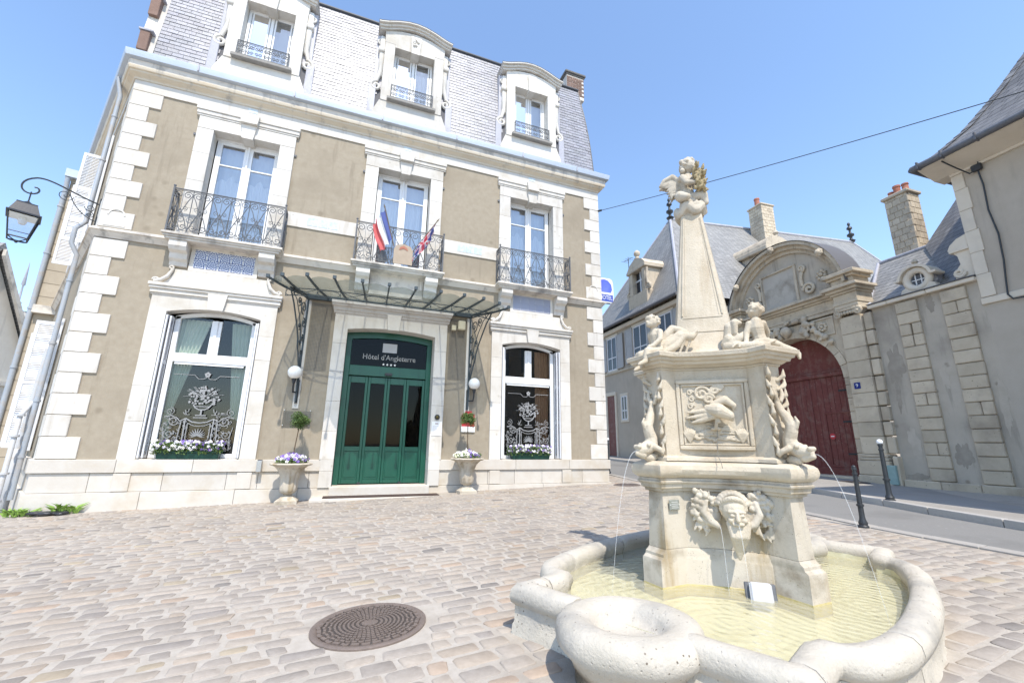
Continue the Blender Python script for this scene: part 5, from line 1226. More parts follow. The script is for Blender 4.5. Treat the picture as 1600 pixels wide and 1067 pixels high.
# ------------------------------------------------------------------ the fountain
GF = fzi(g(FC.x, FC.y)); ZWAT = .45
def blobF(m, n, mt, p, v, it, **k): return blob(m, n, mt, p, v*.9, it, **k)
fountain = empty('fountain', (FC.x, FC.y, g(FC.x, FC.y)), 'carved limestone fountain with obelisk, putti, dolphins and a lobed water basin', 'fountain')
SDIR = [F1, F2, -F1, -F2]
def outline(R_, w_, d_, conc, z):
    out = []
    for k in range(4):
        D, S = SDIR[k], SDIR[(k+1) % 4]
        for a, b in ((d_, -w_), (R_, -w_), (R_, w_), (d_, w_)): out.append(FC+(D*a+S*b)*FS)
        E_, N_ = D*d_+S*w_, S*d_+D*w_; n_ = ((D+S).normalized())
        for i in range(1, 8): t = i/8; out.append(FC+(E_.lerp(N_, t)-n_*conc*math.sin(math.pi*t))*FS)
    return [(p.x, p.y, fz(z)) for p in out]
def ped(levels, name, mt, **k):
    m = MB(); m.loft([outline(r_, w_, d_, c_, z) for z, r_, w_, d_, c_ in levels]); return m.build(name, mt, fountain, smooth=30, **k)
def lv(z, o, base): r_, w_, d_, c_ = base; return (z, r_+o, w_+o, d_+o, c_)
B0 = (.55, .07, .375, .03); B1 = (.49, .07, .375, .03)
ped([(.16, .60, .078, .402, .03), (.592, .60, .078, .402, .03), (.60, .597, .075, .40, .03), (.615, .578, .075, .392, .03), (.63, .576, .075, .39, .03), (.645, .558, .073, .38, .03), (.655, .552, .07, .375, .03)], 'plinth', FOUNT_W)
ped([(.40, .6015, .0795, .4035, .0285), (.456, .6015, .0795, .4035, .0285), (.459, .6005, .0785, .4025, .0295)], 'waterline_stain', mat('algae_stain', (.44,.37,.15), (.52,.45,.24), 12, .8, .3, 40, .3, big=(.50,.44,.30), bigsc=6))
ped([lv(.657, .0, B0), lv(.98, -.012, B0), lv(.985, .004, B0), lv(1.0, .006, B0), lv(1.005, .02, B0), lv(1.03, .024, B0), lv(1.035, .035, B0), lv(1.045, .038, B0), lv(1.05, .028, B0), lv(1.063, .03, B0)], 'die', FOUNT_W)
ped([lv(1.065, .032, B0), lv(1.075, .045, B0), lv(1.09, .056, B0), lv(1.115, .061, B0), lv(1.14, .056, B0), lv(1.155, .042, B0), lv(1.165, .015, B0)], 'torus_moulding', FOUNT)
ped([lv(1.167, .03, B1), lv(1.185, .028, B1), lv(1.20, .004, B1), lv(1.745, .0, B1), lv(1.75, .008, B1), lv(1.758, .010, B1)], 'shaft_block', FOUNT)
ped([lv(zz_, o_, B1) for zz_, o_ in ((1.76, .015), (1.768, .026), (1.776, .034), (1.779, .050), (1.797, .056), (1.80, .068), (1.818, .074), (1.821, .088), (1.846, .092), (1.853, .08), (1.862, .03))], 'cornice', FOUNT)
# obelisk: square with rounded corner strips, faces towards FN
def ob(h, z, ch=.14):
    pts = []
    for sx, sy in ((1,-1), (1,1), (-1,1), (-1,-1)):
        a, b = (sx*h, sy*h*(1-ch*2)), (sx*h*(1-ch*2), sy*h); c = (sx*h*(1-ch*.55), sy*h*(1-ch*.55))
        pts += [a, c, b] if sx*sy > 0 else [b, c, a]
    return [(FC.x+(FT.x*a-FN.x*b)*FS, FC.y+(FT.y*a-FN.y*b)*FS, fz(z)) for a, b in pts]
m = MB(); prof = [(.275, 1.865), (.272, 1.885), (.245, 1.90), (.222, 1.95), (.208, 2.02), (.203, 2.03), (.196, 2.12), (.194, 2.135), (.140, 2.55), (.084, 3.00)]
m.loft([ob(h*.92, z) for h, z in prof]); m.build('obelisk', FOUNT, fountain, smooth=28)
MF = Matrix(((FT.x*FS, -FN.x*FS, 0, FC.x), (FT.y*FS, -FN.y*FS, 0, FC.y), (0, 0, FS, FZ), (0, 0, 0, 1)))     # local x = right along the front, y = into the stone
# raised border and joints on the obelisk front
m = MB(MF)
def obh(z): 
    for (h0, z0), (h1, z1) in zip(prof, prof[1:]):
        if z <= z1: return lerp(h0, h1, (z-z0)/(z1-z0))*.92
    return prof[-1][0]*.92
for s in (-1, 1): m.tube([(s*obh(z)*.74, -obh(z)-.001, z) for z in [2.16+.8*k/10 for k in range(11)]], .0065, 6); m.tube([(s*obh(z)*.62, -obh(z)+.001, z) for z in [2.16+.8*k/10 for k in range(11)]], .004, 6)
m.build('border_bead', FOUNT, fountain, smooth=50)
for zj in (2.035, 2.14): m = MB(MF); h_ = obh(zj)+.001; m.tube([(-h_*.72, -h_, zj), (h_*.72, -h_, zj)], .0022, 5); m.build('joint_line', mat('stone_joint', (.30,.255,.19), None), fountain)
# front panel with frame and bird relief
m = MB(MF); y0 = -.318
for a, b, c, d in ((-.215, .215, 1.235, 1.26), (-.215, .215, 1.655, 1.68), (-.215, -.19, 1.26, 1.655), (.19, .215, 1.26, 1.655)): m.box(a, b, y0-.012, y0+.05, c, d, .005)
for a, b, c, d in ((-.187, .187, 1.262, 1.275), (-.187, .187, 1.64, 1.653), (-.187, -.174, 1.275, 1.64), (.174, .187, 1.275, 1.64)): m.box(a, b, y0-.004, y0+.05, c, d, .004)
m.box(-.24, -.2155, y0-.006, y0+.05, 1.60, 1.68, .004); m.box(.2155, .24, y0-.006, y0+.05, 1.60, 1.68, .004)
panel = m.build('relief_panel', FOUNT, fountain)
m = MB(MF); m.box(-.176, .176, y0+.012, y0+.05, 1.27, 1.645); m.build('panel_ground', FOUNT, panel)
m = MB(MF); yr = y0+.005
chain(m, [(-.03, yr-.02, 1.49), (.03, yr-.055, 1.475), (.085, yr-.05, 1.445)], [.03, .045, .03]); chain(m, [(.085, yr-.05, 1.445), (.10, yr-.035, 1.42)], [.025, .012])
chain(m, [(0, yr-.015, 1.52), (.07, yr-.02, 1.545), (.12, yr-.01, 1.51), (.115, yr-.006, 1.485)], [.018, .028, .018, .008])
for dz, l in ((.0, .15), (-.03, .16), (-.055, .13)): chain(m, [(.0, yr-.03, 1.475+dz*.5), (-.07, yr-.022, 1.475+dz), (-l, yr-.012, 1.468+dz*1.15)], [.024, .018, .007])
chain(m, [(.02, yr-.03, 1.45), (.01, yr-.03, 1.40), (.005, yr-.018, 1.37)], [.012, .011, .012]); chain(m, [(.02, yr-.03, 1.425), (.025, yr-.035, 1.41)], [.013, .013]); m.sphere((-.005, yr-.012, 1.365), (.022, .014, .012)); m.sphere((.02, yr-.012, 1.365), (.015, .014, .012))
for cx, cz, r_ in ((-.06, 1.59, .05), (-.02, 1.555, .035), (.02, 1.61, .03), (.05, 1.625, .022)):
    m.tube(spiral((cx, cz), r_, .006, 0, 1.6, 26, lambda u, v: (u, yr, v)), [.010]*27, 7); m.sphere((cx, yr+.012, cz), (r_*.85, .012, r_*.8))
for k in range(5): m.tube(spiral((-.13+.01*(k % 2), 1.60-k*.045), .022, .004, 0, 1.3, 16, lambda u, v: (u, yr+.004, v)), .006, 6)
for k in range(26): x = -.17+.34*k/25; z = 1.29+.05*rnd.random(); m.sphere((x, yr+.004, z), (rnd.uniform(.010, .024), .010, rnd.uniform(.006, .014)), 8, 6)
for s in (-1, 1):
    for k in range(7): a = R(60+k*11) if s < 0 else R(120-k*11); b = (s*.15, 1.28); chain(m, [(b[0], yr, b[1]), (b[0]+.05*math.cos(a), yr-.008, b[1]+.06*math.sin(a)), (b[0]+.07*math.cos(a), yr, b[1]+.09*math.sin(a))], [.006, .007, .004])
for k in range(8): z = 1.31+.012*k; m.tube([(-.16+.02*k, yr+.006, z), (-.05, yr+.003, z+.015*math.sin(k)), (.06, yr+.003, z-.012*math.cos(k)), (.16-.012*k, yr+.006, z)], .006, 6)
blobF(m, 'bird_relief', FOUNT, panel, .0048, 1)
m = MB(MF); m.tube([(.012, y0-.014, 1.36), (.008, y0-.013, 1.31), (.004, y0-.016, 1.25), (.0, -.345, 1.20), (.006, -.415, 1.17), (.012, -.43, 1.13)], .0022, 5); m.build('crack_line', mat('dark_seam', (.22,.20,.17), None), fountain)
# mask with shell, beard and garlands
m = MB(MF); c = (.05, -.40, .86)
for k in range(11): a = R(20+k*14); m.sphere((c[0]+.075*math.cos(a), c[1]+.03, .90+.085*math.sin(a)), (.020, .03, .020)); chain(m, [(c[0], c[1]+.03, .90), (c[0]+.085*math.cos(a), c[1]+.035, .90+.09*math.sin(a))], [.012, .018])
blobF(m, 'shell', FOUNT_W, fountain, .006, 1)
m = MB(MF); m.sphere((c[0], c[1]+.01, .89), (.066, .062, .075)); m.sphere((c[0]+.012, c[1]-.005, .86), (.052, .062, .06))
for s in (-1, 1): m.sphere((c[0]+.012+s*.026, c[1]-.055, .872), (.014, .012, .008)); m.sphere((c[0]+.012+s*.034, c[1]-.045, .845), (.018, .02, .016)); chain(m, [(c[0]+.012+s*.010, c[1]-.062, .892), (c[0]+.012+s*.042, c[1]-.048, .890)], [.008, .007])
chain(m, [(c[0]+.012, c[1]-.060, .885), (c[0]+.012, c[1]-.080, .85)], [.009, .014]); chain(m, [(c[0]-.012, c[1]-.062, .826), (c[0]+.036, c[1]-.062, .826)], [.008, .008])
for k in range(13): a = rnd.uniform(-.05, .06); chain(m, [(c[0]+.01+a, c[1]-.03, .825), (c[0]+.01+a*.75, c[1]-.045, .76), (c[0]+.008+a*.25, c[1]-.01, .68), (c[0]+.008, c[1]+.0, .635)], [.020, .018, .014, .009])
for k in range(16): a = R(k*12); m.sphere((c[0]+.062*math.cos(a), c[1]-.01+.02*math.cos(a*2), .90+.062*math.sin(a)), .017, 8, 6)
blobF(m, 'mask', FOUNT, fountain, .0055, 1)
for s in (-1, 1):
    m = MB(MF); cx = .04+s*.145; yy0 = -.325
    m.sphere((cx, yy0+.012, .885), (.075, .022, .095)); m.sphere((cx-s*.045, yy0, .85), (.05, .03, .055))
    for k in range(40): a, q = rnd.uniform(0, 6.28), math.sqrt(rnd.random()); m.sphere((cx+.085*q*math.cos(a), yy0-rnd.uniform(.006, .024), .885+.10*q*math.sin(a)), rnd.uniform(.009, .017), 8, 6)
    for k in range(46):
        a, q = rnd.uniform(0, 6.28), math.sqrt(rnd.random()); u, v = cx+.065*q*math.cos(a)+s*.01, .90+.085*q*math.sin(a)+(.02 if u_ else 0) if (u_ := rnd.random() > .5) else .89+.09*q*math.sin(a)
        r_ = rnd.uniform(.010, .021); m.sphere((u, yy0-rnd.uniform(.0, .03), v), r_, 8, 6)
    for k in range(16): a = rnd.uniform(0, 6.28); p = (cx+.05*math.cos(a), yy0-.01, .88+.09*math.sin(a)); chain(m, [p, (p[0]+.03*math.cos(a+.5), p[1]-.012, p[2]+.035*math.sin(a+.5))], [.012, .005])
    chain(m, [(cx-s*.01, yy0-.02, .93), (cx+s*.005, yy0-.03, .87), (cx-s*.03, yy0-.035, .82), (cx-s*.07, yy0-.05, .80)], [.018, .022, .024, .018])
    for k in range(7): p = (cx+s*rnd.uniform(-.03, .06), yy0-.008, rnd.uniform(.76, .82)); chain(m, [p, (p[0]+s*.02, p[1]-.01, p[2]-.035)], [.014, .005])
    blobF(m, 'garland', FOUNT_W, fountain, .0055, 1)
# dolphins with leaf sprays at the corner piers
def PF(D, S): return Matrix(((S.x*FS, D.x*FS, 0, FC.x), (S.y*FS, D.y*FS, 0, FC.y), (0, 0, FS, FZ), (0, 0, 0, 1)))   # local x = sideways, y = outwards
def dolphin(D, S):
    M_ = PF(D, S)
    if M_.to_3x3().determinant() < 0: M_ = PF(D, -S)
    m = MB(M_)
    chain(m, [(0, .650, 1.228), (0, .60, 1.238), (0, .55, 1.262), (0, .545, 1.305), (0, .562, 1.345), (0, .568, 1.38), (0, .548, 1.425), (.01, .525, 1.465), (.015, .512, 1.51), (.018, .508, 1.55)], [.024, .042, .044, .039, .036, .033, .029, .024, .018, .012])
    chain(m, [(0, .62, 1.200), (0, .665, 1.208)], [.026, .016]); chain(m, [(-.018, .662, 1.25), (.018, .662, 1.25)], [.014, .014])
    for s in (-1, 1): m.sphere((s*.040, .605, 1.262), .014, 8, 6); chain(m, [(s*.04, .56, 1.25), (s*.062, .535, 1.235), (s*.07, .52, 1.21)], [.02, .016, .008]); chain(m, [(s*.015, .515, 1.53), (s*.035, .515, 1.565), (s*.04, .51, 1.60)], [.012, .014, .008])
    chain(m, [(0, .59, 1.37), (0, .607, 1.40), (0, .595, 1.43)], [.016, .011, .006])
    o = blobF(m, 'dolphin', FOUNT, fountain, .006, 1)
    m = MB(M_)
    for s in (-1, 1):
        for k in range(9):
            z = 1.195+k*.058; j_ = rnd.uniform(.8, 1.25); b = Vector((s*.035, .492, z)); t = b+Vector((s*(.036+.014*(k % 2))*j_, .010+.016*((k+1) % 2), .07*j_)); md = b.lerp(t, .5)+Vector((s*.012, .012, -.010))
            chain(m, [b, md, t], [.009, .0145, .004]); t2 = b+Vector((s*.03, .028, .02)); chain(m, [b, t2], [.012, .007])
    m.sphere((0, .56, 1.185), (.03, .05, .03))
    blobF(m, 'leaf_spray', FOUNT, fountain, .006, 1)
for k in range(4): dolphin(SDIR[k], SDIR[(k+1) % 4])
# putti
def curls(m, c, r_, n=34, dirf=None):
    for _ in range(n):
        v = Vector((rnd.gauss(0,1), rnd.gauss(0,1), rnd.gauss(0,1)))
        v.normalize()
        if dirf and v.dot(dirf) > .35 and v.z < .55: continue
        if v.z < -.35: continue
        m.sphere(Vector(c)+v*r_*.92, r_*rnd.uniform(.16, .26), 7, 5)
# the one sitting over the left corner, looking out, legs over the edge
m = MB(PF(F1, -F2))
if m.M.to_3x3().determinant() < 0: m.M = PF(F1, F2)
m.M = m.M @ Matrix.Translation((0, .44, 1.86)) @ Matrix.Diagonal((.86, .80, .80, 1)) @ Matrix.Translation((0, -.46, -1.868))
sg = 1 if (m.M @ Vector((1, 0, 0))-m.M @ Vector((0, 0, 0))).xy.dot(FN) > 0 else -1           # local x towards the viewer's side
X = lambda a: a*sg
chain(m, [(0, .47, 1.915), (0, .465, 1.98), (0, .475, 2.04), (0, .475, 2.075)], [.055, .05, .052, .042]); chain(m, [(X(-.05), .475, 2.065), (X(.05), .475, 2.065)], [.026, .026]); chain(m, [(0, .475, 2.07), (0, .485, 2.11)], [.022, .020])
H = Vector((0, .498, 2.162)); m.sphere(H, (.052, .058, .060)); m.sphere(H+Vector((0, .03, -.025)), (.034, .034, .030)); m.sphere(H+Vector((0, .062, -.008)), (.010, .013, .010)); m.sphere(H+Vector((0, .056, -.034)), (.014, .010, .007)); m.sphere(H+Vector((0, .045, .028)), (.03, .02, .022)); curls(m, H, .062, 60, Vector((0, 1, -.1)))
for s, kn, ft in ((1, (.03, .60, 1.885), (.035, .655, 1.775)), (-1, (-.05, .60, 1.87), (-.05, .62, 1.745))):
    chain(m, [(X(s*.03), .48, 1.905), (X(kn[0]), kn[1], kn[2]), (X(ft[0]), ft[1]-.02, ft[2]+.02), (X(ft[0]), ft[1]+.03, ft[2]-.002), (X(ft[0]), ft[1]+.055, ft[2]-.015)], [.042, .034, .022, .019, .011])
chain(m, [(X(.055), .475, 2.06), (X(.075), .50, 1.99), (X(.05), .555, 1.935), (X(.035), .585, 1.925)], [.026, .022, .018, .017])
chain(m, [(X(-.055), .475, 2.06), (X(-.08), .44, 1.99), (X(-.09), .42, 1.93)], [.026, .022, .018])
blobF(m, 'putto', FOUNT, fountain, .006, 1, label='putto seated at the corner with legs over the edge, looking outwards')
m = MB(MF @ Matrix.Translation((-.25, -.28, 1.86)) @ Matrix.Diagonal((.88, .88, .82, 1)) @ Matrix.Translation((.26, .28, -1.87)))
# drapery behind the left putto climbing to the obelisk (viewer's frame)
for pts, rr_ in (([(-.44, -.26, 1.90), (-.34, -.28, 1.93), (-.25, -.28, 1.96), (-.17, -.27, 2.02), (-.12, -.26, 2.06)], [.03, .045, .05, .05, .035]),
                 ([(-.30, -.27, 1.97), (-.25, -.26, 2.06), (-.21, -.25, 2.11), (-.15, -.25, 2.09), (-.09, -.25, 2.055)], [.03, .035, .032, .028, .012]),
                 ([(-.28, -.31, 1.89), (-.19, -.31, 1.94), (-.13, -.30, 2.02)], [.03, .025, .02]), ([(-.42, -.31, 1.895), (-.33, -.32, 1.89), (-.26, -.31, 1.885)], [.03, .028, .022]),
                 ([(-.16, -.28, 2.03), (-.08, -.28, 2.02), (-.04, -.27, 2.05)], [.04, .035, .016]), ([(-.47, -.24, 1.89), (-.42, -.30, 1.90)], [.04, .03])): chain(m, pts, rr_)
for k in range(7): a = -.40+.045*k; m.tube([(a, -.345+.01*k, 1.875), (a+.05, -.335+.008*k, 1.93+.012*k), (a+.10, -.32+.006*k, 1.98+.015*k)], .010, 6)
blobF(m, 'drapery', FOUNT, fountain, .0065, 1)
# the one at the right corner, seen from behind, one leg stretched past the edge
PM = MF @ Matrix.Translation((.305, -.30, 1.86)) @ Matrix.Diagonal((.80, .84, .84, 1)) @ Matrix.Translation((-.325, .30, -1.868))
m = MB(PM)
chain(m, [(.345, -.30, 1.915), (.335, -.295, 1.98), (.325, -.30, 2.04), (.325, -.30, 2.085)], [.058, .050, .056, .046]); chain(m, [(.275, -.30, 2.075), (.375, -.29, 2.075)], [.030, .030]); chain(m, [(.325, -.295, 2.09), (.327, -.285, 2.13)], [.024, .022])
H = Vector((.335, -.28, 2.19)); m.sphere(H, (.056, .060, .062)); m.sphere(H+Vector((-.02, .04, -.02)), (.03, .03, .03)); curls(m, H, .062, 70)
chain(m, [(.275, -.30, 2.07), (.245, -.31, 2.0), (.235, -.335, 1.94), (.225, -.35, 1.915)], [.030, .025, .020, .018]); chain(m, [(.375, -.29, 2.07), (.41, -.24, 2.02), (.40, -.21, 1.96)], [.028, .022, .018])
chain(m, [(.36, -.30, 1.905), (.43, -.29, 1.915), (.50, -.26, 1.89), (.585, -.225, 1.865), (.605, -.235, 1.835), (.605, -.25, 1.80)], [.048, .038, .028, .020, .020, .012])
chain(m, [(.33, -.32, 1.90), (.26, -.33, 1.895), (.18, -.34, 1.895)], [.045, .035, .02])
blobF(m, 'putto', FOUNT, fountain, .0065, 1, label='putto seated at the corner with back turned and one leg stretched out')
m = MB(PM)
for pts, rr_ in (([(.13, -.25, 1.93), (.12, -.25, 2.0), (.13, -.26, 2.07), (.18, -.26, 2.11), (.215, -.27, 2.10)], [.035, .04, .04, .032, .016]), ([(.14, -.28, 1.93), (.20, -.29, 1.97), (.25, -.28, 2.02)], [.045, .04, .018]),
                 ([(.10, -.28, 1.91), (.20, -.34, 1.90), (.30, -.36, 1.895), (.38, -.35, 1.90)], [.04, .035, .032, .025]), ([(.30, -.35, 1.925), (.38, -.34, 1.925), (.46, -.30, 1.905)], [.022, .03, .02]), ([(.17, -.29, 2.02), (.17, -.29, 2.10)], [.02, .03]), ([(.12, -.27, 1.97), (.09, -.26, 1.94)], [.045, .035])): chain(m, pts, rr_)
for k in range(6): m.tube([(.12+.05*k, -.375+.004*k, 1.885), (.15+.05*k, -.365, 1.91), (.19+.05*k, -.35, 1.93)], .009, 6)
blobF(m, 'drapery', FOUNT, fountain, .0065, 1)
# cherub on the top
m = MB(MF @ Matrix.Translation((0, 0, 3.05)) @ Matrix.Diagonal((.70, .70, .95, 1)) @ Matrix.Translation((0, 0, -3.05)))
for k in range(4): a = k*1.57; m.tube([(.135*math.cos(a+q/6*1.57), .135*math.sin(a+q/6*1.57), 3.055+.03*math.sin(q*1.2+k)) for q in range(7)], .045, 8)
m.sphere((0, 0, 3.06), (.135, .13, .09)); m.sphere((0, 0, 3.13), (.11, .11, .08)); m.sphere((.0, 0, 3.00), (.115, .115, .05))
for k in range(8): a = R(200+k*22); m.tube([(.15*math.cos(a), .15*math.sin(a), 3.02+.012*k), (.155*math.cos(a+.3), .155*math.sin(a+.3), 3.04+.012*k), (.15*math.cos(a+.6), .15*math.sin(a+.6), 3.075+.01*k)], .016, 6)
blobF(m, 'draped_capital', FOUNT_W, fountain, .0075, 2)
m = MB(MF)
chain(m, [(-.01, 0, 3.17), (-.01, 0, 3.25), (-.005, 0, 3.33), (0, 0, 3.37)], [.062, .052, .056, .042]); chain(m, [(-.045, -.02, 3.36), (.05, .01, 3.36)], [.030, .030]); chain(m, [(0, 0, 3.37), (.008, 0, 3.42)], [.026, .024])
chain(m, [(-.04, -.04, 3.17), (-.07, -.10, 3.16), (-.02, -.13, 3.13)], [.045, .042, .028]); chain(m, [(.04, -.03, 3.17), (.10, -.05, 3.17), (.115, -.05, 3.10)], [.042, .036, .022])
H = Vector((.015, -.005, 3.475)); m.sphere(H, (.060, .058, .066)); m.sphere(H+Vector((.035, -.008, -.022)), (.034, .034, .032)); m.sphere(H+Vector((.066, -.015, -.006)), (.012, .009, .010)); m.sphere(H+Vector((.058, -.014, -.035)), (.010, .013, .007)); curls(m, H, .066, 80, Vector((.9, -.25, -.15)))
for k in range(10): m.sphere((-.035+.008*rnd.random(), rnd.uniform(-.05, .04), 3.40+.012*k), .022, 8, 6)
chain(m, [(-.035, -.045, 3.355), (-.01, -.085, 3.28), (.05, -.085, 3.27)], [.028, .023, .018]); chain(m, [(.05, .0, 3.355), (.085, -.02, 3.28), (.08, -.05, 3.24)], [.028, .022, .018])
for s in (0, 1):                                                     # wings swept back to the left
    y_ = -.02+.05*s
    m.sphere((-.115, y_+.02, 3.345), (.072, .013, .045)); m.sphere((-.10, y_+.02, 3.295), (.052, .013, .040)); m.sphere((-.17, y_+.02, 3.345), (.04, .012, .028))
    for q in range(5): t = q/4; chain(m, [(-.07-.02*t, y_+.02, 3.32-.02*q), (-.12, y_+.02, 3.325-.022*q), (-.165+.035*t, y_+.02, 3.315-.026*q)], [.012, .012, .008])
    chain(m, [(-.045, y_+.02, 3.34), (-.11, y_+.02, 3.405), (-.175, y_+.02, 3.38), (-.21, y_+.02, 3.335)], [.02, .024, .020, .010])
blobF(m, 'cherub', FOUNT_W, fountain, .0065, 1, label='winged cherub at the top holding a spray of leaves')
m = MB(MF)
for k in range(90): z = rnd.uniform(3.18, 3.42); x = .075+rnd.uniform(-.03, .045); p = Vector((x, -.06+rnd.uniform(-.05, .04), z)); chain(m, [p, p+Vector((rnd.uniform(-.01, .025), rnd.uniform(-.02, .01), rnd.uniform(.0, .03)))], [.014, .006])
blobF(m, 'leaf_bunch', mat('lichen_stone', (.30,.24,.13), (.38,.31,.19), 20, .9, .4, 60), fountain, .006, 0)
# ---- basin
def rimpath(s):
    """centre line of the rim along one long side, from bowl to bowl; s = -1 near side, 1 far side"""
    cb = .635 if s < 0 else .585; bl = .235 if s < 0 else .275
    P = [(-1.26, s*.26), (-1.26, s*.42), (-1.26, s*cb), (-1.12, s*cb), (-1.0, s*cb), (-.985, s*(cb+.01))]
    for k in range(0, 27): a = math.pi*(1-k/26); P.append((.95*math.cos(a), s*(cb+.022+bl*max(0, math.sin(a))**.75)))
    P += [(.985, s*(cb+.01)), (1.0, s*cb), (1.12, s*cb), (1.26, s*cb), (1.26, s*.42), (1.26, s*.26)]
    return P
SEC = [(-.052, .462), (-.062, .487), (-.059, .52), (-.038, .544), (0, .551), (.038, .545), (.060, .522), (.067, .489), (.060, .462), (.047, .450), (.044, .445), (.048, .37), (.058, .36), (.062, .2), (-.05, .2), (-.05, .44)]
for s in (-1, 1):
    P0 = [Vector(p) for p in rimpath(s)]; P = [P0[0]]; rings = []; run_ = [0]
    for a_, b_ in zip(P0, P0[1:]):
        n_ = max(1, int((b_-a_).length/.045))
        for k in range(1, n_+1): P.append(a_.lerp(b_, k/n_)); run_.append(run_[-1]+(b_-a_).length/n_)
    for i, p in enumerate(P):
        t0 = (p-P[i-1]).normalized() if i else (P[1]-P[0]).normalized(); t1 = (P[i+1]-p).normalized() if i < len(P)-1 else t0
        n0, n1 = Vector((-t0.y, t0.x))*s, Vector((-t1.y, t1.x))*s; nn = (n0+n1)
        nn = nn.normalized() if nn.length > .01 else n0; k = 1/max(.55, nn.dot(n0)); ring = []
        for j, (o, z) in enumerate(SEC):
            q = Vector((p.x*5, p.y*5, j*.45+s)); d_ = .0075*noise.noise(q)+.004*noise.noise(q*3.1)
            if z > .3: ring.append(bw(p.x+nn.x*(o*k+d_), p.y+nn.y*(o*k+d_), z+(d_*.8 if z > .43 else 0)))
            else: ring.append(bw(p.x+nn.x*o*k, p.y+nn.y*o*k, GF-.1))
        rings.append(ring)
    i0 = 0; nxt = .42; cuts = []                                     # the rim is laid from separate curved stones
    for i, r_ in enumerate(run_):
        if r_ > nxt and i < len(P)-6: cuts.append(i); nxt += rnd.uniform(.55, .75)
    for i0, i1 in zip([0]+cuts, cuts+[len(P)-1]):
        seg = [list(r_) for r_ in rings[i0:i1+1]]
        for e_, f_ in ((0, 1), (-1, -2)):
            c_ = sum((Vector(v) for v in seg[e_]), Vector())/len(SEC); n_ = [tuple(Vector(v).lerp(c_, .045).lerp(Vector(w2), .06)) for v, w2 in zip(seg[e_], seg[f_])]; m_ = [tuple(Vector(v).lerp(Vector(w2), .22)) for v, w2 in zip(seg[e_], seg[f_])]
            if e_ == 0: seg = [n_, m_]+seg[1:]
            else: seg = seg[:-1]+[m_, n_]
        m = MB(); m.loft(seg); m.build('rim_stone', RIM, fountain, smooth=60)
for s in (-1, 1):
    c = bw(s*1.285, -.02, 0); m = MB(Matrix.Translation((c[0], c[1], FZ)) @ Matrix.Diagonal((FS, FS, FS, 1)))
    prof_b = [(.225, GF-.1), (.225, GF+.02), (.232, .36), (.25, .40), (.275, .43), (.300, .458), (.306, .487), (.300, .518), (.280, .542), (.245, .554), (.20, .551), (.165, .540), (.148, .522), (.136, .500), (.115, .484), (.07, .478)]
    m.lathe(prof_b, (0, 0, 0), 60, lambda a, i: 1+.012*math.sin(a*3+i)+.01*math.sin(a*7+i*.6)); m.build('drinking_bowl', RIM, fountain, smooth='all')
inner = [bw(x, y, 0) for x, y in rimpath(-1)]+[bw(x, y, 0) for x, y in rimpath(1)][::-1]
m = MB(); m.add([(p[0], p[1], fz(ZWAT)) for p in inner], [tuple(range(len(inner)))]); wat = m.build('water', WATER, fountain, fix=False); 
m = MB(); m.add([(p[0], p[1], fz(.392)) for p in inner], [tuple(range(len(inner)))]); m.build('basin_floor', BASIN_IN, fountain, fix=False)
m = MB(); n = len(inner)
for i in range(n):
    a, b = Vector(inner[i]), Vector(inner[(i+1) % n]); c = Vector((BC.x, BC.y, 0))
    q = lambda p, z: (p.x+(c.x-p.x)*.05, p.y+(c.y-p.y)*.05, z)
    m.quad(q(a, fz(.385)), q(b, fz(.385)), q(b, fz(.485)), q(a, fz(.485)))
m.build('basin_lining', BASIN_IN, fountain, fix=False)
# water jets
def jet(p0, p1, up_, name='water_jet'):
    p0, p1 = Vector(p0), Vector(p1); pts = []
    for k in range(15): t = k/14; p = p0.lerp(p1, t); p.z = p0.z+up_*t+(p1.z-p0.z-up_)*t*t; pts.append(p)
    m = MB(); m.tube(pts, [.0030-.0012*k/14 for k in range(15)], 6); m.build(name, JET, fountain, smooth='all')
for D in (F1, F2):
    a = FC+D*.675*FS; b = FC+D*.90*FS; jet((a.x, a.y, fz(1.222)), (b.x, b.y, fz(ZWAT)), .02)
q0 = MF @ Vector((.06, -.475, .826)); q1 = MF @ Vector((.075, -.56, ZWAT)); jet(q0, q1, .0)
q0 = MF @ Vector((-.03, -.41, .80)); q1 = MF @ Vector((-.02, -.47, ZWAT)); jet(q0, q1, .0)
# floodlight in the water, plaque on the pier
m = MB(MF @ Matrix.Translation((.14, -.445, .455)) @ Matrix.Rotation(R(-22), 4, 'X')); m.box(-.055, .055, -.03, .03, -.03, .075, .01); fl = m.build('flood_light', mat('white_plastic', (.48,.48,.50), None, 5, .4, 0), label='small white flood light at the waterline of the fountain pedestal', cat='light')
m = MB(MF @ Matrix.Translation((.14, -.425, .455)) @ Matrix.Rotation(R(-22), 4, 'X')); m.box(-.078, .078, -.012, .0, -.02, .07, .006); m.build('bracket', IRON, fl)
pc = FC+(F1*.465+F2*.075)*FS; M_ = Matrix(((-F1.x*FS, F2.x*FS, 0, pc.x), (-F1.y*FS, F2.y*FS, 0, pc.y), (0, 0, FS, fz(.905)), (0, 0, 0, 1)))
m = MB(M_); m.box(-.040, .040, -.004, .006, -.03, .03, .003); pq = m.build('plaque', GREYPL, fountain)
m = MB(M_)
for k in range(4): m.box(-.028, .028-.006*(k % 2), .0055, .008, -.018+k*.011, -.014+k*.011)
for a in (-.035, .035): m.sphere(M_.inverted() @ (M_ @ Vector((a, .006, 0))), .004, 8, 6)
m.build('plaque_lines', mat('plaque_pale', (.5,.5,.47), None), pq)
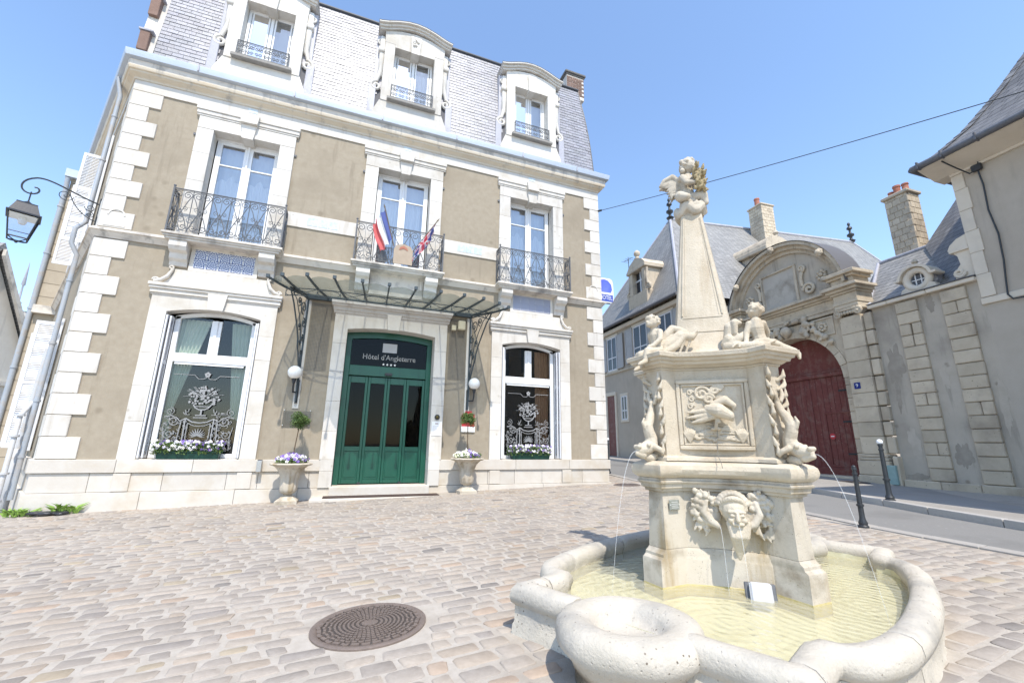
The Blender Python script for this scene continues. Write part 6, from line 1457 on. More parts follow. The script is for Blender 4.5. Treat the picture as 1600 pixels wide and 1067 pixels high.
# ------------------------------------------------------------------ the street on the right: gateway, wall, houses
UW = Vector((.0625, 1)).normalized(); NW = Vector((-UW.y, UW.x))
def W(s, o, z): return (wallx(s)+NW.x*o, s+NW.y*o, z)
def wbox(m, s0, s1, o0, o1, z0, z1, bv=0):
    """box in wall coordinates (bevelled in its own frame)"""
    c = wallx(s0); M_ = Matrix(((UW.x, -NW.x, 0, c), (UW.y, -NW.y, 0, s0), (0, 0, 1, 0), (0, 0, 0, 1)))
    t = MB(M_ if m.M is None else m.M @ M_); t.box(0, (s1-s0)/UW.y, -o1, -o0, z0, z1, bv); b = len(m.v); m.v += t.v; m.f += [tuple(i+b for i in f) for f in t.f]; return m
def wpoly(m, poly, o0, o1): return m.prism(poly, lambda a, b, d: W(a, d, b), o0, o1)
SC, RA, ZSP = 9.25, 1.45, 3.2                                        # gate centre, arch radius, springing
gate = empty('carriage_gateway', W(SC, 0, gwall(SC)), 'weathered stone gateway with arched pediment and dark red carriage doors', 'gateway')
def arc(c, zc, r_, a0, a1, n): return [(c+r_*math.cos(R(lerp(a0, a1, k/n))), zc+r_*math.sin(R(lerp(a0, a1, k/n)))) for k in range(n+1)]
# masonry round the arch: separate blocks for the jambs, voussoirs for the arch
m = MB(); wpoly(m, [(SC-1.66, .2), (SC-1.48, .2), (SC-1.48, ZSP)]+arc(SC, ZSP, 1.48, 180, 0, 24)+[(SC+1.48, .2), (SC+1.66, .2), (SC+1.66, 5.05), (SC-1.66, 5.05)], -.5, .03); body = m.build('masonry', OLDTRIM, gate)
for s in (-1, 1):
    z = .42; k = 0
    while z < ZSP-.02:
        h = min(rnd.uniform(.30, .42), ZSP-z); 
        if ZSP-(z+h) < .18: h = ZSP-z
        a, b = sorted((SC+s*RA, SC+s*(RA+(.20 if k % 2 else .205)))); m = MB(); wbox(m, a+.003, b-.003, -.42, .06, z+.004, z+h-.004, .012); m.build('jamb_stone', OLDSTONE, gate); z += h; k += 1
for k in range(13):
    a0, a1 = 180-k*180/13, 180-(k+1)*180/13; m = MB()
    wpoly(m, [(SC+r_*math.cos(R(a)), ZSP+r_*math.sin(R(a))) for r_, a in ((RA, a0-.3), (RA+.19, a0-.3), (RA+.19, (a0+a1)/2), (RA+.19, a1+.3), (RA, a1+.3), (RA, (a0+a1)/2))], -.42, .065+.006*(k % 2)); m.build('voussoir', OLDSTONE, gate)
# keystone mask and foliage
m = MB()
for k in range(46): a = R(rnd.uniform(40, 140)); r_ = RA+rnd.uniform(.05, .55)*(.3+abs(math.sin(a))**6); m.sphere(W(SC+r_*math.cos(a)*1.1, .12+.05*rnd.random(), ZSP+r_*math.sin(a)), rnd.uniform(.05, .10), 8, 6)
for s in (-1, 1): m.tube(spiral((SC+s*.62, 4.86), .16, .03, R(90), s*1.4, 16, lambda u, v: W(u, .14, v)), .045, 7)
m.sphere(W(SC, .2, 4.88), .17); blob(m, 'keystone_ornament', OLDTRIM, gate, .03, 1)
for s in (-1, 1):                                                     # spandrel panels with rosettes
    m = MB(); a, b = sorted((SC+s*.78, SC+s*1.42))
    for q in ((a, b, 4.50, 4.55), (a, b, 5.0, 5.045), (a, a+.05, 4.55, 5.0), (b-.05, b, 4.55, 5.0)): wbox(m, q[0], q[1], .03, .065, q[2], q[3])
    c = SC+s*1.08
    for k in range(8): t = R(k*45); m.sphere(W(c+.10*math.cos(t), .06, 4.775+.10*math.sin(t)), (.05, .05, .05), 8, 6)
    m.sphere(W(c, .085, 4.775), .05); m.build('rosette', OLDTRIM, gate, smooth=60)
# pilasters of blocks, bases, capitals
for s in (-1, 1):
    c = SC+s*1.945
    a, b = c-.295, c+.295; z = 1.14; k = 0
    while z < 4.86:
        h = rnd.uniform(.36, .46)
        if 4.86-(z+h) < .25: h = 4.86-z
        m = MB(); wbox(m, a+.01, b-.01, -.2, .17, z+.004, z+h-.004, .012); m.build('pilaster_stone', OLDSTONE, gate)
        e0, e1 = (b, b+.20) if s > 0 else (a-.20, a)
        m = MB(); wbox(m, e0+.004, e1-.004, -.2, .11+.02*(k % 2), z+.02, z+h-.012, .02); m.build('buttress_stone', OLDSTONE, gate); z += h; k += 1
    for z0, z1, o, ex in ((.30, .62, .30, .10), (.62, .98, .28, .08), (.98, 1.06, .24, .05), (1.06, 1.14, .20, .02)): m = MB(); wbox(m, a-ex, b+ex+.0, -.2, o, z0, z1-.004, .02); m.build('base_stone', OLDSTONE, gate)
    e0, e1 = (b+.11, b+.22) if s > 0 else (a-.22, a-.11)
    m = MB(); wbox(m, e0, e1, -.2, .20, .3, 1.1, .03); m.build('base_stone', OLDSTONE, gate)
    m = MB(); wbox(m, a-.04, b+.04, -.1, .22, 5.02, 5.10, .01)
    for q in (-1, 1): m.tube(spiral((c+q*.27, 4.95), .10, .02, R(90), -q*1.5, 18, lambda u, v: W(u, .21, v)), .035, 7); m.sphere(W(c+q*.27, .22, 4.95), .045)
    for k in range(5): m.sphere(W(c-.16+k*.08, .20, 4.96), (.045, .045, .05), 8, 6)
    m.build('capital', OLDTRIM, gate, smooth=50)
# entablature with breaks forward over the pilasters
def course_w(z0, z1, o, ex, name='entablature'):
    m = MB(); wbox(m, SC-1.62, SC+1.62, -.4, o, z0, z1, .008)
    for s in (-1, 1): wbox(m, SC+s*1.945-.32-ex, SC+s*1.945+.32+ex, -.4, o+.16, z0, z1, .008)
    m.build(name, OLDTRIM, gate)
for z0, z1, o, ex in ((5.10, 5.20, .07, .0), (5.202, 5.30, .09, .02), (5.302, 5.50, .06, .0), (5.502, 5.56, .12, .04), (5.562, 5.64, .20, .10), (5.642, 5.72, .30, .18)): course_w(z0, z1, o, ex)
for s in (-1, 1):
    for z0, z1, o, ex in ((5.722, 5.95, .18, -.02), (5.952, 6.02, .26, .06), (6.022, 6.12, .36, .14)): m = MB(); wbox(m, SC+s*1.945-.32-ex, SC+s*1.945+.32+ex, -.4, o+.05, z0, z1, .01); m.build('blocking', OLDTRIM, gate)
# arched pediment
ZC = 5.70
m = MB(); wpoly(m, [(SC-1.84, 5.723), (SC+1.84, 5.723)]+arc(SC, ZC, 1.84, 1, 179, 30), -.35, .02); m.build('tympanum', RENDER2, gate)
for ra_, rb_, o in ((1.78, 1.90, .10), (1.90, 2.02, .20), (2.02, 2.12, .32)):
    m = MB(); A0, A1 = 4, 176; wpoly(m, arc(SC, ZC, rb_, A0, A1, 36)+arc(SC, ZC, ra_+.002, A1, A0, 36), -.35, o); m.build('pediment_moulding', OLDTRIM, gate)
m = MB()
for k in range(37): a, b = arc(SC, ZC, 2.135, 4, 176, 36)[k]; m.v += [W(a, .36, b), W(a, -.5, b+.02)]
for k in range(36): m.f.append((2*k, 2*k+2, 2*k+3, 2*k+1))
m.build('lead_cover', ROOF_BED, gate, fix=False)
for a, b, c_, d in ((8.72, 10.05, 5.76, 5.82), (8.72, 10.05, 6.98, 7.04), (8.72, 8.80, 5.82, 6.98), (9.97, 10.05, 5.82, 6.98)): m = MB(); wbox(m, a, b, .02, .10, c_, d, .01); m.build('tablet_frame', OLDTRIM, gate)
m = MB(); wbox(m, 8.80, 9.97, .0, .04, 5.82, 6.98); m.build('tablet', mat('flaking_render', (.46,.42,.365), (.50,.46,.40), 3, .9, .4, 20, .2, big=(.25,.215,.175), bigsc=1.3), gate)
for s in (-1, 1):
    m = MB(); c = SC+s*.85 if s > 0 else SC-.68
    m.tube(spiral((c+s*.22, 6.05), .20, .03, R(180 if s > 0 else 0), -s*1.5, 22, lambda u, v: W(u, .10, v)), .05, 8); m.tube([W(c+s*.02, .09, 6.2), W(c+s*.0, .10, 6.45), W(c+s*.06, .10, 6.65)], [.05, .06, .05], 8); m.tube(spiral((c+s*.05, 6.78), .12, .02, R(-90), s*1.4, 18, lambda u, v: W(u, .09, v)), .04, 7)
    c2 = SC+s*1.32
    for k in range(7): t = R(k*51.4); m.sphere(W(c2+.12*math.cos(t), .07, 6.35+.12*math.sin(t)), .06, 8, 6)
    m.sphere(W(c2, .10, 6.35), .06); m.build('scroll_ornament', OLDTRIM, gate, smooth=60)
for a in (90, 142, 38):
    m = MB(); p = (SC+1.98*math.cos(R(a)), ZC+1.98*math.sin(R(a)))
    for k in range(7): t = R(k*51.4); m.sphere(W(p[0]+.07*math.cos(t), .38, p[1]+.07*math.sin(t)), .06, 8, 6)
    m.sphere(W(p[0], .40, p[1]), .09); m.build('boss', OLDTRIM, gate, smooth=60)
# the doors: planks, rails, fixed tympanum
m = MB(); wpoly(m, [(SC-1.47, .3), (SC+1.47, .3), (SC+1.47, ZSP)]+arc(SC, ZSP, 1.47, 0, 180, 20)[1:], -.50, -.44); dr_ = m.build('carriage_door', GATE_RED, gate)
x = SC-1.44
while x < SC+1.42:
    w_ = min(rnd.uniform(.15, .19), SC+1.44-x); zt = 3.36
    m = MB(); wbox(m, x+.004, x+w_-.004, -.445, -.415, .52, zt, .006); m.build('plank', GATE_RED, dr_); x += w_
m = MB(); wbox(m, SC-1.45, SC+1.45, -.44, -.36, 3.37, 3.50, .02); wbox(m, SC-1.45, SC+1.45, -.44, -.385, 3.50, 3.56, .01); wbox(m, SC-1.44, SC+1.44, -.44, -.38, .50, .74, .015); wbox(m, SC-.05, SC+.05, -.44, -.38, .74, 3.36, .015); m.build('rail', GATE_RED, dr_)
m = MB()
for a0, a1 in ((8, 84), (96, 172)):
    wpoly(m, arc(SC, ZSP+.42, 1.15, a0, a1, 10)+arc(SC, ZSP+.42, 1.05, a1, a0, 10), -.44, -.41)
m.build('arched_moulding', GATE_RED, dr_)
for (a, b, c_, d) in ((7.86, 8.88, 2.28, 2.33), (8.83, 8.88, .76, 2.28), (7.86, 8.88, .75, .80)): m = MB(); wbox(m, a, b, -.418, -.395, c_, d, .006); m.build('wicket_batten', GATE_RED, dr_)
for k in range(3): m = MB(); wbox(m, 7.86, 8.35, -.412, -.398, 1.1+k*.9, 1.15+k*.9, .004); m.build('strap_hinge', IRON_D, dr_)
m = MB(); m.prism([(.085*math.cos(a), .085*math.sin(a)) for a in [2*math.pi*k/20 for k in range(20)]], lambda a, b, d: W(8.72+a, d, 1.62+b), -.412, -.400); nt_ = m.build('round_sign', RED_SIGN, label='small round red notice fixed on the gate planks', cat='sign'); m = MB(); wbox(m, 8.67, 8.77, -.40, -.396, 1.605, 1.635); m.build('bar', WHITE, nt_)
m = MB(); wbox(m, SC-1.45, SC+1.45, -.5, .10, .2, .53, .015); m.build('threshold', OLDSTONE, gate)
m = MB(); wbox(m, 7.33, 7.49, .17, .185, 2.84, 3.01, .004); npl = m.build('number_plate', BLUE_DK, label='small blue enamel house number plate on the gate pilaster', cat='number plate')
num = text('9', .13, W(7.41, .19, 2.925), WHITE, 'numeral', npl, rot=(R(90), 0, math.atan2(-UW.y, -UW.x)))
m = MB(); wbox(m, 6.80, 6.99, .22, .30, .42, .88, .01); m.build('meter_box', mat('verdigris', (.25,.36,.34), (.30,.42,.40), 10, .8, .3, 40), label='verdigris meter cabinet at the foot of the gateway buttress', cat='cabinet')
p_ = W(7.55, 1.2, 0); z = walk(p_[0], p_[1]); root = empty('drain_grate', (p_[0], p_[1], z), 'dark iron drain grate in the pavement before the gateway', 'grate')
m = MB(); wbox(m, 7.25, 7.85, .55, .95, z-.02, z+.016, .004); m.build('frame', IRON_D, root)
m = MB()
for k in range(8): wbox(m, 7.29+k*.07, 7.33+k*.07, .58, .92, z+.017, z+.024)
m.build('bars', CAST, root)
# ---- rendered street wall with two chains of rusticated stones
swall = empty('street_wall', W(5.7, 0, gwall(5.7)), 'grey rendered street wall with two rusticated stone strips and stone coping', 'wall')
m = MB(); wbox(m, 4.55, 6.82, -.45, 0, .1, 4.92); m.build('render', RENDER2, swall)
for s0, s1 in ((5.79, 6.26), (4.85, 5.34)):
    z = .56; k = 0
    while z < 4.86:
        h = .288; segs = [(s0, s1)] if rnd.random() > .28 else [(s0, lerp(s0, s1, .45)), (lerp(s0, s1, .45), s1)]
        for a, b in segs: m = MB(); wbox(m, a+.003+rnd.uniform(0, .012), b-.003-rnd.uniform(0, .012), -.05, .075+rnd.uniform(-.012, .012), z+.006, min(z+h, 4.90)-.006, .016); m.build('rusticated_stone', OLDSTONE, swall)
        z += h
def patch(cs, cz, rs, rz, mt, o, n=48, sd=1):
    rr_ = random.Random(sd); P_ = []
    for k in range(n): a = 2*math.pi*k/n; q = 1+.22*math.sin(a*2+sd)+.14*math.sin(a*5+sd*2)+.10*math.sin(a*11+sd)+rr_.uniform(-.07, .07); P_.append((cs+rs*q*math.cos(a), cz+rz*q*math.sin(a)))
    m = MB(); wpoly(m, P_, -.01, o); m.build('render_patch', mt, swall)
DAMP = mat('damp_render', (.31,.272,.225), (.36,.318,.265), 8, .95, .4, 40, .1, big=(.42,.372,.305), bigsc=3.5); PATCHC = mat('repair_render', (.475,.42,.345), (.53,.475,.40), 5, .95, .4, 30, .1, big=(.43,.38,.31), bigsc=3)
patch(6.52, 3.35, .15, .55, DAMP, .004, sd=2); patch(6.60, 2.55, .06, .30, DAMP, .005, sd=4); patch(5.57, 4.70, .10, .18, DAMP, .004, sd=5); patch(6.45, 1.4, .12, .35, PATCHC, .004, sd=6); patch(5.58, 1.15, .13, .30, DAMP, .003, sd=8); patch(6.55, .62, .2, .10, DAMP, .006, sd=9); patch(4.72, 2.2, .08, .5, PATCHC, .004, sd=10); patch(5.60, 2.9, .08, .22, PATCHC, .004, sd=12)
s = 4.6
while s < 6.75: l = min(rnd.uniform(.5, .8), 6.8-s); m = MB(); wbox(m, s+.004, s+l-.004, -.1, .13, .12, .555, .02); m.build('foot_stone', OLDSTONE, swall); s += l
s = 4.64
while s < 6.80: l = min(rnd.uniform(.7, 1.0), 6.86-s); m = MB(); wbox(m, s+.003, s+l-.003, -.45, .13, 4.922, 5.02, .015); m.build('coping_stone', CREAM, swall); s += l
m = MB(); wbox(m, 4.64, 6.86, -.45, .155, 5.022, 5.045, .005); m.build('lead_edge', ROOF_BED, swall)
wall2 = empty('street_wall', W(12.9, 0, gwall(12.9)), 'grey rendered street wall between the gateway and the far mansion', 'wall')
m = MB(); wbox(m, 11.68, 14.15, -.4, 0, .1, 4.92); m.build('render', RENDER2, wall2); m = MB(); wbox(m, 11.68, 14.15, -.42, .1, 4.922, 5.03, .01); m.build('coping', CREAM, wall2)
# ---- low wing behind the wall: slate roofs, oculus dormer, chimney
wing = empty('slate_roofed_wing', W(5.8, -2, .5), 'low slate roofed wing with a round oculus dormer behind the street wall', 'building')
def V(X0, s, z): return (X0+.0626*s, s, z)
m = MB(); m.add([V(12.62, 4.4, 5.04), V(12.62, 6.95, 5.04), V(14.75, 7.62, 6.95), V(14.75, 4.4, 6.95), V(17.5, 7.6, 5.0), V(17.5, 4.4, 5.0), V(15.5, 9.6, 5.0), V(12.7, 8.0, 5.0)], [(0,1,2,3), (3,2,4,5), (1,7,6,2), (2,6,4)]); m.build('low_roof', SLATE_F, wing, fix=False)
m = MB(); m.tube([V(14.75, 4.5, 6.96), V(14.75, 7.62, 6.96)], .06, 8); m.tube([V(12.62, 6.95, 5.06), V(14.75, 7.62, 6.97)], .05, 8); m.build('ridge', LEAD, wing, smooth=50)
m = MB(); m.add([V(12.66, 4.3, 5.10), V(12.66, 5.22, 5.10), V(14.6, 6.32, 6.92), V(15.6, 5.80, 8.38), V(16.9, 5.2, 10.6), V(16.9, 2.0, 10.6), V(12.66, 2.0, 5.10), V(17.5, 7.0, 5.0), V(18.5, 5.0, 10.0)], [(0,1,2,3,4,5,6), (2,7,8,4,3)]); m.build('tall_roof', SLATE_R, wing, fix=False)
m = MB(); wbox(m, 2.0, 7.0, -5.0, -.5, .3, 5.0); m.build('wall', RENDER2, wing)
# oculus dormer
m = MB(); c = 5.76; zc = 5.40; ri, ro = .155, .30; n = 24
outer = [(c-.36, 5.06), (c+.36, 5.06), (c+.33, 5.22)]+arc(c, zc, ro, -10, 190, n)+[(c-.33, 5.22)]
innerp = arc(c, zc, ri, 0, 360, n)[:-1]
bm_ = bmesh.new()
def rings_face(o):
    vo = [bm_.verts.new(W(a, o, b)) for a, b in outer]; vi = [bm_.verts.new(W(a, o, b)) for a, b in innerp]; return vo, vi
m = MB(); m.tube([W(a, -.12, b) for a, b in arc(c, zc, .235, 0, 360, 28)], .085, 10, cap=False); wpoly(m, [(c-.40, 5.05), (c+.40, 5.05), (c+.34, 5.20), (c+.24, 5.24), (c, 5.17), (c-.24, 5.24), (c-.34, 5.20)], -.22, -.06); oc = m.build('oculus_dormer', CREAM, wing, smooth=40)
bm_.free()
m = MB(); wpoly(m, arc(c, zc, .37, 8, 172, 16)+arc(c, zc, .31, 172, 8, 16), -.45, .02); wbox(m, c-.44, c-.32, -.35, .02, 5.42, 5.48, .01); wbox(m, c+.32, c+.44, -.35, .02, 5.42, 5.48, .01); m.build('hood', CREAM, oc)
m = MB(); m.lathe([(.05, 0), (.07, .03), (.035, .06), (.07, .10), (.05, .15), (.02, .19)], W(c, -.15, 5.76), 12); m.build('finial', OLDTRIM, oc, smooth=50)
m = MB(); wpoly(m, innerp, -.20, -.19); m.build('pane', mat('oculus_glass', (.10,.11,.13), None, 5, .1, 0), oc); m = MB(); wbox(m, c-.16, c+.16, -.19, -.17, 5.39, 5.41); wbox(m, c-.06, c-.04, -.19, -.17, 5.25, 5.55); wbox(m, c+.06, c+.08, -.19, -.17, 5.25, 5.55); m.build('glazing_bar', WHITE, oc)
m = MB(); wbox(m, c-.30, c+.30, -1.4, -.2, 5.2, 5.66, .1); m.build('dormer_roof', LEAD, oc)
m = MB(); wpoly(m, [(4.68, 5.10), (5.02, 5.10), (4.98, 5.30), (4.88, 5.42), (4.90, 5.62), (4.96, 5.72), (4.68, 5.72)], -.40, -.05); m.tube(spiral((4.92, 5.22), .11, .02, R(180), 1.5, 18, lambda u, v: W(u, -.03, v)), .035, 7); wbox(m, 4.66, 5.02, -.42, .0, 5.72, 5.80, .01); wpoly(m, [(4.66, 5.80), (5.04, 5.80), (4.98, 5.92), (4.84, 6.03), (4.66, 6.08)], -.42, -.02); m.build('scroll_dormer', CREAM, wing, smooth=40)
def stack(parent, p, wx_, wy_, z0, z1, pots, name='chimney'):
    x, y = p; m = MB(M := Matrix.Translation((x, y, 0)) @ Matrix.Rotation(-math.atan(.0626), 4, 'Z')); m.box(-wx_+.015, wx_-.015, -wy_+.015, wy_-.015, z0, z1-.1); ch = m.build(name, OLDTRIM, parent)
    z = z0; k = 0
    while z < z1-.12:
        h = min(.20, z1-.1-z); nn = 3
        for side in range(2):
            L_ = wx_ if side == 0 else wy_
            for q in range(nn):
                a = -L_+2*L_*(q+(.5 if k % 2 else 0))/nn; b = a+2*L_/nn; a, b = max(a, -L_), min(b, L_)
                if b-a < .05: continue
                m = MB(M)
                if side == 0: m.box(a+.006, b-.006, -wy_-.004, -wy_+.06, z+.006, z+h-.004, .008)
                else: m.box(-wx_-.005, -wx_+.06, a+.006, b-.006, z+.006, z+h-.004, .008)
                m.build('stone', OLDSTONE, ch)
        z += h; k += 1
    m = MB(M); m.box(-wx_-.06, wx_+.06, -wy_-.06, wy_+.06, z1-.1, z1, .02); m.build('cap', OLDTRIM, ch)
    for (a, b, r_, h) in pots: m = MB(M); m.lathe([(r_, 0), (r_*1.1, .05), (r_*.85, .08), (r_*.8, h*.8), (r_*.95, h*.85), (r_*.9, h)], (a, b, z1), 14); m.build('chimney_pot', TERRA, ch, smooth=40)
    return ch
q = V(15.1, 6.85, 0); stack(wing, (q[0], q[1]), .27, .31, 6.2, 9.0, ((-.05, -.2, .10, .28), (.0, .05, .11, .36), (.05, .25, .09, .25)))
# ---- right hand house
rh = empty('corner_house', W(1.5, 0, .2), 'grey rendered house with pale corner stones and deep slate eaves', 'building')
m = MB(); wbox(m, -7, 4.62, -8, 0, -.2, 7.55); m.build('wall', RENDER, rh)
z = 4.52; k = 0
while z < 7.45: h = min(.52, 7.5-z); m = MB(); wbox(m, 4.40+(.03 if k % 2 else 0), 4.645, -.3, .035, z+.003, z+h-.003, .006); m.build('quoin_stone', CREAM, rh); z += h; k += 1
m = MB(); wbox(m, -7, 4.66, -.3, .05, 4.36, 4.50, .01); m.build('string_course', CREAM, rh)
z = .3
m = MB(); wpoly(m, [(-7, 7.50), (4.64, 7.50), (4.64, 7.56), (-7, 7.56)], -.3, .06)
m.loft([[W(s, o, z) for o, z in ((-.3, 7.562), (.06, 7.562), (.62, 7.74), (.62, 7.80), (-.3, 7.80))] for s in (-7, 4.92)]); m.build('eaves_soffit', CREAM, rh)
m = MB(); m.tube([W(-7, .68, 7.80), W(5.0, .68, 7.80)], .075, 10); m.tube([W(5.0, .68, 7.80), W(5.0, -2, 7.80)], .07, 10)
for s in (0, 1.0, 2.0, 3.0, 3.8, 4.4, 4.85): m.box(*(lambda p: (p[0]-.09, p[0]+.06, p[1]-.015, p[1]+.015, 7.72, 7.89))(W(s, .68, 0)))
m.build('gutter', mat('dark_zinc', (.10,.105,.12), (.14,.145,.16), 5, .5), rh, smooth=50)
m = MB(); hp = [(0, 7.83), (.35, 8.06), (.9, 8.62), (1.5, 9.45), (2.4, 10.9), (3.6, 13.0)]
for k, (d, z) in enumerate(hp): m.v += [W(-7, .66-d, z), W(5.0-d*.72, .66-d, z), W(5.0-d*.72, -7, z)]
for k in range(len(hp)-1):
    for a in (0, 1): m.f.append((3*k+a, 3*k+a+1, 3*k+a+4, 3*k+a+3))
m.build('roof', SLATE_R, rh, fix=False)
for k in range(20):                                                   # lapped hip slates along the edge
    d0, d1 = .06+k*.135, .06+(k+1)*.135+.03; z0, z1 = interp(hp, d0), interp(hp, d1); m = MB(); q = .022
    m.add([W(5.0-d0*.72, .66-d0, z0+q+.012), W(5.0-d1*.72, .66-d1, z1+q-.004), W(5.0-d1*.72-.17, .66-d1, z1+q-.004), W(5.0-d0*.72-.17, .66-d0, z0+q+.012), W(5.0-d0*.72, .66-d0-.15, z0+q+.012), W(5.0-d1*.72, .66-d1-.15, z1+q-.004)], [(0,1,2,3), (0,4,5,1)])
    m.build('hip_slate', SLATE_R, rh, fix=False)
# cable, junction box on that house
m = MB(); m.tube([W(4.47, .60, 7.70), W(4.40, .30, 7.55), W(4.28, .10, 7.36), W(4.18, .06, 7.42)], .016, 6); m.tube([W(4.16, .06, 7.38), W(4.14, .05, 7.0), W(4.17, .05, 6.4), W(4.12, .05, 5.8), W(4.15, .05, 5.2), W(4.2, .05, 4.75), W(4.22, .07, 4.45), W(4.15, .09, 4.33), W(3.9, .09, 4.32), W(3.3, .09, 4.34), W(2.0, .09, 4.33)], .016, 6); m.tube([W(4.14, .06, 7.46), W(4.12, .07, 7.58), W(3.9, .12, 7.63), W(3.0, .12, 7.64), W(1.5, .12, 7.65)], .014, 6)
cb_ = m.build('wall_cable', IRON_D, label='black electric cable running down the grey house wall', cat='cable', smooth=50)
m = MB(); wbox(m, 4.07, 4.25, .035, .12, 7.36, 7.52, .02); m.build('junction_box', IRON_D, cb_)
m = MB(); A_ = Vector((XR+.03, YF-.02, 8.86)); B_ = Vector(W(.11, .02, 7.50)); pts = []
for k in range(25): t = k/24; p = A_.lerp(B_, t); p.z -= .12*4*t*(1-t); pts.append(p)
m.tube(pts, .0095, 6); m.tube([A_, A_+(pts[1]-A_)*.25], .035, 8); m.build('overhead_cable', IRON_D, label='black overhead cable strung across the street from the hotel corner', cat='cable', smooth=50)
# ---- far mansion with the steep roof
man = empty('slate_roofed_mansion', W(18, 0, .7), 'old mansion with steep slate roof, stone dormer and grey shutters', 'building')
m = MB(); wbox(m, 14.15, 22.2, -17, 0, .2, 7.6); m.build('wall', RENDER, man)
m = MB(); wbox(m, 14.1, 22.25, -.3, .08, 5.20, 5.32, .01); m.build('string_course', OLDTRIM, man); m = MB(); wbox(m, 14.1, 22.25, -.3, .18, 7.52, 7.72, .02); m.build('eaves_moulding', CREAM, man)
m = MB(); m.tube([W(14.0, .38, 7.84), W(22.4, .38, 7.84)], .08, 8); m.build('gutter', ROOF_BED, man)
E0 = [W(13.85, .36, 7.80), W(22.45, .36, 7.80)]; P1, P2 = (16.75, 18.1, 14.35), (29.6, 16.0, 14.35)
def rp(a, b, t): return (a[0]+(b[0]-a[0])*t, a[1]+(b[1]-a[1])*t, a[2]+(b[2]-a[2])*t)
m = MB(); m.add([E0[0], E0[1], P1, P2, (32.0, 12.0, 7.8), (33.5, 20.5, 7.8)], [(0,1,2), (0,2,3,4), (4,3,5), (1,5,3,2)]); m.build('roof', SLATE_F, man, fix=False)
m = MB(); m.tube([P1, P2], .10, 8); m.tube([E0[0], P1], .07, 6); m.tube([E0[1], P1], .07, 6); m.tube([P2, (32.0, 12.0, 7.8)], .07, 6); m.build('ridge', LEAD, man, smooth=50)
for P in (P1, P2): m = MB(); m.lathe([(.16, 0), (.22, .1), (.08, .22), (.08, .35), (.20, .45), (.20, .55), (.07, .65), (.06, .85), (.16, .95), (.14, 1.05), (.04, 1.15), (.09, 1.25), (.07, 1.35), (.01, 1.42)], P, 14); m.build('finial', IRON_D, man, smooth=50)
def shutter_win(s0, s1, z0, z1, sh):
    m = MB(); wbox(m, s0-.12, s1+.12, -.2, .05, z0-.12, z0, .01); wbox(m, s0-.12, s1+.12, -.2, .04, z1, z1+.14, .01)
    for a in (s0-.12, s1): wbox(m, a, a+.12, -.2, .04, z0, z1, .01)
    w0 = m.build('window', CREAM, man)
    m = MB(); wbox(m, s0, s1, .0, .012, z0, z1); m.build('pane', mat('dark_pane', (.05,.055,.065), None, 5, .15, 0) if 'dark_pane' not in bpy.data.materials else bpy.data.materials['dark_pane'], w0)
    m = MB(); c = (s0+s1)/2
    for a in (s0, s1-.06, c-.035): wbox(m, a, a+.065, .012, .035, z0, z1)
    for zz in (z0, lerp(z0, z1, .36), z1-.06): wbox(m, s0, s1, .012, .03, zz, zz+.06)
    m.build('frame', LOUVRE, w0)
    if sh:
        for a, b in ((s0-.72, s0-.06), (s1+.06, s1+.72)):
            m = MB(); wbox(m, a, b, .05, .075, z0, z1, .005)
            for zz in (z0, (z0+z1)/2, z1-.07): wbox(m, a, b, .075, .09, zz, zz+.07)
            for q in (a, b-.07): wbox(m, q, q+.07, .075, .092, z0, z1)
            m.build('shutter', mat('grey_shutter', (.40,.40,.40), (.45,.45,.45), 8) if 'grey_shutter' not in bpy.data.materials else bpy.data.materials['grey_shutter'], w0)
shutter_win(16.85, 18.05, 5.50, 7.34, True); shutter_win(19.75, 20.75, 5.40, 7.30, True); shutter_win(14.9, 15.9, 5.45, 7.34, True); shutter_win(18.95, 19.5, 2.62, 3.88, False)
m = MB(); wbox(m, 20.0, 20.15, -.1, .06, .7, 4.0, .01); wbox(m, 20.95, 21.1, -.1, .06, .7, 4.0, .01); wbox(m, 20.0, 21.1, -.1, .07, 4.0, 4.2, .01); dd = m.build('door', CREAM, man); m = MB(); wbox(m, 20.15, 20.95, -.02, .02, .75, 3.98); m.build('door_leaf', GATE_RED, dd)
# stone dormer on the street side of the mansion roof
sc_ = 17.35; m = MB(); wbox(m, sc_-.85, sc_+.85, -1.8, .10, 7.86, 9.0, .03); wbox(m, sc_-.70, sc_-.42, -1.8, .08, 9.0, 10.25, .02); wbox(m, sc_+.42, sc_+.70, -1.8, .08, 9.0, 10.25, .02); wbox(m, sc_-.85, sc_+.85, -2.2, .16, 10.25, 10.42, .02); dm = m.build('dormer', OLDTRIM, man)
m = MB(); wpoly(m, [(sc_-.85, 10.422), (sc_+.85, 10.422), (sc_+.55, 10.75), (sc_, 11.0), (sc_-.55, 10.75)], -2.2, .12); m.build('pediment', OLDTRIM, dm); m = MB(); m.lathe([(.12, 0), (.08, .1), (.17, .22), (.16, .36), (.05, .46)], W(sc_, -.02, 10.98), 12); m.build('finial', OLDTRIM, dm, smooth=50)
m = MB(); wbox(m, sc_-.42, sc_+.42, -.3, -.2, 9.0, 10.25); m.build('pane', bpy.data.materials['dark_pane'], dm); m = MB(); wbox(m, sc_-.04, sc_+.04, -.2, -.14, 9.0, 10.25); wbox(m, sc_-.42, sc_+.42, -.2, -.14, 9.75, 9.82); m.build('glazing_bar', WHITE, dm)
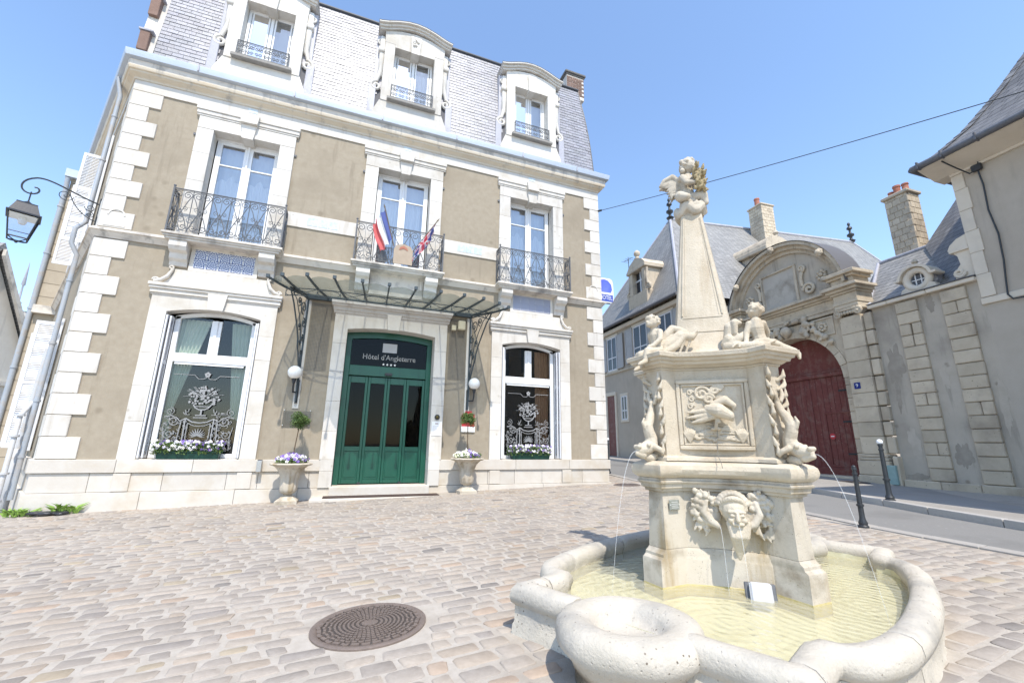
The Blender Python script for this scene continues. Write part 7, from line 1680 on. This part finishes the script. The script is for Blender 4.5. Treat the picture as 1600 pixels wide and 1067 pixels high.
for s in (-1, 1): m = MB(); m.tube(spiral((sc_+s*.86, 9.12), .18, .03, R(90), -s*1.4, 16, lambda u, v: W(u, -.0, v)), .06, 7); m.tube([W(sc_+s*.78, -.02, 10.2), W(sc_+s*.74, -.01, 9.7), W(sc_+s*.84, 0, 9.3)], [.06, .08, .07], 7); m.build('console', OLDTRIM, dm, smooth=50)
m = MB(); m.tube([W(18.6, -.3, 7.9), W(18.6, -.3, 11.6)], .02, 6); m.tube([W(18.2, -.3, 11.45), W(19.0, -.3, 11.55)], .015, 5)
for k in range(4): m.tube([W(18.3+.2*k, -.55, 11.47), W(18.3+.2*k, -.05, 11.47)], .010, 4)
m.build('aerial', IRON, man)
m = MB(); wbox(m, 18.75, 19.25, -1.6, -1.0, 8.0, 11.0, .02); bc_ = m.build('brick_chimney', BRICK, man); m = MB(); wbox(m, 18.70, 19.30, -1.65, -.95, 11.0, 11.12, .02); m.build('cap', OLDTRIM, bc_)
stack(man, (22.0, 16.3), .46, .46, 11.0, 15.3, ((-.2, 0, .17, .55), (.22, 0, .14, .3)))
# dormer on the court side with a curved pediment
m = MB(); cx, cy, cz = 19.2, 13.6, 9.2
m.box(cx-.75, cx+.75, cy, cy+2.2, cz, cz+1.5, .03); d2 = m.build('dormer', OLDTRIM, man); m = MB(); m.box(cx-.95, cx+.95, cy-.12, cy+2.2, cz+1.5, cz+1.72, .03); m.px([(cx-.9, cz+1.722), (cx+.9, cz+1.722)]+[(cx+.9*math.cos(R(a)), cz+1.74+.62*math.sin(R(a))) for a in range(0, 181, 12)], cy-.08, cy+2.3); m.build('pediment', OLDTRIM, d2)
m = MB(); m.box(cx-.42, cx+.42, cy-.01, cy+.05, cz+.15, cz+1.35); m.build('pane', bpy.data.materials['dark_pane'], d2); m = MB(); m.lathe([(.10, 0), (.06, .08), (.14, .2), (.05, .35)], (cx, cy, cz+2.35), 12); m.build('finial', OLDTRIM, d2)
# ---- bollards
def bollard(x, y, h, z, ball, label):
    root = empty('bollard', (x, y, z), label, 'bollard', 'black bollards along the street'); r_ = .036*h
    m = MB(); m.lathe([(r_*2.2, -.02), (r_*2.2, .02), (r_*1.7, .035), (r_*1.9, .06), (r_*1.35, .10), (r_*1.15, .14), (r_*1.1, h*.34), (r_*1.5, h*.345), (r_*1.5, h*.375), (r_*1.05, h*.38), (r_*.9, h*.86), (r_*1.15, h*.865), (r_*1.15, h*.885), (r_*.85, h*.89), (r_*.85, h*.94), (r_*1.1, h*.945), (r_*1.0, h*.985)] , (x, y, z), 18); m.build('post', IRON_D, root, smooth=40)
    m = MB(); m.sphere((x, y, z+h*(1.01 if ball else .99)), r_*(1.35 if ball else .9), 16, 10); m.build('cap', WHITE if ball else IRON_D, root, smooth='all')
bollard(6.72, 4.13, .80, g(6.72, 4.13), False, 'black bollard with dark cap on the cobbles at the road edge'); bollard(9.06, 5.06, 1.0, walk(9.06, 5.06), True, 'black bollard with white ball top on the kerb across the road'); bollard(8.55, 13.1, 1.15, g(8.55, 13.1), True, 'black bollard with white ball top by the hotel corner')
# ------------------------------------------------------------------ behind the hotel's left corner
e2 = Vector((XL, YF))+SD*8.8
nb = empty('ashlar_house', (e2.x-.5, e2.y, 0), 'narrow tan ashlar house with grey drain pipe beyond the hotel side wall', 'building')
c0 = Vector((21.2*math.sin(R(-28.85)), 21.2*math.cos(R(-28.85)))); fd = (e2+SD*.02-c0); fl_ = fd.length+.3; fd.normalize(); fnn = Vector((fd.y, -fd.x))
if fnn.dot(-c0) < 0: fnn = -fnn
def NB(u, o, z): p = c0+fd*u+fnn*o; return (p.x, p.y, z)
m = MB(); bk = c0*1.25; m.loft([[NB(0, 0, z), NB(fl_, 0, z), NB(fl_, -6, z), (bk.x+.15, bk.y, z)] for z in (-.6, 10.45)]); m.build('wall', BLOCKWALL, nb)
z = .2
while z < 10.3:
    m = MB(); m.loft([[NB(.0, .0, q), NB(fl_, .0, q), NB(fl_, .02, q), NB(.0, .02, q)] for q in (z+.01, z+.47)]); m.build('ashlar_stone', BLOCKWALL, nb); z += .48
m = MB(); m.loft([[NB(-.15, -.2, z), NB(fl_, -.2, z), NB(fl_, .2, z), NB(-.15, .2, z)] for z in (10.45, 10.75)]); m.build('gutter', ZINC, nb)
m = MB(); m.tube([NB(-.06, .06, -.4), NB(-.06, .06, 9.9), NB(-.06, .16, 10.4)], .075, 8)
for z in (1.5, 3.5, 5.5, 7.5, 9.3): m.lathe([(.095, -.03), (.095, .03)], NB(-.06, .06, z), 8)
m.build('drain_pipe', PIPE, nb, smooth=50)
m = MB(); m.loft([[NB(.0, -.3, z), NB(fl_, -.3, z), NB(fl_, .22, z), NB(.0, .22, z)] for z in (5.35, 5.62)]); m.build('string_course', DIRTY, nb)
gh = empty('gabled_house', (-19, 27, 0), 'pale stone gabled house with slate roof at the end of the side street', 'building')
def dirpt(az, d): return Vector((d*math.sin(R(az)), d*math.cos(R(az))))
a, b = dirpt(-28.2, 30), dirpt(-33.5, 27.5); ln = (b-a).length; ud = (b-a).normalized(); nd = Vector((ud.y, -ud.x)); nd = nd if nd.dot(-a) > 0 else -nd
def G(u, o, z): p = a+ud*u+nd*o; return (p.x, p.y, z)
m = MB(); m.prism([(-.2, -.8), (6, -.8), (6, 4), (2.6, 9.0), (-.2, 3.9)], lambda u, z, d: G(u, d, z), -8, 0); m.build('wall', FARSTONE, gh)
m = MB(); m.prism([(-.45, 3.75), (2.6, 9.25), (6.2, 4.0), (6.2, 4.3), (2.6, 9.55), (-.45, 4.05)], lambda u, z, d: G(u, d, z), -8, .2); m.build('roof', SLATE_F, gh)
m = MB(); m.prism([(-.45, 3.72), (-.2, 3.72), (2.6, 8.95), (2.6, 9.25)], lambda u, z, d: G(u, d, z), .2, .35); m.prism([(-.2, 3.5), (6, 3.5), (6, 3.7), (-.2, 3.7)], lambda u, z, d: G(u, d, z), 0, .12); m.build('verge', DIRTY, gh)
tb = empty('turreted_house', (-26, 42, 0), 'distant stone house with chimneys and a thin spire beyond the gable', 'building')
def D(az, d, z): p = dirpt(az, d); return (p.x, p.y, z)
def tower(az0, az1, d, z0, z1, name, mt, cap=None):
    m = MB(); q = [dirpt(az0, d), dirpt(az1, d), dirpt(az1, d+3), dirpt(az0, d+3)]; m.loft([[(p.x, p.y, z) for p in q] for z in (z0, z1)]); o = m.build(name, mt, tb)
    if cap:
        c = sum(q, Vector((0, 0)))/4; m = MB(); m.loft([[(c.x+(p.x-c.x)*k, c.y+(p.y-c.y)*k, z) for p in q] for k, z in ((1.12, z1), (1.15, z1+.25), (1.0, z1+.3))]); m.build('cap', DIRTY, tb)
    return o
tower(-31.2, -30.55, 44, 6, 11.1, 'chimney', FARSTONE, True); tower(-30.55, -30.2, 46, 6, 9.9, 'chimney', FARSTONE, True); tower(-28.9, -29.35, 44, 3, 9.4, 'stair_turret', FARSTONE, True); tower(-29.9, -28.6, 45, 0, 8.2, 'wall', FARSTONE)
m = MB(); q = [D(-30.4, 44.5, 8.0), D(-28.6, 44.5, 8.0), D(-29.5, 47, 10.6)]; m.add([q[0], q[1], D(-29.1, 47, 10.4), D(-29.9, 47, 10.4)], [(0,1,2,3)]); m.add([D(-33, 43, 4), D(-29.6, 43, 4.0), D(-30.2, 47, 9.6), D(-33, 47, 9.6)], [(0,1,2,3)]); m.build('roof', SLATE_F, tb, fix=False)
m = MB(); m.lathe([(.5, 0), (.25, .9), (.12, 1.2), (.2, 1.35), (.08, 1.5), (.05, 2.6), (.12, 2.7), (.02, 4.4)], D(-29.9, 46, 9.4), 8); m.build('spire', LEAD, tb, smooth=50)
for k in range(14): m = MB(); p = D(-29.35+.45*rnd.random(), 43.9, 5.2+.32*k); m.sphere(p, (.16, .16, .12), 8, 6); m.build('carved_boss', FARSTONE, tb)
m = MB(); m.loft([[G(-5, 1.5, z), G(-.3, 1.0, z), G(-.3, .6, z), G(-5, 1.1, z)] for z in (-.8, 1.2)]); m.build('low_wall', DIRTY, label='low grey wall at the foot of the side street houses', cat='wall')
# ---- the next house along the street, south of the corner house: its shade lies along the pavement
sh_ = empty('neighbour_house', (12, -5, 0), 'tall rendered town house standing forward at the bend of the street', 'building')
m = MB(); m.box(9.7, 17, -12, 1.2, -.3, 9.3); m.build('wall', RENDER, sh_); m = MB(); m.loft([[(9.35, -12.3, 9.302), (17.4, -12.3, 9.302), (17.4, 1.5, 9.302), (9.35, 1.5, 9.302)], [(12.9, -9, 13.5), (13.4, -9, 13.5), (13.4, -2, 13.5), (12.9, -2, 13.5)]]); m.build('roof', SLATE_R, sh_)
for y in (-10, -7, -4, -1):
    for z in (1.2, 5.4): m = MB(); m.box(9.65, 9.75, y-.55, y+.55, z, z+2.0, .02); wn = m.build('window', CREAM, sh_); m = MB(); m.box(9.63, 9.66, y-.42, y+.42, z+.12, z+1.88); m.build('pane', bpy.data.materials['dark_pane'], wn)
